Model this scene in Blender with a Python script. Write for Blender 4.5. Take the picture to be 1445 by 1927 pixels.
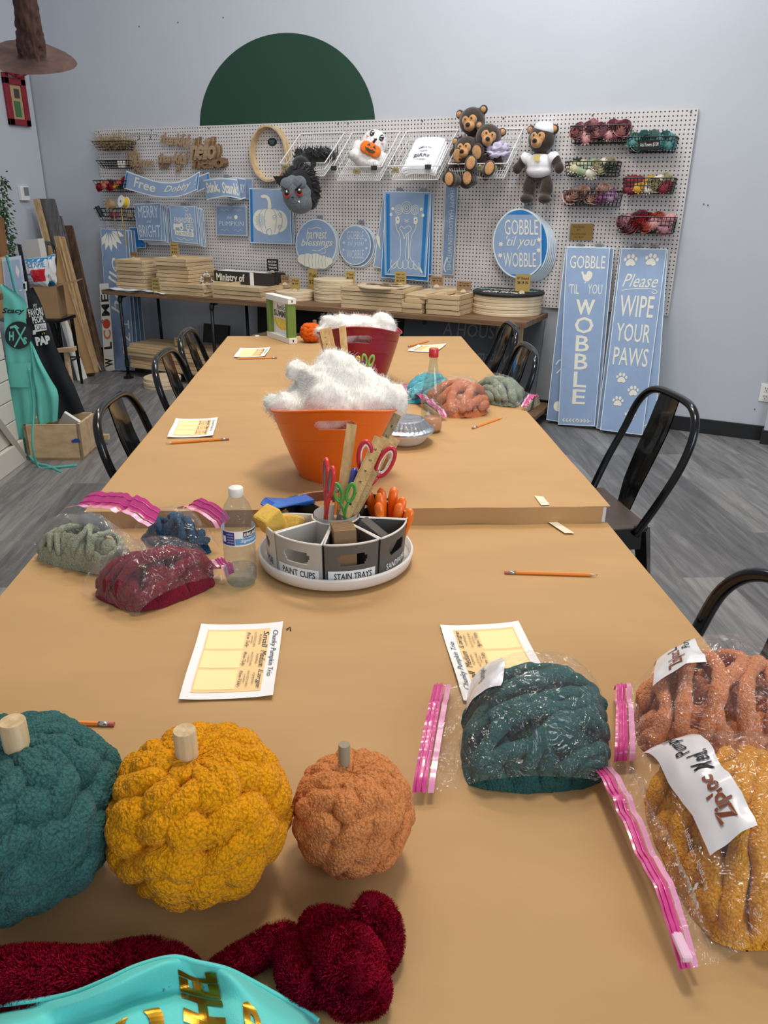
import bpy, bmesh, math, random
import numpy as np
from mathutils import Vector, Matrix

# ------------------------------------------------------------------ camera, world, lights
for _o in list(bpy.data.objects): bpy.data.objects.remove(_o)
SC = bpy.context.scene
COL = SC.collection
FOC, PITCH, ROLL, CAMH, YAW, YW = 1449.56, .3851, .0117, 1.4511, .4568, 5.5147
_fh = Vector((-math.sin(YAW), math.cos(YAW), 0)); _rt = Vector((math.cos(YAW), math.sin(YAW), 0)); _z = Vector((0, 0, 1))
FW = _fh*math.cos(PITCH) - _z*math.sin(PITCH); _up = _fh*math.sin(PITCH) + _z*math.cos(PITCH)
CX = _rt*math.cos(ROLL) + _up*math.sin(ROLL); CU = _up*math.cos(ROLL) - _rt*math.sin(ROLL)
CPOS = Vector((0, 0, CAMH))
camd = bpy.data.cameras.new('camera'); cam = bpy.data.objects.new('camera', camd); COL.objects.link(cam)
camd.sensor_fit = 'VERTICAL'; camd.sensor_height = 24; camd.lens = FOC/1927*24; camd.clip_start = .02
cam.matrix_world = Matrix(((CX.x, CU.x, -FW.x, 0), (CX.y, CU.y, -FW.y, 0), (CX.z, CU.z, -FW.z, CAMH), (0, 0, 0, 1)))
SC.camera = cam
SC.view_settings.view_transform = 'Standard'; SC.view_settings.look = 'None'
SC.view_settings.gamma = 1; SC.view_settings.use_curve_mapping = False
SC.view_settings.exposure = 0.0
wd = bpy.data.worlds.new('room_light'); SC.world = wd; wd.use_nodes = True
wd.node_tree.nodes['Background'].inputs[0].default_value = (.90, .94, 1, 1)
wd.node_tree.nodes['Background'].inputs[1].default_value = .42
def area(name, loc, size, energy, col, target=None):
    l = bpy.data.lights.new(name, 'AREA'); l.shape = 'RECTANGLE'; l.size, l.size_y = size; l.energy = energy; l.color = col
    o = bpy.data.objects.new(name, l); COL.objects.link(o); o.location = loc
    d = (Vector(target) - Vector(loc)) if target else Vector((0, 0, -1))
    o.rotation_euler = d.to_track_quat('-Z', 'Y').to_euler(); return o
area('ceiling_lamp', (-.5, 1.9, 3.4), (.5, .5), 42, (1, .87, .70))
area('ceiling_lamp', (-1.7, 3.0, 3.6), (1.2, .3), 38, (1, .90, .76))
area('ceiling_lamp', (-1.2, 4.2, 4.2), (1.6, .4), 60, (.93, .96, 1), (-2.2, 5.5, 1.6))
area('ceiling_lamp', (-3.6, 3.6, 4.2), (1.2, .4), 24, (1, .95, .88))
area('shop_window', (3.4, -.4, 2.2), (2.6, 2.2), 90, (.86, .93, 1), (-1, 4.5, 1.1))

# ------------------------------------------------------------------ helpers
def ray(u, v): return FW*FOC + CX*(u-722.5) - CU*(v-963.5)
def at_y(u, v, off=0.): d = ray(u, v); return CPOS + d*((YW-off)/d.y)
def at_z(u, v, z): d = ray(u, v); return CPOS + d*((z-CAMH)/d.z)
TA = YAW + .0573
TV = Vector((-math.sin(TA), math.cos(TA), 0)); RV = Vector((math.cos(TA), math.sin(TA), 0))
NR = Vector((-.281, 1.822, 0))
NZ, FZ = .7173, .76
def T(a, b, z=0.): return NR + RV*a + TV*b + Vector((0, 0, z))       # table frame to room
def lin(c):
    return tuple(((x/255)/12.92 if x/255 <= .04045 else ((x/255+.055)/1.055)**2.4) for x in c[:3]) + (1,)
MATS = {}
def mat(name, col=(200, 200, 200), rough=.6, metal=0., var=.0, vs=8., vstretch=(1, 1, 1), bump=0., bs=40., sheen=0., coat=0., alpha=1., sss=0., col2=None, trans=0., spec=.5, wave=0, rot=0.):
    if name in MATS: return MATS[name]
    m = bpy.data.materials.new(name); m.use_nodes = True; nt = m.node_tree; b = nt.nodes['Principled BSDF']; MATS[name] = m
    b.inputs['Base Color'].default_value = lin(col); b.inputs['Roughness'].default_value = rough; b.inputs['Metallic'].default_value = metal
    b.inputs['Specular IOR Level'].default_value = spec
    if sheen: b.inputs['Sheen Weight'].default_value = sheen
    if coat: b.inputs['Coat Weight'].default_value = coat; b.inputs['Coat Roughness'].default_value = .08
    if alpha < 1: b.inputs['Alpha'].default_value = alpha
    if trans: b.inputs['Transmission Weight'].default_value = trans
    if sss: b.inputs['Subsurface Weight'].default_value = sss; b.inputs['Subsurface Radius'].default_value = (.03, .03, .03)
    tc = nt.nodes.new('ShaderNodeTexCoord'); mp = nt.nodes.new('ShaderNodeMapping'); nt.links.new(tc.outputs['Object'], mp.inputs[0])
    mp.inputs['Scale'].default_value = vstretch; mp.inputs['Rotation'].default_value = (0, 0, rot)
    if var:
        n = nt.nodes.new('ShaderNodeTexNoise'); n.inputs['Scale'].default_value = vs; n.inputs['Detail'].default_value = 4
        nt.links.new(mp.outputs[0], n.inputs['Vector'])
        r = nt.nodes.new('ShaderNodeValToRGB'); nt.links.new(n.outputs['Fac'], r.inputs[0])
        c = lin(col); d = lin(col2) if col2 else tuple(x*(1-var) for x in c[:3]) + (1,)
        r.color_ramp.elements[0].position = .35; r.color_ramp.elements[0].color = d
        r.color_ramp.elements[1].position = .65; r.color_ramp.elements[1].color = c
        nt.links.new(r.outputs[0], b.inputs['Base Color'])
    if bump:
        n = nt.nodes.new('ShaderNodeTexNoise'); n.inputs['Scale'].default_value = bs; n.inputs['Detail'].default_value = 3
        nt.links.new(mp.outputs[0], n.inputs['Vector'])
        bp = nt.nodes.new('ShaderNodeBump'); bp.inputs['Strength'].default_value = bump; bp.inputs['Distance'].default_value = .002
        nt.links.new(n.outputs['Fac'], bp.inputs['Height']); nt.links.new(bp.outputs[0], b.inputs['Normal'])
    return m
def wood(name, c1, c2, axis=0, sc=14., rough=.6):
    s = [sc, sc, sc]; s[axis] = sc*.06
    return mat(name, c1, rough, var=.3, col2=c2, vs=3., vstretch=tuple(s), bump=.15, bs=6.)
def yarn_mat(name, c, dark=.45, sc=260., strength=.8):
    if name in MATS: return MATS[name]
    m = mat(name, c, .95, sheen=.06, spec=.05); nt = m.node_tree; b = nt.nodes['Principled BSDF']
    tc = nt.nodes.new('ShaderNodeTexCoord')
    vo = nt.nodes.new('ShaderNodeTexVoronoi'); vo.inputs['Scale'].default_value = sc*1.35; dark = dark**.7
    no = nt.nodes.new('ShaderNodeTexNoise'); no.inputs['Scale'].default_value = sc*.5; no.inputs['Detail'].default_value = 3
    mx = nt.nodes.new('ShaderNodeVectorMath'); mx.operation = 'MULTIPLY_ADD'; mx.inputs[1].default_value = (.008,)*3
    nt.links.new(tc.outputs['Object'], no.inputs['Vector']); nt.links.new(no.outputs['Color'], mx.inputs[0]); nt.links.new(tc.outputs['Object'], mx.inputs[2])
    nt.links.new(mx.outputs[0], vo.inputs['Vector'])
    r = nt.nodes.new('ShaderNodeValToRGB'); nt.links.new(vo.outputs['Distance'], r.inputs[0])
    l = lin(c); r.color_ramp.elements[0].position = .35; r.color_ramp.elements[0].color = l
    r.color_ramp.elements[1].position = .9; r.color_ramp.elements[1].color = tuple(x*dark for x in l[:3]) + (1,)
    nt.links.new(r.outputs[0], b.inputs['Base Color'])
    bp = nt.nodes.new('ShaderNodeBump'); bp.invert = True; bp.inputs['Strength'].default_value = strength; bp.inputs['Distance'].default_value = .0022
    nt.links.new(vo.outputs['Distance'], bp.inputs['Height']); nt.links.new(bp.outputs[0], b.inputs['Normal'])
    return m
def film_mat(name, tint=(255, 255, 255), haze=.08, gloss=.26, sc=34., st=1.0):
    if name in MATS: return MATS[name]
    m = bpy.data.materials.new(name); m.use_nodes = True; MATS[name] = m; nt = m.node_tree; nt.nodes.clear(); N = nt.nodes.new; L = nt.links.new
    out = N('ShaderNodeOutputMaterial'); tr = N('ShaderNodeBsdfTransparent'); gl = N('ShaderNodeBsdfGlossy'); df = N('ShaderNodeBsdfDiffuse')
    tr.inputs[0].default_value = lin(tint); gl.inputs['Roughness'].default_value = .09; df.inputs[0].default_value = lin(tint)
    tc = N('ShaderNodeTexCoord'); n = N('ShaderNodeTexNoise'); n.inputs['Scale'].default_value = sc; n.inputs['Detail'].default_value = 4; n.inputs['Distortion'].default_value = 1.2
    L(tc.outputs['Object'], n.inputs['Vector'])
    a = N('ShaderNodeMath'); a.operation = 'SUBTRACT'; a.inputs[1].default_value = .5; b = N('ShaderNodeMath'); b.operation = 'ABSOLUTE'
    L(n.outputs['Fac'], a.inputs[0]); L(a.outputs[0], b.inputs[0])
    bp = N('ShaderNodeBump'); bp.inputs['Strength'].default_value = st; bp.inputs['Distance'].default_value = .035; bp.invert = True
    L(b.outputs[0], bp.inputs['Height']); L(bp.outputs[0], gl.inputs['Normal'])
    m1 = N('ShaderNodeMixShader'); m2 = N('ShaderNodeMixShader'); lw = N('ShaderNodeLayerWeight'); lw.inputs['Blend'].default_value = .35
    mul = N('ShaderNodeMath'); mul.operation = 'MULTIPLY_ADD'; mul.inputs[1].default_value = .08; mul.inputs[2].default_value = gloss
    L(lw.outputs['Facing'], mul.inputs[0])
    m1.inputs[0].default_value = haze; L(tr.outputs[0], m1.inputs[1]); L(df.outputs[0], m1.inputs[2])
    L(mul.outputs[0], m2.inputs[0]); L(m1.outputs[0], m2.inputs[1]); L(gl.outputs[0], m2.inputs[2]); L(m2.outputs[0], out.inputs[0])
    return m

FONT = {}
def glyphs(text, bold=0., shear=0., spacing=1.):
    k = (text, bold, shear, spacing)
    if k in FONT: return FONT[k]
    cu = bpy.data.curves.new('t', 'FONT'); cu.body = text; cu.size = 1; cu.offset = bold; cu.shear = shear; cu.resolution_u = 2; cu.space_character = spacing
    cu.align_x = 'LEFT'
    o = bpy.data.objects.new('t', cu); me = o.to_mesh()
    vs = [(v.co.x, v.co.y) for v in me.vertices]; fs = [tuple(p.vertices) for p in me.polygons]
    o.to_mesh_clear(); bpy.data.objects.remove(o); bpy.data.curves.remove(cu)
    if vs:
        x0 = min(v[0] for v in vs); x1 = max(v[0] for v in vs); y0 = min(v[1] for v in vs); y1 = max(v[1] for v in vs)
        vs = [((x-x0)/max(x1-x0, 1e-6), (y-y0)/max(y1-y0, 1e-6)) for x, y in vs]
    FONT[k] = (vs, fs); return FONT[k]

class MB:
    def __init__(s): s.v = []; s.f = []; s.m = []; s.M = Matrix.Identity(4); s.lift = Vector((0, 0, 0)); s.cnt = 0
    def deco(s, vs, fs, m): s.cnt += 1; e = s.lift*s.cnt; return s.add([Vector(p)+e for p in vs], fs, m)
    def add(s, vs, fs, m=0):
        o = len(s.v); s.v += [tuple(s.M @ Vector(p)) for p in vs]; s.f += [tuple(i+o for i in f) for f in fs]; s.m += [m]*len(fs); return s
    def box(s, c, d, m=0, rz=0., R=None, bev=0.):
        x, y, z = d[0]/2, d[1]/2, d[2]/2; R = R or Matrix.Rotation(rz, 3, 'Z'); c = Vector(c)
        if bev <= 0:
            p = [(-x, -y, -z), (x, -y, -z), (x, y, -z), (-x, y, -z), (-x, -y, z), (x, -y, z), (x, y, z), (-x, y, z)]
            f = [(0, 3, 2, 1), (4, 5, 6, 7), (0, 1, 5, 4), (1, 2, 6, 5), (2, 3, 7, 6), (3, 0, 4, 7)]
        else:
            b = min(bev, x*.9, y*.9, z*.9)
            bm = bmesh.new(); bmesh.ops.create_cube(bm, size=1); bmesh.ops.scale(bm, vec=d, verts=bm.verts)
            bmesh.ops.bevel(bm, geom=bm.edges, offset=b, segments=2, affect='EDGES', profile=.5)
            bm.verts.index_update(); p = [tuple(v.co) for v in bm.verts]; f = [tuple(v.index for v in q.verts) for q in bm.faces]; bm.free()
        return s.add([c + R @ Vector(q) for q in p], f, m)
    def tube(s, pts, r, n=8, m=0, closed=False, cap=True, flat=None):
        pts = [Vector(p) for p in pts]; N = len(pts); rs = r if hasattr(r, '__len__') else [r]*N
        vs = []; fs = []; up = None
        for i, p in enumerate(pts):
            a = pts[(i-1) % N] if (i > 0 or closed) else p; b = pts[(i+1) % N] if (i < N-1 or closed) else p
            t = (b-a); t = t.normalized() if t.length > 1e-9 else Vector((0, 0, 1))
            if up is None: up = Vector((0, 0, 1)) if abs(t.z) < .9 else Vector((1, 0, 0))
            x = up.cross(t); x = x.normalized() if x.length > 1e-6 else t.orthogonal().normalized(); y = t.cross(x); up = y
            for k in range(n):
                an = 2*math.pi*k/n; vs.append(p + (x*math.cos(an)*(flat or 1) + y*math.sin(an))*rs[i])
        for i in range(N if closed else N-1):
            j = (i+1) % N
            for k in range(n): fs.append((i*n+k, i*n+(k+1) % n, j*n+(k+1) % n, j*n+k))
        if cap and not closed: fs += [tuple(range(n))[::-1], tuple(range((N-1)*n, N*n))]
        return s.add(vs, fs, m)
    def cyl(s, p0, p1, r0, r1=None, n=20, m=0): return s.tube([p0, p1], [r0, r0 if r1 is None else r1], n, m)
    def lathe(s, prof, c=(0, 0, 0), n=32, m=0, sx=1., sy=1., cap0=False, cap1=False):
        vs = []; fs = []; c = Vector(c)
        for r, z in prof:
            for k in range(n): a = 2*math.pi*k/n; vs.append(c + Vector((r*math.cos(a)*sx, r*math.sin(a)*sy, z)))
        for i in range(len(prof)-1):
            for k in range(n): fs.append((i*n+k, i*n+(k+1) % n, (i+1)*n+(k+1) % n, (i+1)*n+k))
        if cap0: fs.append(tuple(range(n))[::-1])
        if cap1: fs.append(tuple(range((len(prof)-1)*n, len(prof)*n)))
        return s.add(vs, fs, m)
    def ball(s, c, r, m=0, n=16, R=None):
        r = r if hasattr(r, '__len__') else (r, r, r); h = n//2; c = Vector(c); R = R or Matrix.Identity(3)
        vs = [c + R @ Vector((0, 0, -r[2]))]; fs = []
        for i in range(1, h):
            t = math.pi*i/h
            for k in range(n): a = 2*math.pi*k/n; vs.append(c + R @ Vector((r[0]*math.sin(t)*math.cos(a), r[1]*math.sin(t)*math.sin(a), -r[2]*math.cos(t))))
        vs.append(c + R @ Vector((0, 0, r[2]))); L = len(vs)-1
        for k in range(n): fs.append((0, 1+(k+1) % n, 1+k)); fs.append((L, L-n+k, L-n+(k+1) % n))
        for i in range(h-2):
            for k in range(n): a = 1+i*n; fs.append((a+k, a+(k+1) % n, a+n+(k+1) % n, a+n+k))
        return s.add(vs, fs, m)
    def prism(s, pts, ext, m=0, me=None):                     # 3D outline extruded by vector
        pts = [Vector(p) for p in pts]; n = len(pts); e = Vector(ext); o = len(s.f)
        s.add(pts + [p+e for p in pts], [tuple(range(n)), tuple(range(n, 2*n))[::-1]], m)
        s.f[-2:] = s.f[-2:]
        b = len(s.v)-2*n
        for i in range(n): j = (i+1) % n; s.f.append((b+i, b+j, b+n+j, b+n+i)); s.m.append(m if me is None else me)
        return s
    def grid(s, fn, nu, nv, m=0, closeu=False):
        vs = [fn(i/nu, j/nv) for j in range(nv+1) for i in range(nu + (0 if closeu else 1))]; w = nu if closeu else nu+1
        fs = [(j*w+i, j*w+(i+1) % w, (j+1)*w+(i+1) % w, (j+1)*w+i) for j in range(nv) for i in range(nu)]
        return s.add(vs, fs, m)
    # decorations drawn through a mapper fn(s,t)->Vector, s right 0..1, t up 0..1
    def text(s, fn, txt, box, m=1, bold=.0, shear=0., rot=0, spacing=1.):
        vs, fs = glyphs(txt, bold, shear, spacing); x0, y0, x1, y1 = box; out = []
        for a, b in vs:
            if rot == 90: a, b = 1-b, a            # reads upward
            elif rot == -90: a, b = b, 1-a         # reads downward
            elif rot == 180: a, b = 1-a, 1-b
            out.append(fn(x0+a*(x1-x0), y0+b*(y1-y0)))
        return s.deco(out, fs, m)
    def raster_text(s, fn, txt, box, m=0, bold=.05, rot=90, n=70):
        vs, fs = glyphs(txt, bold, 0, 1.); x0, y0, x1, y1 = box; g = (np.arange(n)+.5)/n; X, Y = np.meshgrid(g, g); A, B = (Y, 1-X) if rot == 90 else (X, Y); I = np.zeros(X.shape, bool)
        for f in fs:
            p = [vs[k] for k in f]
            for k in range(1, len(p)-1):
                a, b, c = p[0], p[k], p[k+1]; d = (b[1]-c[1])*(a[0]-c[0])+(c[0]-b[0])*(a[1]-c[1])
                if abs(d) < 1e-12: continue
                u = ((b[1]-c[1])*(A-c[0])+(c[0]-b[0])*(B-c[1]))/d; v = ((c[1]-a[1])*(A-c[0])+(a[0]-c[0])*(B-c[1]))/d; I |= (u >= 0) & (v >= 0) & (u+v <= 1)
        P = {}
        def pt(i, j):
            if (i, j) not in P: P[(i, j)] = len(P)
            return P[(i, j)]
        q = [(pt(i, j), pt(i+1, j), pt(i+1, j+1), pt(i, j+1)) for j in range(n) for i in range(n) if I[j, i]]
        return s.add([fn(x0+i/n*(x1-x0), y0+j/n*(y1-y0)) for i, j in P], q, m)
    def stroke(s, fn, pts, w, m=1, closed=False, asp=1.):      # asp = width/height of the mapped sheet
        n = len(pts); vs = []; fs = []
        for i in range(n):
            a = pts[(i-1) % n] if (i or closed) else pts[i]; b = pts[(i+1) % n] if (i < n-1 or closed) else pts[i]
            tx, ty = (b[0]-a[0])*asp, b[1]-a[1]; L = math.hypot(tx, ty) or 1; nx, ny = -ty/L*w/2/asp, tx/L*w/2
            vs += [fn(pts[i][0]+nx, pts[i][1]+ny), fn(pts[i][0]-nx, pts[i][1]-ny)]
        for i in range(n if closed else n-1): j = (i+1) % n; fs.append((2*i, 2*i+1, 2*j+1, 2*j))
        return s.deco(vs, fs, m)
    def poly(s, fn, pts, m=1): return s.deco([fn(*p) for p in pts], [tuple(range(len(pts)))], m)
    def disc(s, fn, c, r, m=1, n=16, asp=1., sy=1., a0=0.):
        return s.poly(fn, [(c[0]+r*math.cos(a)/asp*math.cos(a0) - r*sy*math.sin(a)/asp*math.sin(a0), c[1]+r*sy*math.sin(a)*math.cos(a0)+r*math.cos(a)*math.sin(a0)) for a in [2*math.pi*k/n for k in range(n)]], m)
    def build(s, name, mats, parent=None, smooth=False, origin=None, auto=None):
        if not isinstance(mats, (list, tuple)): mats = [mats]
        vs = np.array(s.v, dtype=float)
        if parent is not None: iw = np.array(WM(parent).inverted()); vs = vs @ iw[:3, :3].T + iw[:3, 3]; loc = Vector((0, 0, 0))
        else:
            loc = Vector(origin) if origin is not None else Vector((float((vs[:, 0].min()+vs[:, 0].max())/2), float((vs[:, 1].min()+vs[:, 1].max())/2), float(vs[:, 2].min())))
            vs = vs - np.array(loc)
        me = bpy.data.meshes.new(name); me.from_pydata(vs.tolist(), [], s.f)
        for x in mats: me.materials.append(x)
        if max(s.m, default=0) > 0: me.polygons.foreach_set('material_index', s.m)
        if smooth: me.polygons.foreach_set('use_smooth', [True]*len(me.polygons))
        if auto:
            me.polygons.foreach_set('use_smooth', [True]*len(me.polygons))
            try: me.set_sharp_from_angle(angle=auto)
            except Exception: pass
        me.update(); o = bpy.data.objects.new(name, me); COL.objects.link(o); o.location = loc
        if parent is not None: o.parent = parent
        return o
def WM(o):
    m = Matrix.LocRotScale(o.location, o.rotation_euler, o.scale)
    return (WM(o.parent) @ m) if o.parent else m
def tag(o, label=None, cat=None, group=None, kind=None):
    if label: o['label'] = label
    if cat: o['category'] = cat
    if group: o['group'] = group
    if kind: o['kind'] = kind
    return o
def thing(name, label, cat, loc, rz=0., group=None):
    o = bpy.data.objects.new(name, None); COL.objects.link(o); o.location = loc; o.rotation_euler = (0, 0, rz); o.empty_display_size = .05
    return tag(o, label, cat, group)
def dup(root, loc=None, rz=None, label=None, group=None, scale=None):
    r = root.copy(); COL.objects.link(r)
    if loc is not None: r.location = loc
    if rz is not None: r.rotation_euler = (0, 0, rz)
    if scale is not None: r.scale = scale
    if label: r['label'] = label
    if group: r['group'] = group
    for ch in [c for c in bpy.data.objects if c.parent == root]:
        c = ch.copy(); COL.objects.link(c); c.parent = r
        for g in [q for q in bpy.data.objects if q.parent == ch]:
            d = g.copy(); COL.objects.link(d); d.parent = c
    return r
def quad(tl, tr, br, bl, lift=0.):                            # bilinear mapper on 4 corners
    tl, tr, br, bl = Vector(tl), Vector(tr), Vector(br), Vector(bl); n = (tr-tl).cross(tl-bl).normalized()*lift
    return lambda s, t: (bl*(1-s)+br*s)*(1-t) + (tl*(1-s)+tr*s)*t + n
def lifted(fn, d): d = Vector(d); return lambda s, t: fn(s, t) + d
def smooth_path(pts, k=6, closed=False):
    P = [Vector(p) for p in pts]; n = len(P); out = []
    for i in range(n if closed else n-1):
        g = lambda j: P[j % n] if closed else P[max(0, min(n-1, j))]
        a, b, c, d = g(i-1), g(i), g(i+1), g(i+2)
        for q in range(k):
            t = q/k; out.append(.5*((2*b) + (c-a)*t + (2*a-5*b+4*c-d)*t*t + (3*b-a-3*c+d)*t**3))
    if not closed: out.append(P[-1])
    return out
ORD = ['topmost', 'second', 'third', 'fourth', 'fifth', 'sixth', 'seventh', 'eighth', 'ninth', 'tenth', 'eleventh', 'twelfth', 'thirteenth', 'fourteenth']
def nth(i, n): return 'topmost' if i == 0 else ('lowest' if i == n-1 else ORD[i] + ' from the top')
def hsh(x, y, z, seed=0):
    v = np.sin(x*127.1+y*311.7+z*74.7+seed*19.19)*43758.5453; return v-np.floor(v)
def vnoise(P, seed=0):                                        # numpy value noise, P (...,3)
    i = np.floor(P); f = P-i; f = f*f*(3-2*f); r = 0
    for dx in (0, 1):
        for dy in (0, 1):
            for dz in (0, 1):
                w = (f[..., 0] if dx else 1-f[..., 0])*(f[..., 1] if dy else 1-f[..., 1])*(f[..., 2] if dz else 1-f[..., 2])
                r = r + w*hsh(i[..., 0]+dx, i[..., 1]+dy, i[..., 2]+dz, seed)
    return r
def fbm(P, o=4, seed=0):
    r = 0; a = .5
    for k in range(o): r = r + a*(vnoise(P*2.**k, seed+k)-.5); a *= .5
    return r
def np_mesh(name, V, F, mats, parent=None, origin=None, smooth=True):
    b = MB(); b.v = [tuple(p) for p in V.tolist()]; b.f = [tuple(f) for f in F]; b.m = [0]*len(b.f)
    return b.build(name, mats, parent, smooth, origin)
def grid_faces(nu, nv, wrap=True):
    w = nu if wrap else nu+1
    return [(j*w+i, j*w+(i+1) % w, (j+1)*w+(i+1) % w, (j+1)*w+i) for j in range(nv) for i in range(nu)]
PI = math.pi
random.seed(4)

# ------------------------------------------------------------------ materials
PINE = wood('pine', (214, 190, 152), (184, 156, 118), 0); PINEY = wood('pine_end', (220, 198, 162), (188, 160, 122), 1); PINEZ = wood('pine_upright', (214, 188, 148), (182, 152, 112), 2)
PLY = wood('plywood_face', (222, 204, 172), (205, 184, 148), 0, 6)
SHELFW = wood('stained_shelf_wood', (132, 100, 72), (92, 66, 46), 0)
DWOOD = wood('dark_walnut_board', (104, 80, 60), (74, 54, 40), 2)
GWOOD = wood('grey_stained_board', (108, 106, 106), (82, 80, 80), 2)
BLACK = mat('black_gloss_metal', (16, 17, 19), .22, .6, coat=.5); BMAT = mat('black_matte', (24, 24, 25), .6)
WIRE = mat('black_wire', (22, 22, 24), .45, .3); WWIRE = mat('white_wire', (232, 232, 230), .35); PIPE = mat('black_iron_pipe', (48, 47, 48), .45, .7, var=.3, vs=30)
WHITE = mat('white_paint', (228, 228, 224), .5); PAPER = mat('white_paper', (238, 238, 238), .7); KRAFT = mat('kraft_tag', (168, 142, 98), .8, var=.15, vs=30)
BLUE = mat('stencil_blue', (144, 168, 202), .5, var=.08, vs=12); BLUE2 = mat('stencil_blue_dark', (124, 147, 180), .5, var=.10, vs=10); BRIGHTB = mat('bright_blue_backing', (28, 120, 190), .5)
CREAM = mat('stencil_cream', (226, 224, 210), .6); SILVER = mat('stencil_silver', (196, 206, 216), .5); INK = mat('ink_black', (22, 22, 26), .6)
EDGEW = mat('sheet_edge', (214, 226, 234), .4); CLIPM = mat('clear_clip', (150, 156, 160), .25, .3, alpha=.75)
CARD = mat('cardboard', (150, 118, 84), .85, var=.12, vs=10, bump=.1, bs=60)
# ------------------------------------------------------------------ the room
def st(o, **k): o['kind'] = 'structure'; return o
def floor_mat():
    m = bpy.data.materials.new('grey_vinyl_planks'); m.use_nodes = True; nt = m.node_tree; N = nt.nodes.new; L = nt.links.new; b = nt.nodes['Principled BSDF']
    tc = N('ShaderNodeTexCoord'); mp = N('ShaderNodeMapping'); mp.inputs['Rotation'].default_value = (0, 0, -(TA+PI/2)); L(tc.outputs['Object'], mp.inputs[0])
    br = N('ShaderNodeTexBrick'); L(mp.outputs[0], br.inputs[0]); br.inputs['Scale'].default_value = 1; br.inputs['Brick Width'].default_value = 1.22; br.inputs['Row Height'].default_value = .18
    br.inputs['Mortar Size'].default_value = .0012; br.inputs['Color1'].default_value = (.0, .0, .0, 1); br.inputs['Color2'].default_value = (1, 1, 1, 1); br.inputs['Mortar'].default_value = (.2, .2, .2, 1); br.offset = .37
    m2 = N('ShaderNodeMapping'); m2.inputs['Scale'].default_value = (1.6, 14, 1); L(mp.outputs[0], m2.inputs[0])
    add = N('ShaderNodeVectorMath'); add.operation = 'ADD'; sc = N('ShaderNodeVectorMath'); sc.operation = 'SCALE'; sc.inputs['Scale'].default_value = 9; L(br.outputs['Color'], sc.inputs[0]); L(m2.outputs[0], add.inputs[0]); L(sc.outputs[0], add.inputs[1])
    n = N('ShaderNodeTexNoise'); n.inputs['Scale'].default_value = 1.6; n.inputs['Detail'].default_value = 7; n.inputs['Roughness'].default_value = .65; n.inputs['Distortion'].default_value = .9; L(add.outputs[0], n.inputs['Vector'])
    mx = N('ShaderNodeMath'); mx.operation = 'MULTIPLY_ADD'; mx.inputs[1].default_value = .30; sp = N('ShaderNodeSeparateColor'); L(br.outputs['Color'], sp.inputs[0]); L(sp.outputs[0], mx.inputs[0]); L(n.outputs['Fac'], mx.inputs[2])
    r = N('ShaderNodeValToRGB'); L(mx.outputs[0], r.inputs[0]); r.color_ramp.elements[0].position = .36; r.color_ramp.elements[0].color = lin((80, 79, 80)); r.color_ramp.elements[1].position = .9; r.color_ramp.elements[1].color = lin((142, 141, 139))
    e = r.color_ramp.elements.new(.6); e.color = lin((104, 103, 104))
    L(r.outputs[0], b.inputs['Base Color']); b.inputs['Roughness'].default_value = .42; b.inputs['Specular IOR Level'].default_value = .35
    bp = N('ShaderNodeBump'); bp.inputs['Strength'].default_value = .25; bp.inputs['Distance'].default_value = .002; L(n.outputs['Fac'], bp.inputs['Height']); L(bp.outputs[0], b.inputs['Normal'])
    return m
WALLM = mat('wall_paint', (188, 193, 201), .75, var=.03, vs=2, bump=.25, bs=160)
st(MB().box((-1.5, 1.5, -.02), (12, 8.4, .04)).build('floor', floor_mat()))
wall = st(MB().box((-1.9, YW+.05, 2.1), (9.0, .1, 4.3)).build('wall_back', WALLM))
st(MB().box((-6.27, 2.0, 2.1), (.1, 7.0, 4.3)).build('wall_left', WALLM))
st(MB().box((.62, YW-.035, 2.1), (1.1, .07, 4.3)).box((.62, YW-.045, .045), (1.12, .09, .09), 1).build('trim_1', [WALLM, BMAT]))
st(MB().box((-2.85, YW-.006, .05), (6.7, .012, .10), bev=.003).build('baseboard_back', mat('black_vinyl_base', (26, 27, 30), .5)))
# green half disc painted on the wall above the pegboard
m = MB(); c = (at_y(377, 232)+at_y(705, 228))*.5; rr = .79; pts = [Vector((c.x+rr*math.cos(a), YW-.001, 1.94+ (rr*.80)*math.sin(a))) for a in [PI*k/48 for k in range(49)]]
m.prism(pts, (0, -.004, 0)).build('painted_half_circle', mat('dark_green_paint', (22, 62, 46), .7, var=.05, vs=3), wall)['label'] = 'dark green painted half circle above the pegboard'
# nail holes in the wall
m = MB()
for u, v in ((262, 50), (335, 42), (420, 33), (1324, 384), (1332, 386), (1420, 770)):
    p = at_y(u, v, .001); m.cyl(p, p-Vector((0, .003, 0)), .004, n=8)
m.build('nail', mat('nail_dark', (60, 60, 62), .6), wall)
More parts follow.
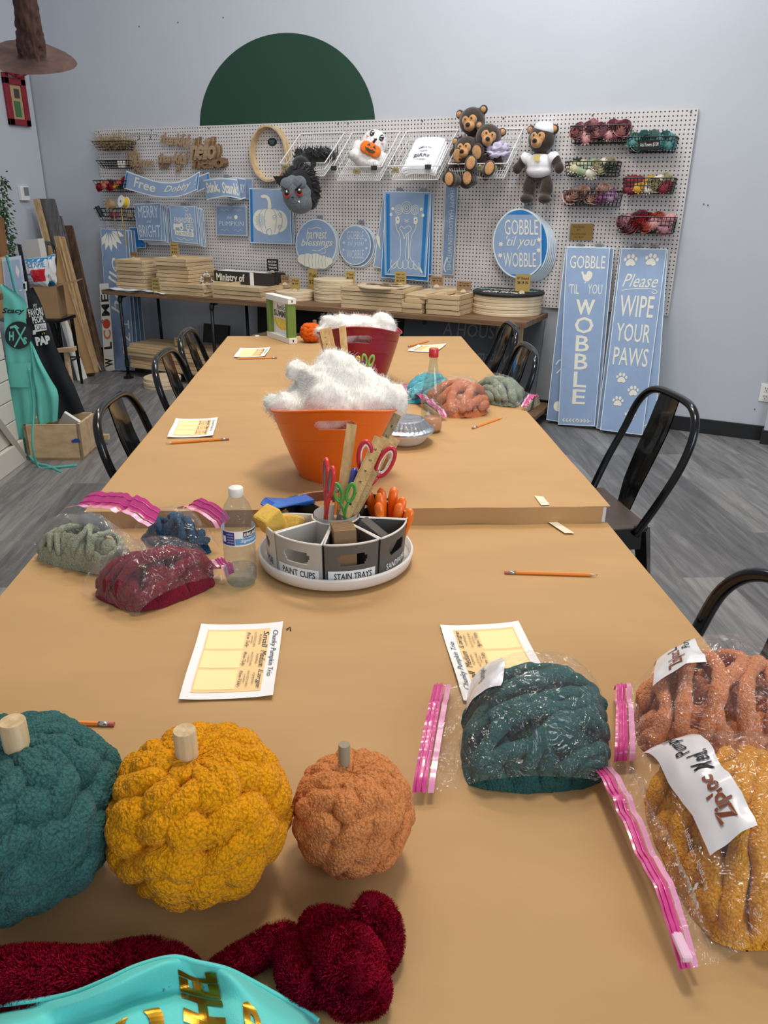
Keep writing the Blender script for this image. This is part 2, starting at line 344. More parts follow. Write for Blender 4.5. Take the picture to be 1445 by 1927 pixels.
# pegboards: perforated hardboard
def peg_mat():
    m = bpy.data.materials.new('perforated_hardboard'); m.use_nodes = True; nt = m.node_tree; N = nt.nodes.new; L = nt.links.new; b = nt.nodes['Principled BSDF']
    tc = N('ShaderNodeTexCoord'); mo = N('ShaderNodeVectorMath'); mo.operation = 'SCALE'; mo.inputs['Scale'].default_value = 1/.0254; L(tc.outputs['Object'], mo.inputs[0])
    fr = N('ShaderNodeVectorMath'); fr.operation = 'FRACTION'; L(mo.outputs[0], fr.inputs[0]); sb = N('ShaderNodeVectorMath'); sb.operation = 'SUBTRACT'; sb.inputs[1].default_value = (.5, 0, .5); L(fr.outputs[0], sb.inputs[0])
    mm = N('ShaderNodeVectorMath'); mm.operation = 'MULTIPLY'; mm.inputs[1].default_value = (1, 0, 1); L(sb.outputs[0], mm.inputs[0])
    ln = N('ShaderNodeVectorMath'); ln.operation = 'LENGTH'; L(mm.outputs[0], ln.inputs[0]); lt = N('ShaderNodeMath'); lt.operation = 'LESS_THAN'; lt.inputs[1].default_value = .185; L(ln.outputs['Value'], lt.inputs[0])
    mx = N('ShaderNodeMix'); mx.data_type = 'RGBA'; mx.inputs['A'].default_value = lin((206, 202, 202)); mx.inputs['B'].default_value = lin((52, 48, 46)); L(lt.outputs[0], mx.inputs['Factor']); L(mx.outputs['Result'], b.inputs['Base Color'])
    b.inputs['Roughness'].default_value = .55
    bp = N('ShaderNodeBump'); bp.inputs['Strength'].default_value = .8; bp.inputs['Distance'].default_value = .003; bp.invert = True; L(lt.outputs[0], bp.inputs['Height']); L(bp.outputs[0], b.inputs['Normal'])
    return m
PEGM = peg_mat(); PEGZ = .762
POFF = .026                                                   # board face distance from wall
for k, (x0, x1, lb) in enumerate(((-5.507, -3.068, 'left pegboard panel of white perforated hardboard behind the script words'), (-3.065, -.626, 'right pegboard panel of white perforated hardboard behind the teddy bears and flower baskets'))):
    m = MB().box(((x0+x1)/2, YW-POFF/2-.008, PEGZ+.61), (x1-x0, .006, 1.22)); 
    p = thing('pegboard', lb, 'pegboard', ((x0+x1)/2, YW-.002, PEGZ))
    MB().box(((x0+x1)/2, YW-POFF+.003, PEGZ+.61), (x1-x0, .006, 1.22)).build('board', PEGM, p)
    m = MB()
    for z in (.02, .6, 1.2): m.box(((x0+x1)/2, YW-POFF/2+.004, PEGZ+z), (x1-x0, .014, .03))
    m.build('batten', PINE, p)
    for i in range(5):
        m = MB(); q = Vector((x0+.04+i*(x1-x0-.08)/4, YW-POFF, PEGZ+1.2)); m.cyl(q, q-Vector((0, .003, 0)), .006, n=8)
        m.build('screw', mat('screw', (110, 105, 100), .4, .7), p)
# left shiplap counter
sp = at_z(0, 899, 0); sd = (at_z(50, 867, 0)-sp); sdir = Vector((-math.sin(TA-.04), math.cos(TA-.04), 0)); sn = Vector((-sdir.y, sdir.x, 0))
s0 = sp - sdir*.9; s1 = at_z(50, 867, 0); s1 = sp + sdir*(s1-sp).dot(sdir)
cn = thing('service_counter', 'white shiplap clad counter end behind the hanging aprons at the left edge', 'counter', (s0+s1)/2 + sn*.3)
L_ = (s1-s0).length; R_ = Matrix.Rotation(math.atan2(sdir.y, sdir.x), 3, 'Z'); SHIP = mat('shiplap_paint', (214, 208, 198), .5, var=.05, vs=6)
mid = (s0+s1)/2
MB().box(mid+sn*.32+Vector((0, 0, .45)), (L_-.02, .6, .9), R=R_).build('carcass', SHIP, cn)
for i in range(7): MB().box(mid+sn*.01+Vector((0, 0, .19+i*.117)), (L_, .02, .111), R=R_, bev=.003).build('shiplap_board', SHIP, cn)
MB().box(mid-sn*.008+Vector((0, 0, .065)), (L_, .03, .13), R=R_, bev=.004).build('base_trim', SHIP, cn)
a = s1-sdir*.02-sn*.018+Vector((0, 0, .04)); b = a-sdir*.6+Vector((0, 0, .72))
MB().tube([a, b], .022, 4).build('cross_brace', SHIP, cn)
MB().box(mid+sn*.3+Vector((0, 0, .94)), (L_+.04, .68, .035), R=R_, bev=.004).build('worktop', wood('counter_top', (120, 80, 50), (90, 58, 36), 1), cn)

# ------------------------------------------------------------------ tables
TPAPER = mat('kraft_paper', (187, 149, 101), .62, var=.07, vs=3., vstretch=(1, 3, 1), bump=.2, bs=14, spec=.3)
WTM = mat('white_table', (220, 218, 212), .5)
def table(name, label, a0, a1, b0, b1, z, front=True):
    c = T((a0+a1)/2, (b0+b1)/2, 0); t = thing(name, label, 'table', c, TA)
    R = Matrix.Rotation(TA, 3, 'Z'); w = a1-a0; l = b1-b0
    MB().box(c+Vector((0, 0, z-.026)), (w-.006, l-.006, .046), R=R, bev=.003).build('tabletop', WTM, t)
    for i in (-1, 1):
        for j in (-1, 1):
            p = T((a0+a1)/2+i*(w/2-.12), (b0+b1)/2+j*(l/2-.1), 0); MB().cyl(p, p+Vector((0, 0, z-.05)), .02, n=12).build('leg', PIPE, t)
    # kraft paper laid over the table with folded edges
    def top(s, q):
        A = a0-.003+s*(w+.006); B = b0-.003+q*(l+.006); p = T(A, B, z)
        e = .0008*math.sin(A*7+B*3)+.0008*math.sin(B*11+A*2)
        return p+Vector((0, 0, .0012+e))
    m = MB().grid(top, 24, 24)
    if front:                                                  # paper folded down over the near edge
        def fold(s, q): p = T(a0-.003+s*(w-.012), b0-.004-.002*math.sin(s*40), z+.001); return p+Vector((0, 0, -q*.047))+TV*(-.003*q*math.sin(s*23))
        m.grid(fold, 60, 3)
    def foldl(s, q): return T(a0-.004, b0+s*l, z+.001-q*(.02+.008*math.sin(s*9)))
    m.grid(foldl, 20, 1)
    m.build('paper_cover', TPAPER, t, smooth=True)
    return t
W_ = 1.2591
t1 = table('work_table', 'near work table under kraft paper with the knitted pumpkins', -1.325, -.003, -1.62, -.004, NZ, False)
t2 = table('work_table', 'middle work table under kraft paper holding the orange tub', -W_, 0, .0, 1.30, FZ)
t3 = table('work_table', 'farthest work table under kraft paper holding the framed summer sign', -W_, 0, 1.303, 2.5158, FZ, False)
# paper edges seen as white rim on the right of the middle table
MB().grid(lambda s, q: T(-.001+.006*q, .0+s*1.0, FZ-.002-.01*q+.002*math.sin(s*60)), 60, 1).build('paper_edge', PAPER, t2)
# masking tape
TAPE = mat('masking_tape', (226, 216, 192), .6)
m = MB()
a, b = at_z(1012, 936, FZ), at_z(1028, 953, FZ)
m.prism([at_z(1005, 935, FZ)+Vector((0, 0, .003)), at_z(1022, 937, FZ)+Vector((0, 0, .003)), at_z(1034, 952, FZ)+Vector((0, 0, .003)), at_z(1018, 953, FZ)+Vector((0, 0, .003))], (0, 0, .0006))
p0 = at_z(1018, 953, FZ); p1 = at_z(1034, 952, FZ); m.prism([p0-TV*.006+Vector((0, 0, .002)), p1-TV*.006+Vector((0, 0, .002)), p1-TV*.009+Vector((0, 0, -.046)), p0-TV*.009+Vector((0, 0, -.046))], -TV*.0006)
m.build('masking_tape', TAPE)
tag(bpy.data.objects['masking_tape'], 'strip of cream masking tape folded over the near edge of the middle table', 'tape')
m = MB().prism([at_z(1030, 985, NZ)+Vector((0, 0, .004)), at_z(1046, 984, NZ)+Vector((0, 0, .004)), at_z(1080, 1006, NZ)+Vector((0, 0, .004)), at_z(1062, 1006, NZ)+Vector((0, 0, .004))], (0, 0, .0006))
tag(m.build('masking_tape', TAPE), 'strip of cream masking tape lying slanted on the near table top', 'tape')

# ------------------------------------------------------------------ chairs
SEATW = mat('dark_brown_wood_seat', (74, 60, 52), .45, var=.2, vs=20)
def arc(a, b, c, n=10): return smooth_path([a, b, c], n)
def make_chair(label):
    t = thing('metal_chair', label, 'chair', (0, 0, 0))        # faces -x: back at +x, built at the origin
    V = Vector
    m = MB().box((0, 0, .452), (.36, .37, .022), bev=.01); m.build('seat', SEATW, t)
    m = MB()
    for sx, sy, l, w in ((0, -1, .34, 1), (0, 1, .34, 1), (1, 0, .35, 0), (-1, 0, .35, 0)):
        if w: m.box((0, sy*.182, .41), (.34, .006, .07))
        else: m.box((sx*.178, 0, .41), (.006, .35, .07))
    m.build('skirt', BLACK, t)
    for sx in (-1, 1):
        for sy in (-1, 1):
            MB().tube([V((sx*.165, sy*.165, .44)), V((sx*.225, sy*.21, 0))], [.030, .016], 4).build('leg', BLACK, t)
    h = [V((.13, -.19, .43)), V((.19, -.21, .56)), V((.245, -.212, .68)), V((.278, -.195, .785)), V((.295, -.13, .842)), V((.30, 0, .853)), V((.295, .13, .842)), V((.278, .195, .785)), V((.245, .212, .68)), V((.19, .21, .56)), V((.13, .19, .43))]
    MB().tube(smooth_path(h, 6), .0135, 12).build('back_frame', BLACK, t, True)
    pr = [(.175, .45), (.195, .54), (.228, .64), (.262, .74), (.288, .845)]
    def slat(s, q):
        k = q*(len(pr)-1); i = min(int(k), len(pr)-2); f = k-i; x = pr[i][0]*(1-f)+pr[i+1][0]*f; z = pr[i][1]*(1-f)+pr[i+1][1]*f
        w = .045+.018*math.sin(q*2.6)+.008*q; e = .006*math.cos((s-.5)*PI)
        if .25 < s < .75 and .55 < q < .85: e += .004
        return V((x+e, (s-.5)*2*w, z))
    m = MB().grid(slat, 12, 20); m.grid(lambda s, q: slat(1-s, q)+V((-.004, 0, 0)), 12, 20)
    m.build('back_slat', BLACK, t, True)
    m = MB().tube([V((.20, -.2, .12)), V((-.20, -.2, .12))], .006); m.tube([V((.20, .2, .12)), V((-.2, .2, .12))], .006); m.build('stretcher', BLACK, t)
    return t
ch0 = make_chair('black metal chair with brown seat beside the middle table on the right')
def put(o, a, b, rz): o.location = T(a, b, 0); o.rotation_euler = (0, 0, TA+rz); return o
put(ch0, .165, .74, .10)
GC = 'black metal cafe chairs around the work tables'; ch0['group'] = GC
for lb, a, b, rz in (('black metal chair at the right edge, only its curved back top in view', -.15, -.75, .30),
                     ('black metal chair at the left near the card and pencil of the middle table', -1.085, .70, PI-.05),
                     ('black metal chair at the left of the farthest table, nearer of the two', -1.09, 1.50, PI-.05),
                     ('black metal chair at the left far corner of the farthest table', -1.10, 2.06, PI-.02),
                     ('black metal chair right of the farthest table, beside the bagged yarn', -.12, 1.67, 0),
                     ('black metal chair on the right of the farthest table in front of the house sign', -.06, 2.33, 0),
                     ('black metal chair at the near left, barely in view beside the bag of sage yarn', -1.30, -.28, PI)):
    put(dup(ch0, label=lb, group=GC), a, b, rz)
# ------------------------------------------------------------------ stencil sheets on the pegboard
def wq(px, off, z=0): return [at_y(u, v, off) for u, v in px]
def sheet(name, label, px, off, deco=None, mats=None, bord=.012, cat='stencil', group=None, bands=None, curl=0.):
    tl, tr, br, bl = [Vector(p) for p in (wq(px, off) if isinstance(off, (int, float)) else [at_y(u, v, o) for (u, v), o in zip(px, off)])]
    n = Vector((0, -1, 0)); fn0 = quad(tl, tr, br, bl); asp = (tr-tl).length/max((tl-bl).length, 1e-6)
    fn = lambda s, t: fn0(s, t) + n*(curl*math.sin(t*PI)*.5 + curl*math.sin(s*PI)) 
    m = MB(); m.lift = Vector((0, -.00008, 0)); m.grid(fn, 8, 8, 0); m.grid(lambda s, t: fn(1-s, t)-n*.0012, 8, 8, 0)
    bx, by = bord*.45/max((tr-tl).length, .01), bord*.45/max((tl-bl).length, .01)
    f1 = lambda s, t: fn(bx+s*(1-2*bx), by+t*(1-2*by)) + n*.0006
    m.grid(f1, 8, 8, 1)
    if bands:
        for b in bands: x0, y0, x1, y1 = b; m.grid(lambda s, t: fn(x0+s*(x1-x0), y0+t*(y1-y0)) + n*.0009, 4, 8, 3)
    if deco: deco(m, lambda s, t: fn(s, t) + n*.0012, asp)
    o = m.build(name, mats or [EDGEW, BLUE, CREAM, BRIGHTB, BLUE2]); return tag(o, label, cat, group)
def clip(px, off, label, par=None):
    p = at_y(px[0], px[1], off); m = MB().box(p, (.05, .012, .018), bev=.003); m.cyl(p+Vector((-.018, 0, .008)), p+Vector((.018, 0, .008)), .006, n=10)
    m.box(p+Vector((0, off*.5, .002)), (.008, off, .006)); tag(m.build('sheet_clip', CLIPM), label, 'clip')
def backs(px, off, n, dx, label, name='stencil_sheet', group=None, shrink=0):
    for k in range(n):
        d = (k+1); q = [(u+dx[0]*d+random.uniform(-.5, .5), v+dx[1]*d+random.uniform(-1.2, 1.2)) for u, v in px]
        sheet(name, label.format(ORD[k+1] if k else 'second'), q, off-.006*d, None, [EDGEW, BLUE2 if k % 2 else BLUE, CREAM, BRIGHTB], group=group)
def paw(m, f, c, r, asp, a=0.):
    def P(x, y): return (c[0]+(x*math.cos(a)-y*math.sin(a))*r/asp, c[1]+(x*math.sin(a)+y*math.cos(a))*r)
    m.poly(f, [P(x, y) for x, y in ((-.9, -.7), (-.5, -.95), (0, -.8), (.5, -.95), (.9, -.7), (.75, -.2), (.45, .1), (.2, .3), (-.2, .3), (-.45, .1), (-.75, -.2))], 2)
    for x, y, q in ((-.95, .25, .25), (-.38, .75, .3), (.38, .75, .3), (.95, .25, .25)):
        cc = P(x, y); m.disc(f, cc, r*q, 2, 12, asp, 1.35, a)
def leaf(m, f, c, r, asp):
    pts = []
    for k in range(14): a = 2*PI*k/14+.2; q = r*(1 if k % 2 == 0 else .45); pts.append((c[0]+q*math.cos(a)/asp, c[1]+q*math.sin(a)))
    m.poly(f, pts, 2)
def curve2(pts, k=6): return [(p.x, p.y) for p in smooth_path([(a, b, 0) for a, b in pts], k)]
# tall narrow signs at the right
def d_gobble(m, f, asp):
    m.text(f, 'GOBBLE', (.10, .885, .92, .955), 2, .0)
    m.poly(f, curve2([(.46, .82), (.55, .815), (.63, .835), (.64, .86), (.58, .872), (.52, .868), (.50, .852), (.44, .855), (.43, .868), (.39, .868), (.385, .858), (.41, .85), (.42, .835)], 3), 2); m.stroke(f, [(.50, .82), (.50, .808), (.46, .806)], .004, 2, asp=asp)
    m.text(f, "'TIL", (.10, .745, .35, .80), 2, 0); m.text(f, 'YOU', (.56, .745, .90, .80), 2, 0)
    y = .715
    for ch, h in zip('WOBBLE', (.085, .092, .09, .09, .09, .085)):
        m.text(f, ch, (.30 if ch in 'WO' else .35, y-h, .76 if ch in 'WO' else .69, y), 2, .035 if ch == 'W' else .012); y -= h+.012
    for i in range(9):
        x = .12+.09*i
        if i == 4: m.stroke(f, [(x, .022), (x+.03, .04)], .006, 2, asp=asp)
        else: m.stroke(f, [(x, .028), (x+(.05 if i < 4 else -.05), .040)], .005, 2, asp=asp); m.stroke(f, [(x, .028), (x+(.05 if i < 4 else -.05), .018)], .005, 2, asp=asp)
    m.stroke(f, [(.1, .028), (.42, .028)], .0025, 2, asp=asp); m.stroke(f, [(.58, .028), (.9, .028)], .0025, 2, asp=asp)
def d_paws(m, f, asp):
    paw(m, f, (.24, .935), .030, asp, .05); paw(m, f, (.70, .94), .030, asp, -.15)
    m.text(f, 'Please', (.12, .795, .90, .865), 2, 0, .4); m.stroke(f, curve2([(.12, .775), (.4, .787), (.7, .79), (.88, .782), (.9, .768), (.82, .766), (.80, .776)]), .004, 2, asp=asp)
    m.text(f, 'WIPE', (.12, .635, .88, .75), 2, .006); m.text(f, 'YOUR', (.11, .50, .88, .60), 2, .006); m.text(f, 'PAWS', (.11, .37, .90, .47), 2, .006)
    for c, a in (((.36, .30), 0), ((.66, .235), .1), ((.34, .17), 0), ((.66, .10), 0)): paw(m, f, c, .026, asp, a)
gp = [(1066, 465), (1148, 466), (1119, 802), (1050, 799)]
sheet('door_sign_stencil', 'tall blue stencil reading GOBBLE TIL YOU WOBBLE leaning beside the shelf', gp, [.06, .06, .30, .30], d_gobble, cat='stencil')
sheet('door_sign_stencil', 'plain blue sheet peeking out left behind the tall GOBBLE TIL YOU WOBBLE stencil', [(1064, 463), (1140, 464), (1090, 800), (1028, 790)], [.05, .05, .27, .27], lambda m, f, a: (m.stroke(f, curve2([(.15, .28), (.3, .33), (.2, .36), (.1, .33)]), .006, 2, asp=a), m.disc(f, (.3, .09), .03, 2, asp=a)), [EDGEW, BLUE2, CREAM, BRIGHTB])
sheet('door_sign_stencil', 'blue sheet edge showing right behind the GOBBLE TIL YOU WOBBLE stencil', [(1080, 466), (1156, 466), (1124, 803), (1060, 800)], [.045, .045, .28, .28], None, [EDGEW, BLUE2, CREAM, BRIGHTB])
sheet('door_sign_stencil', 'tall blue stencil reading Please WIPE YOUR PAWS with cream paw prints', [(1169, 467), (1255, 468), (1209, 819), (1129, 809)], [.06, .06, .34, .34], d_paws)
sheet('door_sign_stencil', 'tall plain blue sheet behind the right edge of the WIPE YOUR PAWS stencil', [(1178, 467), (1257, 470), (1232, 822), (1160, 812)], [.05, .05, .32, .32], lambda m, f, a: m.stroke(f, [(.7, .05), (.8, .065)], .006, 2, asp=a), [EDGEW, BLUE, CREAM, BRIGHTB])
sheet('door_sign_stencil', 'pale blue sheet edge showing left behind the WIPE YOUR PAWS stencil', [(1166, 467), (1240, 468), (1190, 818), (1122, 806)], [.042, .042, .30, .30], None, [EDGEW, BLUE2, CREAM, BRIGHTB])
for px, lb in (((1092, 460), 'left clear clip above the GOBBLE TIL YOU WOBBLE stencil'), ((1127, 461), 'right clear clip above the GOBBLE TIL YOU WOBBLE stencil'), ((1201, 463), 'left clear clip above the WIPE YOUR PAWS stencil'), ((1233, 463), 'right clear clip above the WIPE YOUR PAWS stencil')): clip(px, .05, lb)
# round stencils
def round_sheet(label, c, rx, ry, off, deco=None, flat=None, mats=None, group=None, bands=False, name='round_stencil'):
    def P(x, y, k=1.): return at_y(c[0]+rx*k*x, c[1]-ry*k*y, off)
    pts = [(math.cos(a), math.sin(a)) for a in [2*PI*k/48 for k in range(48)]]
    if flat: pts = [(min(x, flat), y) for x, y in pts]
    m = MB(); m.lift = Vector((0, -.00008, 0)); m.prism([P(x, y) for x, y in pts], (0, .0015, 0), 0); e = Vector((0, -.0006, 0))
    m.add([P(x, y, .95)+e for x, y in pts], [tuple(range(48))], 1)
    if bands:
        m.add([P(x, y, .95)+e*2 for x, y in pts if y > .83], [tuple(range(len([1 for x, y in pts if y > .83])))], 3)
        m.add([P(x, y, .95)+e*2 for x, y in pts if y < -.88], [tuple(range(len([1 for x, y in pts if y < -.88])))], 3)
    if deco: deco(m, lambda s, t: P(s*2-1, t*2-1)+e*3, rx/ry)
    return tag(m.build(name, mats or [EDGEW, BLUE, CREAM, BRIGHTB]), label, 'stencil', group)
def d_gob2(m, f, asp):
    m.text(f, 'GOBBLE', (.22, .62, .84, .84), 2, 0, 0); m.text(f, "'til you", (.25, .42, .80, .61), 2, 0, .35); m.text(f, 'WOBBLE', (.20, .16, .80, .37), 2, 0)
    for c in ((.15, .49), (.14, .33), (.86, .55), (.85, .40)): leaf(m, f, c, .045, asp)
def d_harv(m, f, asp):
    m.text(f, 'harvest', (.26, .60, .76, .80), 2, .005, .3); m.text(f, 'blessings', (.14, .42, .90, .60), 2, .008, .3)
    m.stroke(f, curve2([(.3, .81), (.4, .80), (.5, .83), (.62, .80)]), .012, 2, asp=asp); m.stroke(f, curve2([(.40, .38), (.55, .36), (.70, .42), (.72, .33), (.62, .31)]), .012, 2, asp=asp)
    for x, y, r in ((.17, .20, .10), (.30, .18, .14), (.48, .16, .16), (.66, .14, .14), (.80, .16, .08)):
        m.disc(f, (x, y), r, 2, 20, asp, .95)
    for x in (.24, .34, .42, .50, .58, .66, .74): m.stroke(f, curve2([(x, .30), (x-.02, .18), (x, .04)]), .006, 4, asp=asp)
def d_gobs(m, f, asp):
    m.text(f, 'GOBBLE', (.25, .64, .78, .85), 2, 0); m.text(f, "til you", (.28, .44, .78, .62), 2, 0, .35); m.text(f, 'WOBBLE', (.24, .16, .78, .38), 2, 0)
    for c in ((.15, .56), (.14, .38), (.84, .62), (.86, .42)): leaf(m, f, c, .05, asp)
G_R = 'round stencil sheets hung behind the large GOBBLE TIL YOU WOBBLE round'
for k in range(6):
    round_sheet('blue round stencil %s behind the large flat-sided GOBBLE TIL YOU WOBBLE round' % (ORD[k+1] if k else 'directly'), (983+k*3.6, 460+k*1.5), 49-k*.6, 66-k*.6, .11-.014*k, None, None, [EDGEW, BLUE2 if k % 2 else BRIGHTB, CREAM, BRIGHTB], G_R)
round_sheet('large round blue stencil reading GOBBLE til you WOBBLE with bright blue bands', (978, 458), 51, 66, .13, d_gob2, .80, bands=True)
for k in range(3): round_sheet('blue round stencil %s behind the harvest blessings round' % (ORD[k+1] if k else 'directly'), (597+k*2.2, 460+k*1.2), 39, 47, .05-.008*k, None, None, [EDGEW, BLUE2, CREAM, BRIGHTB], 'round sheets behind the harvest blessings stencil')
round_sheet('round blue stencil reading harvest blessings above cream pumpkins', (595, 459), 39, 47.5, .06, d_harv, mats=[EDGEW, BLUE, CREAM, BRIGHTB, BLUE2])
for k in range(3): round_sheet('blue round stencil %s behind the small GOBBLE til you WOBBLE round' % (ORD[k+1] if k else 'directly'), (672+k*2.8, 463+k*.9), 33, 40, .05-.008*k, None, None, [EDGEW, BLUE2, CREAM, BRIGHTB], 'round sheets behind the small gobble stencil')
round_sheet('small round blue stencil reading GOBBLE til you WOBBLE in thin letters', (668, 461), 30, 37.5, .06, d_gobs, mats=[EDGEW, BLUE, SILVER, BRIGHTB])
clip((602, 408), .05, 'clear clip over the round harvest blessings stencil'); clip((680, 418), .05, 'clear clip over the small round gobble stencil'); clip((993, 389), .08, 'clear clip over the large round gobble stencil')
# turkey
def d_turkey(m, f, asp):
    S = lambda p, w=.008: m.stroke(f, curve2(p), w, 2, asp=asp)
    S([(.30, .72), (.27, .63), (.29, .56), (.35, .50), (.38, .40), (.38, .27), (.35, .20), (.2, .12), (.08, .04)]); S([(.68, .72), (.72, .63), (.70, .56), (.64, .50), (.61, .40), (.60, .27), (.64, .20), (.78, .12), (.92, .03)])
    S([(.35, .57), (.42, .52), (.46, .45), (.50, .50), (.55, .52), (.62, .56), (.58, .60), (.50, .59), (.46, .57), (.40, .60), (.35, .57)]); S([(.52, .50), (.51, .35), (.50, .22), (.54, .18), (.57, .22), (.56, .40), (.55, .52)])
    for x in (.20, .36, .48, .62, .74): S([(x-.03, .19), (x-.05, .12), (x+.02, .085), (x+.09, .12), (x+.08, .17)])
    for x, y, r in ((.33, .79, .055), (.50, .815, .07), (.68, .79, .055)):
        for q in (1, .65, .3): m.stroke(f, [(x+r*q*math.cos(a)/asp, y+r*q*math.sin(a)) for a in [PI*k/8 for k in range(16)]], .006, 2, True, asp)
    for x in (.20, .82, .16, .86): m.disc(f, (x, .80 if x in (.2, .82) else .73), .02, 2, asp=asp)
    for x in (.31, .71): m.poly(f, [(x-.05, .70), (x+.03, .71), (x+.05, .66), (x+.02, .62), (x-.04, .63)], 2); m.disc(f, (x, .675), .012, 4, 8, asp)
    S([(.46, .68), (.51, .665), (.56, .68)]); S([(.46, .66), (.51, .645), (.56, .66)])
    m.poly(f, [(.90, .04), (.84, .10), (.86, .12), (.93, .05)], 2)
sheet('stencil', 'blue stencil of a turkey wearing a rose crown with bright blue side bands', [(722, 360), (811, 361), (801, 521), (724, 517)], .085, d_turkey, [EDGEW, BLUE, CREAM, BRIGHTB, BLUE2], bands=[(.05, .03, .13, .97), (.87, .03, .95, .97)])
sheet('stencil', 'bright blue backed sheet sticking out below the turkey stencil', [(726, 362), (812, 363), (806, 530), (716, 522)], .075, None, [EDGEW, BRIGHTB, CREAM, BRIGHTB])
sheet('stencil', 'bright blue backed sheet at the right edge behind the turkey stencil', [(735, 362), (815, 363), (813, 517), (740, 515)], .06, None, [EDGEW, BRIGHTB, CREAM, BRIGHTB])
sheet('stencil', 'sunflower stencil fanned out to the left behind the turkey stencil', [(722, 362), (760, 363), (750, 512), (702, 502)], .055, lambda m, f, a: [m.poly(f, [(.25+.05*math.cos(q)/a, .2+.05*math.sin(q)), (.25+.22*math.cos(q-.12)/a, .2+.22*math.sin(q-.12)), (.25+.26*math.cos(q)/a, .2+.26*math.sin(q)), (.25+.22*math.cos(q+.12)/a, .2+.22*math.sin(q+.12))], 2) for q in (0.3, .8, 1.4, 1.9)] and m.disc(f, (.3, .5), .03, 2, asp=a))
clip((752, 357), .07, 'left clear clip above the turkey stencil'); clip((797, 358), .07, 'right clear clip above the turkey stencil')
# narrow strip
def d_strip(m, f, asp):
    m.text(f, 'HAPPY HALLOWEEN WITCHES', (.42, .05, .78, .93), 2, 0, 0, -90)
    m.stroke(f, curve2([(.35, .03), (.22, .06), (.2, .1), (.42, .2)]), .02, 2, asp=asp)
    for x, y in ((.5, .955), (.3, .87), (.35, .7), (.25, .6), (.3, .45)): m.disc(f, (x, y), .006, 2, 6, asp)
sheet('stencil', 'narrow blue strip stencil with small vertical lettering and a broom, below the bears', [(838, 346), (862, 346), (853, 518), (831, 516)], .05, d_strip, mats=[SILVER, BLUE2, SILVER, BRIGHTB]); clip((850, 343), .04, 'clear clip above the narrow strip stencil')
# big pumpkin
def d_pump(m, f, asp):
    for x, y, rx, ry in ((.28, .42, .19, .20), (.72, .42, .20, .20), (.40, .41, .20, .235), (.60, .41, .20, .24), (.5, .40, .17, .25)): m.disc(f, (x, y), rx, 2, 28, 1, ry/rx)
    for x, b in ((.33, -.09), (.42, -.05), (.60, .06), (.70, .10)): m.stroke(f, curve2([(.5, .66), (x+b*.3, .60), (x+b, .42), (x, .20)]), .010, 1, asp=asp)
    m.poly(f, curve2([(.46, .65), (.47, .76), (.42, .83), (.33, .83), (.30, .87), (.40, .89), (.50, .85), (.54, .76), (.55, .65)], 4), 2)
    for q in range(10):
        a = 2*PI*q/10; m.stroke(f, [(.28+.03*math.cos(a), .42+.03*math.sin(a)), (.28+.10*math.cos(a-.2), .42+.10*math.sin(a-.2)), (.28+.13*math.cos(a), .42+.13*math.sin(a)), (.28+.10*math.cos(a+.2), .42+.10*math.sin(a+.2))], .008, 1, True, asp)
    m.stroke(f, [(.28+.03*math.cos(a), .42+.03*math.sin(a)) for a in [PI*k/6 for k in range(12)]], .008, 1, True, asp)
    for x, y, s in ((.62, .48, 1), (.74, .30, 1), (.76, .52, -1)): m.stroke(f, [(x+.06*(1-k/14)*math.cos(k*.6)*s, y+.06*(1-k/14)*math.sin(k*.6)) for k in range(14)], .01, 1, asp=asp)
    m.stroke(f, curve2([(.40, .22), (.50, .28), (.54, .20), (.48, .14), (.40, .22)]), .01, 1, asp=asp)
sheet('stencil', 'blue stencil of a large cream floral pumpkin with bright blue left band', [(468, 354), (545, 356), (549, 460), (470, 457)], .07, d_pump, bands=[(.03, .02, .09, .98)])
backs([(470, 355), (547, 357), (551, 460), (472, 457)], .06, 2, (2.2, 0), 'blue sheet {} in the bundle behind the floral pumpkin stencil', 'stencil', 'sheets behind the floral pumpkin stencil')
# little square
def d_sq(m, f, asp):
    m.text(f, 'the', (.36, .55, .52, .68), 3, 0, .3); m.disc(f, (.66, .62), .075, 2, 8, asp); m.text(f, 'PUMPKIN', (.10, .32, .90, .48), 3, 0)
    for x in (.28, .72):
        for y in (.84, .16): m.stroke(f, curve2([(x-.14, y), (x-.06, y+.04), (x, y-.02), (x+.06, y+.04), (x+.14, y)]), .012, 3, asp=asp)
backs([(406, 387), (463, 387), (465, 444), (406, 442)], .05, 1, (1.2, 1), 'blue sheet {} behind the small square PUMPKIN stencil', 'stencil')
sheet('stencil', 'small square blue stencil reading the PUMPKIN below the stink stencil', [(406, 387), (463, 387), (465, 444), (407, 442)], .06, d_sq, [SILVER, BLUE2, CREAM, SILVER]); clip((434, 386), .055, 'clear clip over the small square PUMPKIN stencil')
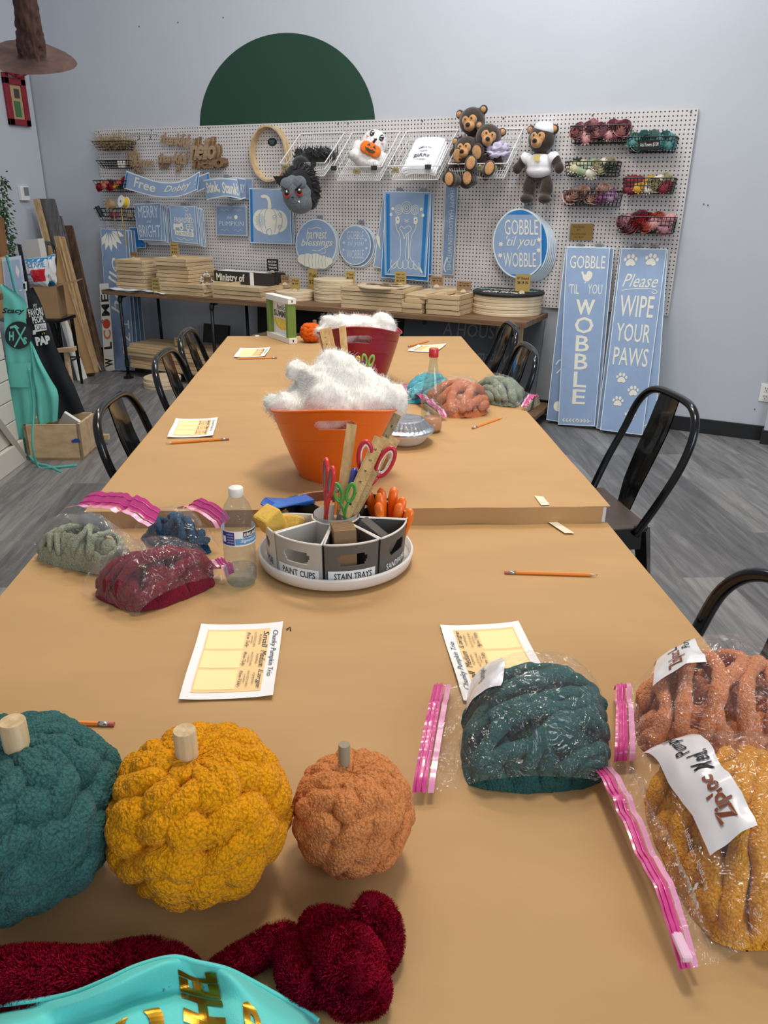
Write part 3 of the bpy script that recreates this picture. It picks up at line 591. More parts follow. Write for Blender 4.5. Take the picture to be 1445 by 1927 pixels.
# merry and bright, old fashioned hayrides
def d_merry(m, f, asp): m.text(f, 'MERRY', (.14, .62, .90, .94), 2, .0); m.text(f, 'and', (.42, .48, .62, .57), 2, 0, .4); m.text(f, 'BRIGHT', (.08, .08, .94, .42), 2, .0)
def d_hay(m, f, asp):
    m.text(f, 'OLD', (.60, .66, .84, .80), 2, .01); m.text(f, 'FASHIONED', (.16, .54, .92, .68), 2, .01)
    m.poly(f, [(.10, .42), (.12, .50), (.38, .50), (.40, .54), (.48, .54), (.48, .40), (.12, .40)], 2); m.disc(f, (.42, .40), .075, 2, 16, asp); m.disc(f, (.15, .37), .045, 2, 12, asp); m.disc(f, (.42, .40), .035, 4, 10, asp)
    m.stroke(f, [(.48, .40), (.60, .40)], .01, 2, asp=asp)
    for y in (.38, .44, .50): m.stroke(f, [(.60, y), (.90, y)], .02, 2, asp=asp)
    for x in (.62, .75, .88): m.stroke(f, [(x, .36), (x, .51)], .02, 2, asp=asp)
    for x in (.68, .84): m.disc(f, (x, .34), .035, 2, 12, asp)
    m.poly(f, [(.16, .19), (.16, .32), (.88, .30), (.88, .17)], 2); m.text(f, 'HAYRIDES', (.22, .20, .82, .29), 4, .01)
    m.stroke(f, curve2([(.55, .92), (.65, .95), (.75, .90), (.66, .86), (.6, .9)]), .015, 2, asp=asp); m.stroke(f, curve2([(.2, .12), (.4, .07), (.5, .12), (.6, .07), (.85, .11)]), .015, 2, asp=asp)
backs([(252, 384), (303, 383), (309, 453), (264, 452)], .12, 5, (3.2, 1.6), 'blue stencil sheet {} in the bundle behind MERRY and BRIGHT', 'stencil', 'sheets behind the MERRY and BRIGHT stencil')
sheet('stencil', 'blue stencil reading MERRY and BRIGHT in silver letters left of the hayrides', [(251, 384), (302, 382), (305, 453), (261, 451)], .125, d_merry, [EDGEW, BLUE2, SILVER, BRIGHTB]); clip((278, 381), .1, 'clear clip over the MERRY and BRIGHT stencil')
backs([(321, 387), (368, 388), (374, 459), (325, 455)], .12, 5, (2.8, 1.2), 'blue stencil sheet {} in the bundle behind the hayrides tractor', 'stencil', 'sheets behind the hayrides stencil')
sheet('stencil', 'blue stencil reading OLD FASHIONED HAYRIDES with a cream tractor and cart', [(319, 386), (366, 388), (372, 459), (323, 454)], .125, d_hay, [EDGEW, BLUE, CREAM, BRIGHTB, BLUE2]); clip((345, 385), .1, 'clear clip over the hayrides stencil')
sheet('stencil', 'bright blue sheet hanging left behind the MERRY and BRIGHT stencil', [(243, 428), (272, 428), (274, 466), (249, 468)], .07, None, [EDGEW, BRIGHTB, CREAM, BRIGHTB])
# curled banner
def curved(name, label, top, bot, off, deco, mats, bands=None, bul=.05):
    T_ = smooth_path([at_y(u, v, off+bul*b) for u, v, b in top], 8); B_ = smooth_path([at_y(u, v, off+bul*b) for u, v, b in bot], 8); n = len(T_)-1
    def fn(s, t):
        k = min(max(s, 0), 1)*n; i = min(int(k), n-1); f = k-i; return (B_[i].lerp(B_[i+1], f)).lerp(T_[i].lerp(T_[i+1], f), t)
    e = Vector((.0006, -.0012, 0)); m = MB(); m.grid(fn, n, 3, 0); m.grid(lambda s, t: fn(1-s, t)-e, n, 3, 0)
    m.grid(lambda s, t: fn(.012+s*.976, .07+t*.86)+e, n, 3, 1)
    for b in bands or []: m.grid(lambda s, t: fn(b[0]+s*(b[1]-b[0]), .07+t*.86)+e*1.6, 6, 3, 3)
    deco(m, lambda s, t: fn(s, t)+e*2.4, 4.)
    return tag(m.build(name, mats), label, 'stencil')
BM = [mat('sheet_white_edge', (226, 232, 236), .4), BLUE, CREAM, BRIGHTB]
curved('banner_stencil', 'longest curled blue banner stencil, its lettering starting with Free', [(238, 321, .2), (262, 330, .5), (300, 342, 1), (340, 341, 1), (376, 322, .6)], [(231, 354, .2), (256, 361, .5), (292, 370, 1), (335, 370, 1), (372, 357, .6)], .12,
       lambda m, f, a: (m.text(f, 'Free', (.20, .26, .48, .84), 2, .02), m.text(f, 'Dobby', (.58, .22, .88, .80), 2, .015, .3), m.text(f, '!', (.93, .35, .955, .85), 2, .01, .2)), BM, [(.02, .06), (.965, .985)])
curved('banner_stencil', 'bright blue banner sheet curling out behind the long curled Free banner', [(340, 338, 1), (365, 334, .5), (393, 324, 0)], [(345, 366, 1), (368, 362, .5), (396, 350, 0)], .09, lambda m, f, a: None, [EDGEW, BLUE2, CREAM, BRIGHTB], [(.9, .98)])
curved('banner_stencil', 'curled blue stencil reading Stink, Stank! beside the long curled Free banner', [(382, 339, 0), (400, 336, .6), (425, 335, .8), (446, 337, .2)], [(389, 377, 0), (405, 373, .6), (428, 370, .8), (453, 375, .2)], .10,
       lambda m, f, a: (m.text(f, 'Stink,', (.09, .2, .49, .86), 2, .04), m.text(f, 'Stank!', (.55, .16, .96, .80), 2, .03)), [EDGEW, BLUE, CREAM, BRIGHTB])
curved('banner_stencil', 'rumpled blue sheet behind the right end of the Stink, Stank! stencil', [(420, 336, 0), (440, 333, .6), (462, 336, .2)], [(430, 374, 0), (446, 377, .6), (462, 373, 0)], .07, lambda m, f, a: m.text(f, 'RY', (.72, .3, .95, .7), 2, .02), [EDGEW, BLUE2, SILVER, BRIGHTB])
sheet('stencil', 'pale blue sheet flat on the pegboard left of the floral pumpkin stencil', [(446, 335), (475, 336), (476, 376), (448, 374)], .045, None, [EDGEW, BLUE, CREAM, BRIGHTB]); clip((426, 332), .08, 'clear clip over the Stink, Stank! stencil')
# sunflower hello board and welcome sign at the left end
def d_sun(m, f, asp):
    for a in (-2.3, -1.9, -1.5, -1.1, -.7, -.3):
        c = (.35, 1.0); g = lambda r, q: (min(max(c[0]+r*math.cos(q)/asp*.9, .03), .97), min(c[1]+r*math.sin(q), .985)); m.poly(f, [g(.03, a), g(.11, a-.2), g(.16, a), g(.11, a+.2)], 2)
    m.text(f, 'hello', (.25, .40, .62, .80), 2, .0, .3, 90); m.disc(f, (.25, .66), .012, 2, asp=asp); m.disc(f, (.8, .72), .03, 2, 10, asp)
    for k, chx in enumerate('MNH'): m.text(f, chx, (.6, .12+.09*k, .9, .18+.09*k), 2, .0)
sheet('door_sign_stencil', 'tall blue hello stencil with a cream sunflower at the left end of the pegboard', [(189, 430), (236, 432), (254, 697), (206, 697)], [.12, .12, .42, .42], d_sun, [SILVER, BLUE2, CREAM, BRIGHTB], .012)
for k in range(3): sheet('door_sign_stencil', 'blue sheet edge %s behind the tall hello sunflower stencil' % (ORD[k+1] if k else 'directly'), [(195+6*k, 431), (241+6*k, 433), (262+8*k, 692), (216+8*k, 692)], [.11-.02*k, .11-.02*k, .38-.06*k, .38-.06*k], None, [EDGEW, BLUE2, CREAM, BRIGHTB], group='sheets behind the hello sunflower stencil')
def d_wel(m, f, asp):
    y = .97
    m.text(f, 'E', (.1, .80, .9, .88), 4, .02, 0, 90)
    m.text(f, 'M', (.08, .64, .92, .77), 4, .03, 0, 90); m.disc(f, (.5, .55), .055, 5, 20, asp); m.stroke(f, curve2([(.2, .60), (.05, .585), (.1, .56)]), .01, 4, asp=asp)
    m.text(f, 'C', (.12, .37, .9, .48), 6, .03, 0, 90); m.text(f, 'L', (.1, .26, .9, .34), 4, .03, 0, 90); m.text(f, 'E', (.1, .17, .9, .24), 1, .03, 0, 90); m.text(f, 'W', (.1, .05, .9, .15), 4, .03, 0, 90)
sheet('welcome_sign', 'narrow white wooden WELCOME sign with a red pumpkin standing at the shelf end', [(187, 534), (204, 533), (216, 697), (197, 699)], .44, d_wel, [WHITE, WHITE, CREAM, BRIGHTB, INK, mat('pumpkin_red', (196, 70, 44), .6), mat('letter_orange', (214, 120, 56), .6)], cat='sign')
# gold price sign
GOLD = mat('gold_card', (150, 122, 68), .45, .4)
def d_gold(m, f, asp): m.text(f, 'Floral Flowers', (.12, .74, .62, .90), 1, 0); m.text(f, '$35', (.3, .55, .45, .68), 1, 0); m.text(f, '18 in. WITH STAND', (.06, .30, .72, .42), 1, 0); m.text(f, 'for $50', (.22, .10, .60, .24), 1, 0)
o = MB(); q = [at_y(u, v, .04) for u, v in ((1074, 421), (1117, 421), (1114, 452), (1071, 451))]; o.prism(q[::-1], (0, .002, 0)); d_gold(o, lifted(quad(*q), (0, -.0007, 0)), 1.4)
tag(o.build('price_card', [GOLD, mat('brown_ink', (70, 50, 24), .7)]), 'gold price card pinned above the GOBBLE TIL YOU WOBBLE tall stencil', 'price card')
# ------------------------------------------------------------------ wire baskets
def wire_basket(name, label, cat, x0, x1, z1, z0, d, m_, r=.0022, nx=10, ny=3, nz=3, inset=.02, group=None):
    yb, yf = YW-.028, YW-.028-d; t = thing(name, label, cat, ((x0+x1)/2, YW-.026, z0), 0, group); V = Vector
    def P(s, q, h):                                            # h 0 bottom 1 top
        i = inset*(1-h); return V((x0+i+s*(x1-x0-2*i), yb+(yf+i-yb)*q, z0+(z1-z0)*h))
    MB().tube([P(0, 0, 1), P(1, 0, 1), P(1, 1, 1), P(0, 1, 1)], r*1.7, 6, closed=True).build('rim', m_, t)
    m = MB()
    for k in range(1, nz): m.tube([P(0, 0, k/nz), P(1, 0, k/nz), P(1, 1, k/nz), P(0, 1, k/nz)], r, 4, closed=True)
    m.tube([P(0, 0, 0), P(1, 0, 0), P(1, 1, 0), P(0, 1, 0)], r, 4, closed=True)
    for k in range(nx+1): m.tube([P(k/nx, 0, 1), P(k/nx, 0, 0), P(k/nx, 1, 0), P(k/nx, 1, 1)], r, 4)
    for k in range(1, ny): m.tube([P(0, k/ny, 1), P(0, k/ny, 0), P(1, k/ny, 0), P(1, k/ny, 1)], r, 4)
    m.build('mesh', m_, t); return t, P
FB = []
for u0, u1, v1, v0, lb in ((1074, 1183, 236, 268, 'black wire basket of dusty rose flowers, top left of the six flower baskets'), (1183, 1272, 257, 285, 'black wire basket of teal flowers with a small chalk sign'), (1064, 1163, 304, 331, 'black wire basket of cream and sage flowers with dark leaves'),
                           (1173, 1269, 335, 364, 'black wire basket of white, mustard and wine flowers'), (1061, 1166, 359, 388, 'black wire basket of plum and blush roses, lowest of the left three'), (1164, 1270, 408, 439, 'black wire basket of mauve and red flowers, lowest of the right three')):
    a = at_y(u0, v1, .15); b = at_y(u1, v1, .15); c = at_y((u0+u1)/2, v0, .14); FB.append(wire_basket('wire_basket', lb, 'basket', a.x, b.x, (a.z+b.z)/2, c.z, .125, WIRE, nx=14, nz=4, inset=.012))
LB = []
for u0, u1, v1, v0, lb in ((173, 236, 266, 281, 'black wire basket of dried grass at the top left of the pegboard'), (181, 236, 302, 316, 'nearly empty black wire basket holding a small cream tag, second from the top left'), (175, 236, 340, 360, 'black wire basket of coloured blooms left of the long curled Free banner'), (177, 251, 393, 415, 'black wire basket with spools at the lowest left of the pegboard')):
    a = at_y(u0, v1, .15); b = at_y(u1, v1, .15); c = at_y((u0+u1)/2, v0, .14); LB.append(wire_basket('wire_basket', lb, 'basket', a.x, b.x, (a.z+b.z)/2, c.z, .125, WIRE, nx=10, nz=3, inset=.03))
# flowers: one rose bloom, copied
def bloom_proto(name, mt, kind):
    m = MB()
    if kind == 'rose':
        m.ball((0, 0, .010), (.020, .020, .014), n=12)
        for ring, (n, r, h, tilt) in enumerate(((6, .036, .020, .9), (5, .028, .028, .6), (5, .020, .032, .35), (3, .011, .034, .15))):
            for k in range(n):
                a = 2*PI*k/n+ring*.7
                def pet(s, q, a=a, r=r, h=h, tilt=tilt, n=n):
                    w = (s-.5)*2*PI/n*1.35; rr = r*(.45+.55*q**.5)*(1-.12*abs(s-.5)*2*q); return Vector((rr*math.cos(a+w), rr*math.sin(a+w), h*q*1.2-.008*q*q*tilt*2+.004*math.cos((s-.5)*PI)*q))
                m.grid(pet, 5, 4)
    elif kind == 'mum':
        m.ball((0, 0, .006), (.026, .026, .020), n=12)
        for ring in range(5):
            n = 14-ring
            for k in range(n):
                a = 2*PI*k/n+ring*.3; L = .034-.006*ring; e = .1+ring*.28; d = Vector((math.cos(a)*math.cos(e), math.sin(a)*math.cos(e), math.sin(e))); sd_ = Vector((-math.sin(a), math.cos(a), 0))*.0045
                m.add([Vector((0, 0, .004)), d*L*.7+sd_*1.3, d*L*1.05, d*L*.7-sd_*1.3], [(0, 1, 2, 3)])
    else:
        for k in range(7):
            a = 2*PI*k/7; e = .5+.3*(k % 2); d = Vector((math.cos(a)*math.cos(e), math.sin(a)*math.cos(e), math.sin(e))); sd_ = Vector((-math.sin(a), math.cos(a), 0))*.012
            m.add([Vector((0, 0, 0)), d*.03+sd_+Vector((0, 0, .004)), d*.055, d*.03-sd_+Vector((0, 0, .004))], [(0, 1, 2, 3)])
    o = m.build(name, mt, None, True, (0, 0, 0)); return o
FC = {'dusty rose': (206, 150, 150), 'mauve': (170, 120, 130), 'teal': (84, 140, 138), 'pale teal': (132, 164, 158), 'cream': (216, 208, 176), 'sage': (160, 178, 144), 'dark green': (40, 58, 46), 'white': (226, 222, 208), 'mustard': (200, 152, 52), 'wine': (132, 40, 58), 'plum': (132, 70, 110), 'blush': (216, 180, 166), 'lilac': (150, 116, 150), 'red': (170, 34, 52), 'coral': (206, 110, 96), 'dark slate': (60, 64, 66)}
used_proto = {}
def bloom(col, kind, loc, R, sc, label, group):
    k = (col, kind)
    nm = {'rose': 'rose_bloom', 'mum': 'chrysanthemum_bloom', 'leaf': 'leaf_sprig'}[kind]
    if k not in used_proto: o = bloom_proto(nm, mat('petal_'+col.replace(' ', '_'), FC[col], .85, var=.25, vs=60), kind); used_proto[k] = o
    else: o = used_proto[k].copy(); COL.objects.link(o)
    o.location = loc; o.rotation_euler = R; o.scale = (sc,)*3; tag(o, label, 'flower', group); return o
ROWN = ['front row', 'middle row', 'back row']
def fill(bk, cols, n, seed, nm, zbase=0):
    t, P = bk; rnd = random.Random(seed); cnt = {}
    for k in range(n):
        s = .08+.84*((k*.618) % 1); q = .30+.45*rnd.random(); h = .30+.62*(k/n); p = P(s, q if k < n*.6 else .5, h*1.02)
        if k < n*.5: q = .74; p = P(s, q, .22+.4*rnd.random())
        c, kd = cols[k % len(cols)]
        o = bloom(c, kd, p, (rnd.uniform(.5, 1.3), rnd.uniform(-.4, .4), rnd.uniform(-.5, .5)), rnd.uniform(.85, 1.15)*(1.35 if kd != 'leaf' else .8), '', 'artificial flowers in the %s' % nm)
        cnt.setdefault((c, kd), []).append(o)
    for (c, kd), os_ in cnt.items():
        os_.sort(key=lambda o: o.location.x)
        for i, o in enumerate(os_): o['label'] = '%s artificial %s, %s in the %s' % (c, {'rose': 'rose', 'mum': 'chrysanthemum', 'leaf': 'leaf sprig'}[kd], 'leftmost' if i == 0 else ('rightmost' if i == len(os_)-1 else ORD[i]+' from left'), nm); o['category'] = 'flower'
fill(FB[0], [('dusty rose', 'rose'), ('mauve', 'rose'), ('dusty rose', 'mum'), ('mauve', 'rose')], 22, 1, 'top left flower basket')
fill(FB[1], [('teal', 'mum'), ('pale teal', 'rose'), ('teal', 'mum'), ('teal', 'rose')], 18, 2, 'teal flower basket')
fill(FB[2], [('cream', 'mum'), ('cream', 'rose'), ('sage', 'mum'), ('dark green', 'leaf'), ('white', 'mum')], 20, 3, 'cream and sage flower basket')
fill(FB[3], [('wine', 'mum'), ('cream', 'rose'), ('mustard', 'mum'), ('wine', 'mum'), ('white', 'mum')], 20, 4, 'white, mustard and wine flower basket')
fill(FB[4], [('blush', 'rose'), ('plum', 'mum'), ('dark slate', 'leaf'), ('lilac', 'mum'), ('blush', 'rose')], 20, 5, 'plum and blush flower basket')
fill(FB[5], [('mauve', 'rose'), ('dusty rose', 'mum'), ('red', 'rose'), ('mauve', 'mum'), ('coral', 'rose')], 22, 6, 'lowest right flower basket')
fill(LB[2], [('red', 'rose'), ('mustard', 'mum'), ('coral', 'mum'), ('dark green', 'leaf')], 9, 7, 'basket left of the long curled Free banner')
q = FB[1][1]; o = MB(); c = [q(a_, 1.0, b_)+Vector((0, -.022, 0)) for a_, b_ in ((.24, .74), (.70, .76), (.70, .12), (.24, .08))]; o.prism(c, (0, .003, 0)); o.text(lifted(quad(*c), (0, -.0007, 0)), 'Add flowers $1.00', (.06, .3, .94, .75), 1, 0)
tag(o.build('chalk_sign', [BMAT, PAPER]), 'small black sign with white lettering on the teal flower basket', 'sign')
# dried grass
m = MB(); t, P = LB[0]; rnd = random.Random(3)
for k in range(420):
    p = P(rnd.uniform(.05, .95), rnd.uniform(.1, .9), rnd.uniform(.2, .95)); d = Vector((rnd.uniform(-1, 1), rnd.uniform(-.6, .3), rnd.uniform(-.2, 1.0))).normalized(); L = rnd.uniform(.06, .15); m.tube([p, p+d*L*.5, p+d*L+Vector((0, 0, -.02))], .0011, 3, cap=False)
o = m.build('dried_grass', mat('dried_grass', (190, 164, 112), .9, var=.4, vs=60)); tag(o, 'tangle of tan dried grass spilling from the top left wire basket', 'dried grass', kind='stuff')
t, P = LB[1]; tag(MB().box(P(.72, .6, .5), (.06, .04, .06), rz=.3, bev=.004).build('paper_tag', CREAM), 'small cream tag in the nearly empty wire basket', 'tag')
# spools in lowest left basket
t, P = LB[3]
def spool(label, c, ax, r, w, core, flange, ribbon_c, tail=None):
    t = thing('ribbon_spool', label, 'spool', c); ax = Vector(ax).normalized(); c = Vector(c)
    MB().cyl(c-ax*w/2, c+ax*w/2, r*.86, n=28).build('ribbon', ribbon_c, t)
    for sgn in (-1, 1): MB().cyl(c+ax*sgn*w/2, c+ax*(sgn*w/2+sgn*.003), r, n=28).cyl(c+ax*(sgn*w/2), c+ax*sgn*(w/2+.0045), r*.22, n=14, m=1).build('flange', [flange, KRAFT], t)
    if tail: MB().tube(smooth_path(tail, 6), .005, 6, flat=.3).build('ribbon_tail', ribbon_c, t)
    return t
YEL = mat('yellow_ribbon', (212, 172, 44), .5); 
c = at_y(226, 380, .20); spool('yellow ribbon spool with white end disc over the lowest left wire basket', c+Vector((.02, .02, 0)), (-.25, -1, .25), .048, .05, None, WHITE, YEL, [at_y(228, 390, .19), at_y(231, 420, .2), at_y(235, 440, .17), at_y(237, 470, .15)])
c = at_y(208, 385, .16); spool('tan jute spool beside the yellow ribbon spool', c, (-.3, -1, .2), .042, .05, None, KRAFT, mat('jute', (158, 132, 104), .9), [at_y(214, 395, .17), at_y(216, 415, .18), at_y(219, 432, .17), at_y(228, 455, .14)])
m = MB(); a = at_y(182, 388, .17); b = at_y(192, 408, .15); m.cyl(a, b, .020, n=18); m.cyl(a, a+(a-b)*.02, .008, n=12, m=1); tag(m.build('thread_cone', [BMAT, PAPER]), 'black thread cone tilted in the lowest left wire basket', 'thread')
m = MB(); m.ball(P(.35, .6, .45), (.05, .03, .03), n=14); tag(m.build('pink_yarn_ball', mat('pink_yarn', (176, 90, 104), .9, bump=.5, bs=120), smooth=True), 'small pink skein in the lowest left wire basket', 'skein')
m = MB(); m.ball(P(.8, .6, .45), (.03, .03, .03), n=14); tag(m.build('twine_ball', mat('twine', (168, 150, 118), .9, bump=.5, bs=120), smooth=True), 'small tan twine ball in the lowest left wire basket', 'twine')
# white tilted wire baskets
WB = []
for k, (x0, x1, zb, zf, lb) in enumerate(((-3.434, -3.055, 1.903, 1.689, 'white wire basket over the grey wolf plush, leftmost of four'), (-2.990, -2.605, 1.900, 1.661, 'white wire basket holding the ghost plush'), (-2.555, -2.168, 1.898, 1.665, 'white wire basket holding folded white shirts'), (-2.11, -1.705, 1.897, 1.675, 'white wire basket of small teddy bears and lilac shirts, rightmost of four'))):
    yb, yf, dp = YW-.03, YW-.03-.29, .085; t = thing('white_wire_basket', lb, 'basket', ((x0+x1)/2, YW-.028, zf-dp)); V = Vector
    def P(s, q, h, x0=x0, x1=x1, zb=zb, zf=zf):
        i = .022*(1-h); return V((x0+i+s*(x1-x0-2*i), yb+(yf+i-yb)*q, zb+(zf-zb)*q - dp*(1-h)*(1.0+.35*(1-q))))
    MB().tube([P(0, 0, 1), P(1, 0, 1), P(1, 1, 1), P(0, 1, 1)], .0042, 8, closed=True).build('rim', WWIRE, t)
    m = MB()
    m.tube([P(0, 0, 0), P(1, 0, 0), P(1, 1, 0), P(0, 1, 0)], .0035, 6, closed=True); m.tube([P(0, 0, .5), P(1, 0, .5), P(1, 1, .5), P(0, 1, .5)], .0022, 4, closed=True)
    for j in range(23): m.tube([P(j/22, 0, 1), P(j/22, 0, 0), P(j/22, 1, 0), P(j/22, 1, .72 if True else 1)], .0017, 4)
    for j in range(1, 8): m.tube([P(0, j/8, 1), P(0, j/8, 0), P(1, j/8, 0), P(1, j/8, 1)], .0017, 4)
    m.build('mesh', WWIRE, t)
    WB.append((t, P))
for k, s, lb in ((0, .38, 'black binder clip left on the front rim of the basket above the wolf plush'), (0, .76, 'black binder clip right on the front rim of the basket above the wolf plush'), (1, .03, 'black binder clip at the left front corner of the ghost basket'), (1, .86, 'black binder clip at the right front of the ghost basket'), (2, .78, 'black binder clip on the folded shirt basket')):
    p = WB[k][1](s, 1, 1); m = MB().prism([p+Vector((-.022, -.008, .008)), p+Vector((.022, -.008, .008)), p+Vector((.018, -.014, -.022)), p+Vector((-.018, -.014, -.022))], (0, .014, 0)); m.tube([p+Vector((-.006, 0, .008)), p+Vector((-.008, 0, .032)), p+Vector((.008, 0, .032)), p+Vector((.006, 0, .008))], .0012, 5)
    tag(m.build('binder_clip', BMAT), lb, 'clip')
for k, s, lb in ((0, .10, 'wolf'), (1, .5, 'ghost'), (2, .14, 'folded shirt'), (3, .55, 'lilac shirt'), (3, .78, 'teddy bear')):
    p = WB[k][1](s, 1.02, .75); tag(MB().box(p, (.055, .003, .028), bev=.001).text(lambda a, b, p=p: p+Vector((-.024+a*.048, -.0022, -.008+b*.016)), '$20', (.3, .2, .7, .8), 1).build('price_card', [mat('gold_tag', (150, 138, 90), .5, .2), INK]), 'small gold price tag on the front of the %s basket' % lb if k < 3 or s < .6 else 'second small gold price tag on the teddy bear basket, right of the first', 'price card')
# ------------------------------------------------------------------ plush toys
def fur(name, c, b=1.): return mat(name, c, .95, var=.3, vs=90, bump=b, bs=220, sheen=.4, spec=.1)
def blobs(name, balls, m_, parent=None, vox=.006, sm=6, M=None):
    m = MB(); m.M = M or Matrix.Identity(4)
    for b in balls:
        c, r = b[0], b[1]; m.ball(c, r, n=20, R=b[2] if len(b) > 2 else None)
    o = m.build(name, m_, parent, True)
    rm = o.modifiers.new('remesh', 'REMESH'); rm.mode = 'VOXEL'; rm.voxel_size = vox; rm.use_smooth_shade = True
    s = o.modifiers.new('smooth', 'SMOOTH'); s.iterations = sm; s.factor = .6
    return o
BF = fur('bear_fur', (64, 53, 46)); BFACE = fur('bear_face', (200, 150, 100), .5); EYE = mat('plush_eye', (12, 12, 14), .15, coat=1.); SHIRTW = mat('white_jersey', (226, 226, 230), .85, bump=.3, bs=60); LIL = mat('lilac_jersey', (204, 198, 220), .85, var=.1, vs=30, bump=.5, bs=40)
NOSEB = fur('bear_nose', (58, 38, 30), .3)
def bear(label, loc, rot, sc=1., shirt=False, sit=False, group=None):
    M = Matrix.Translation(loc) @ Matrix.Rotation(rot[2], 4, 'Z') @ Matrix.Rotation(rot[1], 4, 'Y') @ Matrix.Rotation(rot[0], 4, 'X') @ Matrix.Scale(sc, 4)
    t = thing('teddy_bear', label, 'teddy bear', loc, 0, group); B = []
    V = Vector
    legs = [((-.062, 0, -.22), (.042, .045, .075)), ((.062, 0, -.22), (.042, .045, .075)), ((-.064, -.022, -.29), (.042, .06, .032)), ((.064, -.022, -.29), (.042, .06, .032))] if not sit else \
           [((-.06, -.09, -.13), (.045, .08, .045)), ((.06, -.09, -.13), (.045, .08, .045)), ((-.065, -.16, -.12), (.042, .032, .055)), ((.065, -.16, -.12), (.042, .032, .055))]
    arms = [((-.11, -.01, -.055), (.035, .035, .06), Matrix.Rotation(.6, 3, 'Y')), ((.11, -.01, -.055), (.035, .035, .06), Matrix.Rotation(-.6, 3, 'Y')), ((-.145, -.02, -.105), (.032, .034, .036)), ((.145, -.02, -.105), (.032, .034, .036))]
    B = [((0, 0, .07), (.088, .08, .085)), ((0, .005, -.09), (.075, .062, .095)), ((-.082, .01, .125), (.03, .018, .03)), ((.082, .01, .125), (.03, .018, .03))] + legs + arms
    blobs('body', B, BF, t, .007, 5, M)
    blobs('face', [((-.02, -.062, .075), (.032, .02, .034)), ((.02, -.062, .075), (.032, .02, .034)), ((0, -.078, .04), (.036, .036, .030))], BFACE, t, .005, 4, M)
    m = MB(); m.M = M; m.ball((0, -.112, .052), (.017, .014, .014), n=14); m.build('nose', NOSEB, t, True)
    for s in (-1, 1):
        m = MB(); m.M = M; m.ball((s*.021, -.083, .088), .0065, n=12); m.build('eye', EYE, t, True)
        m = MB(); m.M = M; m.ball((s*.083, -.004, .125), (.019, .01, .019), n=12); m.build('ear_lining', BFACE, t, True)
        if sit: m = MB(); m.M = M; m.ball((s*.065, -.19, -.12), (.03, .006, .042), n=14); m.build('foot_pad', BFACE, t, True)
    if shirt:
        blobs('shirt', [((0, .003, -.085), (.086, .074, .078)), ((-.095, -.008, -.045), (.043, .041, .041)), ((.095, -.008, -.045), (.043, .041, .041)), ((0, .003, -.12), (.088, .076, .05))], SHIRTW, t, .006, 4, M)
        blobs('headband', [((.015, .012, .125), (.074, .078, .048), Matrix.Rotation(.25, 3, 'Y'))], SHIRTW, t, .006, 4, M)
        m = MB(); m.M = M; m.prism([V((0, -.081, -.03)), V((.035, -.079, -.03)), V((.03, -.083, -.065)), V((-.01, -.084, -.06))], (0, -.003, 0)); m.build('badge', mat('yellow_badge', (206, 184, 96), .7), t)
    return t
bear('brown teddy bear in a white shirt and headband hanging on the pegboard', at_y(1018, 274, .10)+Vector((0, 0, -.03)), (0, 0, -.12), 1.0, True)
bear('brown teddy bear at the top of the pile, above the basket rim', at_y(891, 250, .16), (.1, -.15, .05), 1.0, False, True, 'teddy bears piled in the rightmost white basket')
bear('brown teddy bear in the middle of the pile, head turned to the right', at_y(913, 279, .24), (0, .25, .35), .95, False, True, 'teddy bears piled in the rightmost white basket')
bear('brown teddy bear low at the front left of the basket', at_y(878, 302, .25), (0, -.05, .05), .95, False, True, 'teddy bears piled in the rightmost white basket')
# lilac shirts crumpled
def crumple(name, label, cat, c, r, m_, seed=1, amp=.35, fr=9., n=(40, 26), grp=None, M=None):
    u = np.linspace(0, 2*np.pi, n[0], endpoint=False); v = np.linspace(-np.pi/2, np.pi/2, n[1]+1); U, Vv = np.meshgrid(u, v)
    D = np.stack([np.cos(Vv)*np.cos(U), np.cos(Vv)*np.sin(U), np.sin(Vv)], -1); N = fbm(D*fr*.35+seed*7, 4, seed)
    N = 1-np.abs(N)*2*amp*1.6+fbm(D*2+seed, 2, seed)*amp
    D = D*np.array(r)*N[..., None]
    if M is not None: D = D @ np.array(M).T
    P = D + np.array(c); return tag(np_mesh(name, P.reshape(-1, 3), grid_faces(n[0], n[1]), m_), label, cat, grp)
P3 = WB[3][1]; c = P3(.70, .55, .5); crumple('folded_shirt', 'crumpled lilac shirt heap in the rightmost white basket', 'shirt', c+Vector((0, 0, .03)), (.10, .13, .07), LIL, 3, .5, 14)
c = P3(.42, .92, .55); crumple('folded_shirt', 'rolled lilac shirt behind the gold price tags of the bear basket', 'shirt', c+Vector((.02, .02, .0)), (.06, .04, .045), LIL, 5, .4, 10)
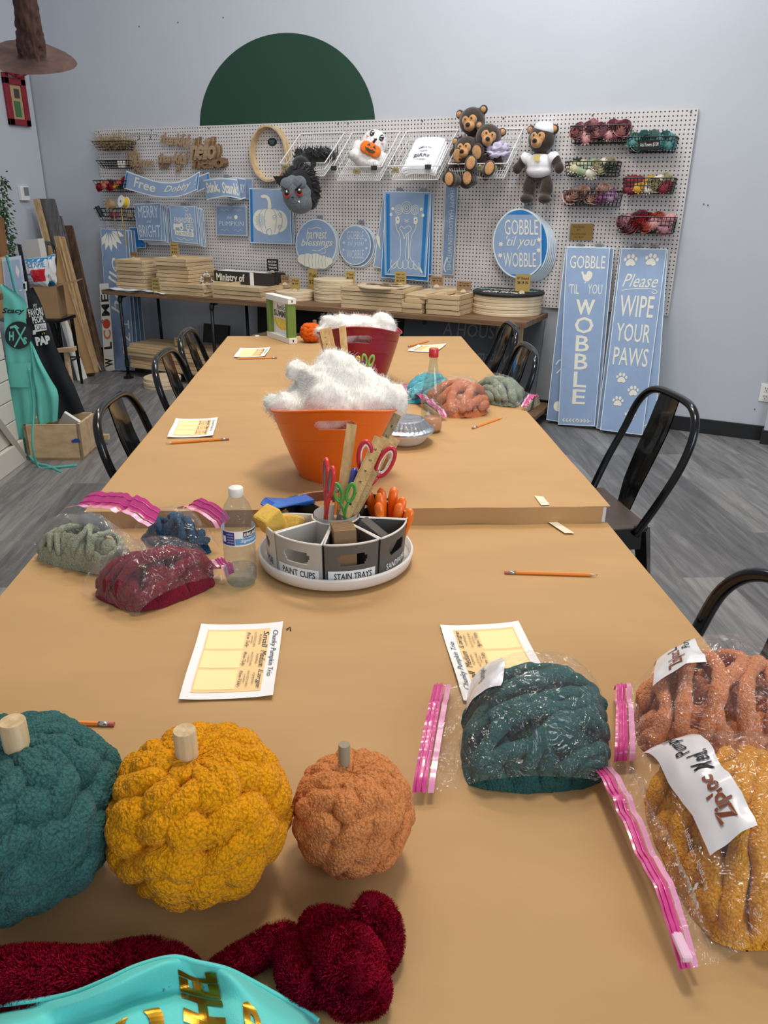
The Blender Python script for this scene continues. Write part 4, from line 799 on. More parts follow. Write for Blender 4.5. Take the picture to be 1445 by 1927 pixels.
# folded white shirts with printing
P2_ = WB[2][1]
c = P2_(.62, .60, .55)
for k in range(3):
    def sh(s, q, k=k): a = P2_(.30+s*.62-.03*k, .98-q*.75, .35+.16*k); return a+Vector((.004*math.sin(s*20+k), 0, .02*math.sin(s*PI)+.03*q+.003*math.sin(q*25+s*9)))
    m = MB().grid(sh, 20, 20); m.grid(lambda s, q: sh(1-s, q)-Vector((0, 0, .014)), 20, 20); m.grid(lambda s, q: sh(s, 0)-Vector((0, 0, .014*q)), 20, 1); m.grid(lambda s, q: sh(1, s)-Vector((0, 0, .014*q)), 20, 1); m.grid(lambda s, q: sh(0, 1-s)-Vector((0, 0, .014*q)), 20, 1)
    if k == 2:
        for tx, y, h, x0, x1 in (('HAMMER & STAIN', .60, .05, .28, .72), ('PARTY', .50, .04, .40, .6), ('BARRIE', .32, .10, .24, .76), ('~ STUDIO ~', .22, .05, .3, .7)): m.text(lifted(sh, (0, -.002, .003)), tx, (x0, y, x1, y+h), 1, .01)
    tag(m.build('folded_shirt', [SHIRTW, mat('grey_print', (80, 80, 92), .7)], smooth=True), ('topmost', 'middle', 'lowest')[2-k]+' folded white shirt in the white wire basket', 'shirt', 'folded white shirts')
# ghost
GW = fur('ghost_fleece', (236, 234, 232), .4)
gc = at_y(697, 286, .20); t = thing('ghost_plush', 'white ghost plush holding an orange jack-o-lantern in the white basket', 'plush toy', gc)
rz = math.atan2(-gc.x, gc.y)*.9; M = Matrix.Translation(gc) @ Matrix.Rotation(rz, 4, 'Z') @ Matrix.Rotation(.42, 4, 'Y') @ Matrix.Rotation(-.35, 4, 'X')
blobs('body', [((0, 0, .06), (.092, .075, .10)), ((0, -.01, -.03), (.105, .085, .08)), ((-.085, -.03, -.085), (.05, .05, .035)), ((.06, -.05, -.09), (.05, .05, .035)), ((0, 0, -.09), (.10, .07, .04)), ((-.1, -.03, -.02), (.03, .03, .05)), ((.1, -.03, -.02), (.03, .03, .05))], GW, t, .006, 5, M)
OR_ = fur('orange_felt', (240, 120, 40), .3)
blobs('jack_o_lantern', [((-.035, -.092, -.02), (.042, .022, .045)), ((0, -.098, -.02), (.04, .024, .048)), ((.035, -.092, -.02), (.042, .022, .045))], OR_, t, .005, 3, M)
m = MB(); m.M = M; f = lambda s, q: Vector((-.06+s*.12, -.1225+.014*abs(s-.5)*2*abs(s-.5)*2, -.065+q*.09))
m.poly(f, [(.22, .58), (.34, .78), (.44, .58)]); m.poly(f, [(.56, .58), (.66, .78), (.78, .58)]); m.poly(f, [(.46, .50), (.5, .57), (.54, .50)]); m.poly(f, [(.15, .42), (.3, .38), (.36, .46), (.42, .36), (.58, .36), (.64, .46), (.70, .38), (.85, .42), (.72, .22), (.5, .14), (.28, .22)])
m.build('carved_face', BMAT, t)
m = MB(); m.M = M; m.tube([Vector((0, -.105, .025)), Vector((.004, -.11, .045)), Vector((.012, -.11, .055))], [.009, .008, .007], 8); m.build('pumpkin_stem', NOSEB, t, True)
for s in (-1, 1):
    m = MB(); m.M = M; m.ball((s*.036, -.069, .095), (.0165, .006, .023), n=16); m.ball((s*.036+.004, -.074, .105), (.005, .003, .006), 1, 10); m.build('eye', [EYE, PAPER], t, True)
    m = MB(); m.M = M; m.ball((s*.058, -.064, .066), (.011, .004, .006), n=12); m.build('cheek', mat('pink_blush', (226, 160, 160), .8), t, True)
m = MB(); m.M = M; m.tube([Vector((-.012, -.078, .066)), Vector((0, -.080, .06)), Vector((.012, -.078, .066))], .0016, 6); m.build('mouth', BMAT, t)
# wolf
WG = fur('wolf_grey', (112, 119, 126)); WD = fur('wolf_dark', (38, 39, 42)); 
wc = at_y(560, 362, .38); t = thing('wolf_plush', 'dark grey wolf plush with red eyes hanging head down over the basket front', 'plush toy', wc)
rz = .22; M = Matrix.Translation(wc) @ Matrix.Rotation(rz, 4, 'Z') @ Matrix.Rotation(-.12, 4, 'Y')
blobs('head', [((0, 0, -.005), (.118, .09, .135)), ((.01, 0, -.06), (.105, .085, .09))], WG, t, .007, 4, M)
m = MB(); m.M = M; rnd = random.Random(8)
blobs('dark_fur', [((.035, .03, .05), (.112, .09, .125)), ((.075, .035, -.03), (.07, .075, .10)), ((-.02, .03, .115), (.075, .06, .07))], WD, t, .007, 3, M)
m = MB(); m.M = M
for k in range(220):
    a = rnd.uniform(-1.7, 2.4); rr = Vector((.03+.115*math.sin(a), rnd.uniform(-.03, .05), .03+.14*math.cos(a))); d = Vector((math.sin(a+.4), rnd.uniform(-.3, .2), math.cos(a+.4)-.3)).normalized()
    m.tube([rr*.92, rr+d*.012, rr+d*rnd.uniform(.02, .04)], [.008, .006, .001], 4, cap=False)
m.build('fur_tufts', WD, t)
for s in (-1, 1):                                             # heart shaped brow of lighter fur
    blobs('brow', [((s*.048, -.068, .058), (.052, .022, .048))], WG, t, .006, 3, M)
for s, x in ((-1, -.052), (1, .044)):
    m = MB(); m.M = M; m.ball((x, -.089, -.005), (.027, .010, .028), 2, 18); m.ball((x+.003, -.094, .002), (.021, .010, .022), 0, 16); m.ball((x+.006, -.103, .010), (.006, .003, .008), 1, 10); m.build('eye', [EYE, PAPER, mat('red_eye', (190, 60, 62), .3, coat=.6)], t, True)
    m = MB(); m.M = M; m.tube([Vector((x-s*.026, -.098, .012)), Vector((x, -.100, .026)), Vector((x+s*.03, -.092, .050))], [.006, .005, .002], 6); m.build('eyebrow', BMAT, t)
m = MB(); m.M = M; m.ball((-.006, -.100, -.032), (.010, .006, .007), n=12); m.build('nose', EYE, t, True)
m = MB(); m.M = M; m.tube([Vector(p) for p in ((-.035, -.092, -.062), (-.015, -.096, -.074), (.01, -.096, -.076), (.032, -.09, -.064), (.042, -.085, -.050))], .0016, 6); m.prism([Vector((.028, -.094, -.064)), Vector((.038, -.091, -.058)), Vector((.036, -.093, -.075))], (0, .002, 0), 1); m.build('mouth', [BMAT, PAPER], t)
for s in (-1,):
    m = MB(); m.M = M; m.add([Vector(p) for p in ((-.13, 0, .055), (-.07, 0, .12), (-.165, -.02, .125), (-.10, .035, .085))], [(0, 1, 2), (0, 3, 1), (0, 2, 3), (1, 3, 2)]); m.build('ear', WD, t)
PA = WB[0][1]; c = PA(.62, .55, .5); blobs('torso', [(c+Vector((-.06, 0, .0)), (.13, .09, .05)), (c+Vector((.06, .02, .01)), (.09, .08, .05)), (PA(.42, 1.0, .9)+Vector((0, .03, .01)), (.06, .07, .05))], WD, t, .008, 4)
m = MB()
for k in range(200):
    p = c+Vector((rnd.uniform(-.16, .13), rnd.uniform(-.09, .09), rnd.uniform(-.01, .045))); d = Vector((rnd.uniform(-1, 1), rnd.uniform(-1, .5), rnd.uniform(0, 1))).normalized(); m.tube([p, p+d*.02, p+d*.045], [.007, .005, .001], 4, cap=False)
m.build('torso_tufts', WD, t)
p = PA(.64, .98, .75); crumple('wolf_paw', 'x', 'x', p, (.05, .03, .022), WG, 2, .2); o = bpy.data.objects['wolf_paw']; o.parent = t; o.location = o.location-t.location; del o['label'], o['category']
# hoop ring & chalk hex sign
hc = at_y(508, 290, .06); t = thing('wooden_hoop', 'large round pine hoop leaning out from the pegboard beside the wolf basket', 'hoop', hc)
def ringm(R1, R0, w, n=64, sy=1.2):
    m = MB()
    for k in range(n):
        pass
    prof = [(R0, -w/2), (R1, -w/2), (R1, w/2), (R0, w/2), (R0, -w/2)]; m.lathe([(r, z) for r, z in prof], (0, 0, 0), n, sy=sy); return m
m = ringm(.165, .155, .075); vs = [tuple((Matrix.Translation(hc) @ Matrix.Rotation(.0, 4, 'Z') @ Matrix.Rotation(PI/2, 4, 'X') @ Vector(v))) for v in m.v]; m.v = vs; m.build('hoop_band', PINEZ, t, auto=.6)
p = at_y(512, 267, .03); m = MB(); m.prism([p+Vector((.042*math.cos(a), 0, .028*math.sin(a)))*(1.05) for a in [PI*(k+.5)/4 for k in range(8)]], (0, .004, 0)); f = lambda s, q: p+Vector((-.03+s*.06, -.001, -.02+q*.04)); m.text(f, 'OVAL', (.1, .5, .9, .85), 1); m.text(f, '$35', (.25, .1, .75, .4), 1)
tag(m.build('chalk_sign', [BMAT, mat('chalk_teal', (90, 170, 170), .8)]), 'small black chalk price sign inside the pine hoop', 'sign')
# wooden script words
def word(name, label, txt, px, off, m_, bold=.018, th=.012, shear=.25, spacing=.86):
    vs, fs = glyphs(txt, bold, shear, spacing); fn = quad(*[at_y(u, v, off) for u, v in px])
    bm = bmesh.new(); V_ = [bm.verts.new(fn(a, b)) for a, b in vs]
    for f in fs:
        try: bm.faces.new([V_[i] for i in f])
        except ValueError: pass
    bmesh.ops.recalc_face_normals(bm, faces=bm.faces); r = bmesh.ops.extrude_face_region(bm, geom=bm.faces[:]); 
    bmesh.ops.translate(bm, vec=Vector((0, -th, 0)), verts=[e for e in r['geom'] if isinstance(e, bmesh.types.BMVert)])
    m = MB(); bm.verts.index_update(); m.add([v.co.copy() for v in bm.verts], [tuple(v.index for v in f.verts) for f in bm.faces]); bm.free()
    return tag(m.build(name, m_), label, 'wooden word')
WDL = wood('laser_cut_wood', (176, 150, 120), (146, 120, 92), 0, 20); WDD = wood('laser_cut_dark', (150, 118, 88), (118, 88, 62), 0, 20)
word('wooden_word', 'wooden script word thankful in the upper row', 'thankful', [(303, 250), (358, 252), (360, 280), (303, 270)], .05, WDL)
word('wooden_word', 'wooden script word thankful in the lower row', 'thankful', [(297, 288), (354, 284), (355, 310), (298, 306)], .05, WDL)
word('wooden_word', 'wooden script word hello on the left, thin strokes', 'hello', [(240, 275), (262, 272), (264, 318), (240, 312)], .05, WDL, .02)
word('wooden_word', 'thin wooden script word home beside the left hello', 'home', [(246, 296), (290, 296), (290, 314), (246, 314)], .06, WDL, .02)
word('wooden_word', 'wooden script word Me below the left hello', 'Me', [(252, 313), (270, 315), (270, 325), (252, 324)], .05, WDL, .02)
for k in range(4): word('wooden_word', ('front', 'second', 'third', 'fourth')[3-k]+' of the bold wooden hello words layered by the green disc', 'hello', [(359+4*(3-k), 262-1.5*(3-k)), (406+4*(3-k), 262-1.5*(3-k)), (407+4*(3-k), 300), (358+4*(3-k), 302)], .03+.016*k, WDL if k % 2 else WDD, .03)
for k in range(3): word('wooden_word', ('front', 'middle', 'back')[2-k]+' of the brown wooden hello words in the lower bundle', 'hello', [(360+4*(2-k), 292), (420+4*(2-k), 288), (424+4*(2-k), 316), (362+4*(2-k), 318)], .03+.018*k, WDD, .035)
word('wooden_word', 'small brown laser cut words hanging below the lower thankful', 'gather', [(300, 300), (320, 300), (320, 322), (300, 322)], .04, WDD, .03)
word('wooden_word', 'small wooden word joy below the lower thankful at the right', 'joy', [(331, 306), (342, 302), (342, 328), (332, 326)], .04, WDL, .03)
m = MB().tube([at_y(243, 254, .03), at_y(243, 254, .08), at_y(295, 253, .08), at_y(295, 253, .03)], .003, 6)
for u in (262, 283): m.tube([at_y(u, 254, .08), at_y(u, 258, .1), at_y(u+1, 262, .09), at_y(u-3, 262, .08)], .004, 6)
tag(m.build('peg_rail', mat('zinc', (150, 150, 150), .35, .8)), 'thin empty zinc hanging rail left of the upper thankful word', 'rail')

# ------------------------------------------------------------------ shelf of plain wood blanks
SZ, SF = .730, YW-.60
sh_ = thing('pipe_shelf', 'long wooden shelf on black iron pipe legs below the pegboard', 'shelf', (-3.25, YW-.3, 0))
MB().box((-3.245, YW-.33, SZ-.018), (3.65, .54, .036), bev=.003).build('shelf_board', SHELFW, sh_)
MB().box((-3.02, YW-.29, .085), (3.38, .42, .03), bev=.003).build('lower_board', SHELFW, sh_)
def pipe_leg(x):
    y = YW-.575; a = Vector((x, y, 0)); yb = YW-.12
    MB().cyl(a, a+Vector((0, 0, SZ-.06)), .0135, n=14).build('pipe', PIPE, sh_, True)
    MB().tube(smooth_path([a+Vector((0, 0, SZ-.09)), a+Vector((0, .004, SZ-.062)), a+Vector((0, .02, SZ-.046)), a+Vector((0, .06, SZ-.042))], 4), .019, 14).build('elbow', PIPE, sh_, True)
    MB().cyl(a+Vector((0, .04, SZ-.042)), Vector((x, yb, SZ-.042)), .0135, n=12).build('crossbar', PIPE, sh_, True)
    MB().cyl(a, a+Vector((0, 0, .012)), .042, n=20).cyl(a+Vector((0, 0, .012)), a+Vector((0, 0, .035)), .022, n=16).cyl(a+Vector((0, 0, .10)), a+Vector((0, 0, .16)), .020, n=14).build('flange', PIPE, sh_)
    MB().cyl(Vector((x, yb, 0)), Vector((x, yb, SZ-.042)), .0135, n=12).build('rear_pipe', PIPE, sh_, True)
for x in (-4.90, -3.95, -2.90, -1.50): pipe_leg(x)
TR = []
def tray_mesh(w, d, h, kind):
    m = MB()
    if kind == 'tray':
        t_ = .018
        m.box((0, -d/2+t_/2, h/2), (w, t_, h-.0035), bev=.0015); m.box((0, d/2-t_/2, h/2), (w, t_, h-.0035), bev=.0015)
        m.box((-w/2+t_/2, 0, h/2), (t_, d-2*t_, h-.0035), 1); m.box((w/2-t_/2, 0, h/2), (t_, d-2*t_, h-.0035), 1)
        m.box((0, 0, .004), (w-2*t_, d-2*t_, .006), 2)
        for x in (-w/2+.009, w/2-.009): m.cyl((x, -d/2-.0004, h*.5), (x, -d/2+.001, h*.5), .0022, n=8, m=3)
    elif kind == 'slab': m.box((0, 0, h/2), (w, d, h-.002), bev=.002)
    else: m.lathe([(0, 0), (w/2-.002, 0), (w/2, .003), (w/2, h-.004), (w/2-.003, h-.001), (0, h-.001)], n=48, m=2)
    return m
def stack(name, cat, loc, w, d, h, n, kind, where, rnd=None, base=None, jit=.008, rz=0., grp=None, mats=None):
    rnd = rnd or random.Random(int(abs(loc[0])*1000)); m = tray_mesh(w, d, h, kind); p = m.build(name, mats or [PINE, PINEY, PLY, PIPE], None, False, (0, 0, 0), auto=.5 if kind == 'disc' else None)
    z = loc[2]; out = []
    for k in range(n):
        o = p if k == 0 else p.copy()
        if k: COL.objects.link(o)
        o.location = (loc[0]+rnd.uniform(-jit, jit), loc[1]+rnd.uniform(-jit, jit), z); o.rotation_euler = (0, 0, rz+rnd.uniform(-.02, .02)); z += h
        tag(o, '%s, %s' % (where, nth(n-1-k, n) if n > 1 else 'lying alone'), cat, grp or ('wood blanks: '+where)); out.append(o)
    return z, out
def shx(u, v, z=SZ): p = at_z(u, v, z); return p
z1, _ = stack('wooden_tray', 'tray', (-4.845, YW-.34, SZ), .30, .30, .030, 8, 'tray', 'unfinished pine tray in the leftmost shelf stack')
z2, _ = stack('wooden_tray', 'tray', (-4.40, YW-.32, SZ), .33, .33, .030, 9, 'tray', 'unfinished pine tray in the tall stack under the hayrides stencil', jit=.01)
a = shx(336, 548); b = shx(405, 556); z3, _ = stack('wooden_tray', 'tray', ((a.x+b.x)/2, SF+.19, SZ), b.x-a.x, .34, .030, 3, 'tray', 'low pine tray in front of the black Ministry of box', jit=.004)
a = shx(421, 557); b = shx(505, 565); z4, _ = stack('wooden_tray', 'tray', ((a.x+b.x)/2, SF+.23, SZ), b.x-a.x, .42, .033, 3, 'tray', 'large shallow pine tray between the Ministry of box and discs', jit=.006)
def disc_at(u0, u1, v, n, h, where, z=SZ, name='wooden_disc', mats=None, off=None):
    c = at_z((u0+u1)/2, v, z) if off is None else at_y((u0+u1)/2, v, off); D = (c-CPOS).dot(FW); w = (u1-u0)*D/FOC; return stack(name, 'wooden disc', (c.x, c.y, z), w, w, h, n, 'disc', where, jit=.004, mats=mats), c, w
(z5, _), c5, w5 = disc_at(518, 591, 563, 3, .022, 'round pine disc in the small stack behind the framed sign')
(z6, _), c6, w6 = disc_at(591, 669, 566, 8, .0205, 'round pine disc in the tall stack behind the orange pumpkin')
(z7, _), c7, w7 = disc_at(634, 706, 540, 5, .022, 'round pine disc in the rear stack against the pegboard', off=.21)
a = shx(650, 577); b = shx(758, 588); z8, s8 = stack('wooden_tray', 'tray', ((a.x+b.x)/2, SF+.20, SZ), b.x-a.x, .34, .030, 5, 'tray', 'pine tray in the stack under the cut-out disc', jit=.004)
a = shx(760, 589); b = shx(803, 587); z9, _ = stack('wooden_block', 'wooden block', ((a.x+b.x)/2+.02, SF+.17, SZ), (b.x-a.x)+.03, .30, .034, 3, 'slab', 'narrow pine block in the uneven stack beside the cut-out disc', jit=.02)
a = shx(805, 590); b = shx(870, 594); z10, _ = stack('wooden_tray', 'tray', ((a.x+b.x)/2, SF+.19, SZ), b.x-a.x, .30, .034, 4, 'tray', 'pine tray in the stack left of the black round sign', jit=.004)
(z11, _), c11, w11 = disc_at(889, 1017, 588, 6, .0215, 'thick round pine disc under the black round sign')
# slanting slab on block stack
p = Vector((-2.17, SF+.25, z9+.02)); tag(MB().box(p, (.22, .44, .020), R=Matrix.Rotation(-.30, 3, 'Z') @ Matrix.Rotation(.06, 3, 'X'), bev=.002).build('wooden_slab', PINE), 'pale pine slab lying slanted on the uneven block stack', 'wooden slab')
# disc with laser words on stack 8
c = Vector(s8[-1].location)+Vector((.03, -.03, 0)); c.z = z8; m = MB(); m.lathe([(0, 0), (.19, 0), (.19, .008), (0, .008)], c, 48); f = lambda s, q: c+Vector((-.19+s*.38, -.19+q*.38, .009))
tag(m.build('wooden_disc', PLY, auto=.5), 'thin plywood disc lying on the tray stack behind the red tub', 'wooden disc')
m = MB()
for tx, bx in (('thankful', (.12, .45, .60, .72)), ('blessed', (.50, .30, .92, .55)), ('gather', (.3, .62, .75, .84))):
    vs, fs = glyphs(tx, .05, .3, .9)
    m.add([f(bx[0]+a*(bx[2]-bx[0]), bx[1]+b*(bx[3]-bx[1]))+Vector((0, 0, .003)) for a, b in vs], fs)
tag(m.build('laser_cut_words', WDD), 'brown laser cut words scattered on the plywood disc', 'wooden word')
# black round family sign
c = Vector((c11.x+.005, c11.y, z11)); R_ = w11*.52; m = MB(); m.lathe([(0, 0), (R_-.004, 0), (R_, .006), (R_, .014), (R_-.006, .020), (0, .020)], c, 56); f = lambda s, q: c+Vector((-R_+s*2*R_, -R_+q*2*R_, .0208))
m.text(f, 'OUR FAMILY', (.22, .16, .80, .34), 1, .02); m.text(f, 'TOGETHER', (.2, .48, .8, .62), 1, .02)
for sx in (.15, .85):
    for k in range(5): a = 1.2+k*.5; m.poly(f, [(sx+.02*math.cos(a), .5+.02*math.sin(a)), (sx+.08*math.cos(a-.2), .5+.12*math.sin(a-.2)), (sx+.10*math.cos(a), .5+.16*math.sin(a)), (sx+.08*math.cos(a+.2), .5+.12*math.sin(a+.2))], 2)
tag(m.build('round_sign', [BMAT, CREAM, mat('sign_teal', (120, 190, 176), .6)], auto=.5), 'black round painted sign with cream lettering on top of the thick discs', 'sign')
# price tags on half round feet
def ptag(label, p, lines, w=.06, h=.075, m_=None, rz=.1, tilt=0):
    t = thing('price_tag', label, 'price tag', p, rz); R = Matrix.Rotation(rz, 3, 'Z'); f = lambda s, q: p+R @ Vector((-w/2+s*w, -.0025, .012+q*h))
    m = MB().box(p+R @ Vector((0, 0, .012+h/2)), (w, .003, h), R=R)
    for i, tx in enumerate(lines): m.text(f, tx, (.12, .70-.26*i, .88, .86-.26*i), 1, .01)
    m.build('card', [m_ or KRAFT, INK if m_ is not BMAT else PAPER], t)
    m = MB(); m.prism([p+R @ Vector((.02*math.cos(a), -.012, .02*math.sin(a))) for a in [PI*k/10 for k in range(11)]], R @ Vector((0, .006, 0))); m.build('foot', PLY, t)
GT = mat('gold_tent_card', (176, 148, 84), .6, .15)
ptag('small brown price tag on the leftmost pine tray stack', Vector((-4.86, SF+.20, z1)), ['12x12', '$18'], .075, .045, CARD)
ptag('gold price tag on the tall pine tray stack', Vector((-4.44, SF+.22, z2)), ['Square', 'Trays', '$22'], .075, .10, GT)
ptag('gold price tag standing on the shelf front between the two left stacks', Vector((-4.50, SF+.03, SZ)), ['Large', 'Tray', '$30'], .07, .11, GT)
ptag('small brown price tag on the low trays before the Ministry of box', at_z(391, 536, z3), ['Small', '$15'], .07, .05, CARD)
ptag('brown price tag behind the large shallow trays', at_z(537, 536, z4), ['Tray', '$40'], .07, .06, CARD)
ptag('gold price tag on the small disc stack behind the framed sign', at_z(556, 548, z5), ["8'' Round", '$18'], .07, .085, GT)
ptag('gold price tag behind the tall disc stack', Vector((-3.30, YW-.12, SZ)), ["10'' Round", '$20'], .08, .20, GT)
ptag('gold price tag on the rear disc stack', Vector((c7.x-.04, c7.y-.02, z7)), ["5'' Round", '$15'], .07, .10, GT)
ptag('gold price tag behind the cut-out words disc', at_z(742, 540, z8)+Vector((.0, .1, 0)), ['Sign w/', 'Wood Cut', '$39'], .085, .085, GT)
ptag('brown price tag on the slanted pine slab', at_z(819, 541, z9+.05)+Vector((0, .03, 0)), ['Small Tray', '$15'], .09, .06, CARD)
ptag('brown price tag on the tray stack left of the round sign', Vector((-1.95, SF+.26, z10)), ['Tray', '$25'], .10, .06, CARD)
ptag('gold price tag standing on the black round sign', at_z(982, 552, z11+.02), ["18'' Round", '$35'], .10, .11, GT)
# ministry box
p = Vector((-3.82, YW-.16, SZ)); t = thing('lettered_box', 'long black box lettered Ministry of behind the low trays', 'box', p); R = Matrix.Rotation(0., 3, 'Z')
for dx, w_, tx in ((-.17, .36, 'Ministry of'), (.14, .20, '')):
    m = MB(); x0 = p.x+dx; m.box((x0, p.y-.07, SZ+.085), (w_, .012, .17)); m.box((x0, p.y+.07, SZ+.085), (w_, .012, .17)); m.box((x0-w_/2, p.y, SZ+.085), (.012, .14, .17)); m.box((x0+w_/2, p.y, SZ+.085), (.012, .14, .17)); m.box((x0, p.y, SZ+.01), (w_, .14, .012))
    if tx: m.text(lambda s, q: Vector((x0-w_/2+s*w_, p.y-.0775, SZ+q*.17)), tx, (.06, .45, .84, .90), 1, .03)
    m.build('crate_body', [mat('ebony_stain', (44, 40, 38), .6), CREAM], t)
MB().box((p.x+.025, p.y-.079, SZ+.085), (.035, .004, .17)).build('white_strap', PAPER, t)
for k in range(4): tag(MB().box((p.x-.28+k*.12, p.y, SZ+.13), (.10, .11, .085), rz=.05*k, bev=.002).build('paper_bundle', PAPER), '%s white paper bundle sticking out of the black lettered box' % ('leftmost', 'second', 'third', 'rightmost')[k], 'paper', 'white paper bundles in the lettered box')
q = at_z(488, 512, SZ+.13); ptag('black chalk price tag on the right end of the Ministry of box', Vector((p.x+.19, p.y-.02, SZ+.175)), ['BOX', 'WOOD', 'TRAYS'], .10, .09, BMAT)
a = at_y(388, 528, .34); m = MB(); R = Matrix.Rotation(-.7, 3, 'Y')
for i in range(4): m.box(a+R @ Vector((0, 0, -.045+i*.03)), (.11, .006, .012), R=R)
for i in (-1, 0, 1): m.box(a+R @ Vector((i*.045, 0, 0)), (.012, .006, .105), R=R)
tag(m.build('wooden_grid', WHITE), 'white slatted wooden piece leaning tilted on the Ministry of box', 'wooden piece')
# papers on the left end of the shelf
for k in range(3): tag(MB().grid(lambda s, q: Vector((-5.04+s*.62+.01*k, SF-.005+q*.10, SZ+.003+.004*k+.006*math.sin(s*9+k)*(1-q)+.003*math.sin(s*23))), 24, 4).build('paper_sheet', [EDGEW]), '%s pale paper sheet on the left end of the shelf' % ('lowest', 'middle', 'topmost')[k], 'paper', 'pale sheets at the shelf left end')
# lower shelf contents
LZ = .10
stack('long_board', 'board', (-4.33, SF+.24, LZ-.02), 1.22, .30, .034, 6, 'slab', 'long pine board stacked on the lower shelf at the left', jit=.02)
tag(MB().box((-4.25, YW-.16, .37), (.26, .03, .16), R=Matrix.Rotation(-.2, 3, 'X')).text(lambda s, q: Vector((-4.36+s*.22, YW-.19+q*.03, .32+q*.10)), 'HOME SWEET', (.05, .3, .95, .8), 1).build('black_sign', [BMAT, mat('faint_grey', (60, 60, 62), .7)]), 'small black sign leaning on the long pine boards', 'sign')
ptag('gold price tag lying tilted on the long pine boards', Vector((-4.42, SF+.16, LZ-.02+.204)), ['Boards', '$25'], .08, .07, GT, .5)
tag(MB().box((-3.10, YW-.075, .38), (1.55, .02, .60), R=Matrix.Rotation(-.06, 3, 'X')).build('leaning_blackboard', mat('black_panel_paint', (20, 20, 21), .75)), 'large black panel leaning against the wall under the shelf centre', 'panel')
stack('wooden_tray', 'tray', (-3.50, YW-.36, LZ+.16), .32, .26, .05, 4, 'tray', 'shadowed pine tray stacked under the shelf behind the table end', jit=.03)
tag(MB().box((-3.46, YW-.36, LZ+.145), (.44, .30, .02)).box((-3.64, YW-.36, LZ+.07), (.03, .26, .13)).box((-3.28, YW-.36, LZ+.07), (.03, .26, .13)).build('wooden_riser', PINE), 'small pine riser under the shadowed tray stack', 'riser')
tag(MB().box((-3.46, YW-.36, LZ+.055), (.28, .22, .10), bev=.004).build('cardboard_box', CARD), 'small cardboard box under the pine riser below the shelf', 'box')
stack('wooden_tray', 'tray', (-3.02, YW-.36, LZ), .36, .28, .05, 7, 'tray', 'dim pine tray stacked under the shelf behind the orange pumpkin', jit=.02)
# grey A HOUSE sign
SL = mat('slate_paint', (74, 76, 80), .7); q4 = [at_y(768, 592, .20), at_y(992, 604, .20), Vector((-1.40, YW-.34, .06)), Vector((-2.45, YW-.34, .06))]
q4[0].x = -2.45; q4[1].x = -1.40; q4[0].z = q4[1].z = .70; f = quad(*q4); m = MB(); m.prism([q4[0], q4[1], q4[2], q4[3]], (0, .018, 0)); e = Vector((0, -.001, 0)); ff = lifted(f, e)
m.text(ff, 'A HOUSE', (.30, .76, .72, .90), 1, 0); m.text(ff, 'is made with', (.50, .52, .88, .64), 1, 0, .3); m.text(ff, 'love & hugs', (.30, .34, .82, .46), 1, 0, .3); m.disc(ff, (.155, .88), .028, 2, 20, 1.6)
tag(m.build('painted_sign', [SL, mat('faded_chalk', (122, 124, 126), .8), INK]), 'large slate grey sign lettered A HOUSE leaning under the right end of the shelf', 'sign')
q = [at_y(966, 607, .47), at_y(977, 607, .47), at_y(967, 718, .50), at_y(955, 716, .50)]; m = MB().prism(q[::-1], (0, .01, 0)); tag(m.build('blue_board', BRIGHTB), 'bright blue board edge standing under the right shelf end', 'board')
a = at_y(981, 608, .30); tag(MB().box((a.x, a.y, .38), (.03, .03, .60)).build('pine_post', PINEZ), 'thin pine post behind the blue board under the right shelf end', 'post')
for k in range(5): tag(MB().box((-1.56, YW-.28, .105+.014*k), (.30, .30, .010), rz=.05*k-.1).build('pine_sheet', PLY), '%s pine sheet on the right end of the lower shelf' % nth(4-k, 5), 'board', 'pine sheets at the lower shelf right end')
tg = at_z(290, 728, .0); stack('wooden_disc', 'wooden disc', (-4.42, 4.83, 0), .30, .30, .028, 3, 'disc', 'pine disc lying on the floor under the shelf')
# outlet
p = at_y(1441, 739, .0); t = thing('power_outlet', 'white duplex power outlet low on the wall at the right edge', 'outlet', p)
MB().box(p+Vector((0, -.004, 0)), (.072, .008, .116), bev=.003).build('plate', WHITE, t)
for s in (-1, 1):
    q = p+Vector((0, -.009, s*.026)); m = MB().box(q, (.034, .003, .036), bev=.004); m.box(q+Vector((-.007, -.002, .004)), (.003, .002, .012), 1); m.box(q+Vector((.007, -.002, .004)), (.003, .002, .010), 1); m.cyl(q+Vector((0, -.001, -.01)), q+Vector((0, -.003, -.01)), .003, n=8, m=1); m.build('socket', [WHITE, INK], t)
# ------------------------------------------------------------------ left corner: leaning boards, box, aprons
def at_x(u, v, x): d = ray(u, v); return CPOS + d*(x/d.x)
def at_t(u, v, P): d = ray(u, v); return CPOS + d*((Vector(P)-CPOS).dot(TV)/d.dot(TV))
def lean(name, label, cat, tl, tr, br, bl, off, th, m_):
    q = [at_y(tl[0], tl[1], off), at_y(tr[0], tr[1], off), at_z(br[0], br[1], .004), at_z(bl[0], bl[1], .004)]
    n = (q[1]-q[0]).cross(q[0]-q[3]).normalized()*th; return tag(MB().prism(q, -n).build(name, m_), label, cat)
PW = wood('pine_lean', (196, 166, 126), (170, 138, 98), 2)
lean('grey_board', 'tall grey stained board leaning in the left corner, highest of the boards', 'board', (70, 374), (100, 374), (186, 690), (150, 696), .25, .02, GWOOD)
lean('pine_board', 'narrow pine board edge left of the tallest grey board', 'board', (62, 375), (70, 374), (150, 697), (142, 698), .28, .03, PW)
lean('grey_board', 'shorter grey stained board right of the tallest grey board', 'board', (86, 406), (113, 406), (192, 690), (160, 694), .20, .02, GWOOD)
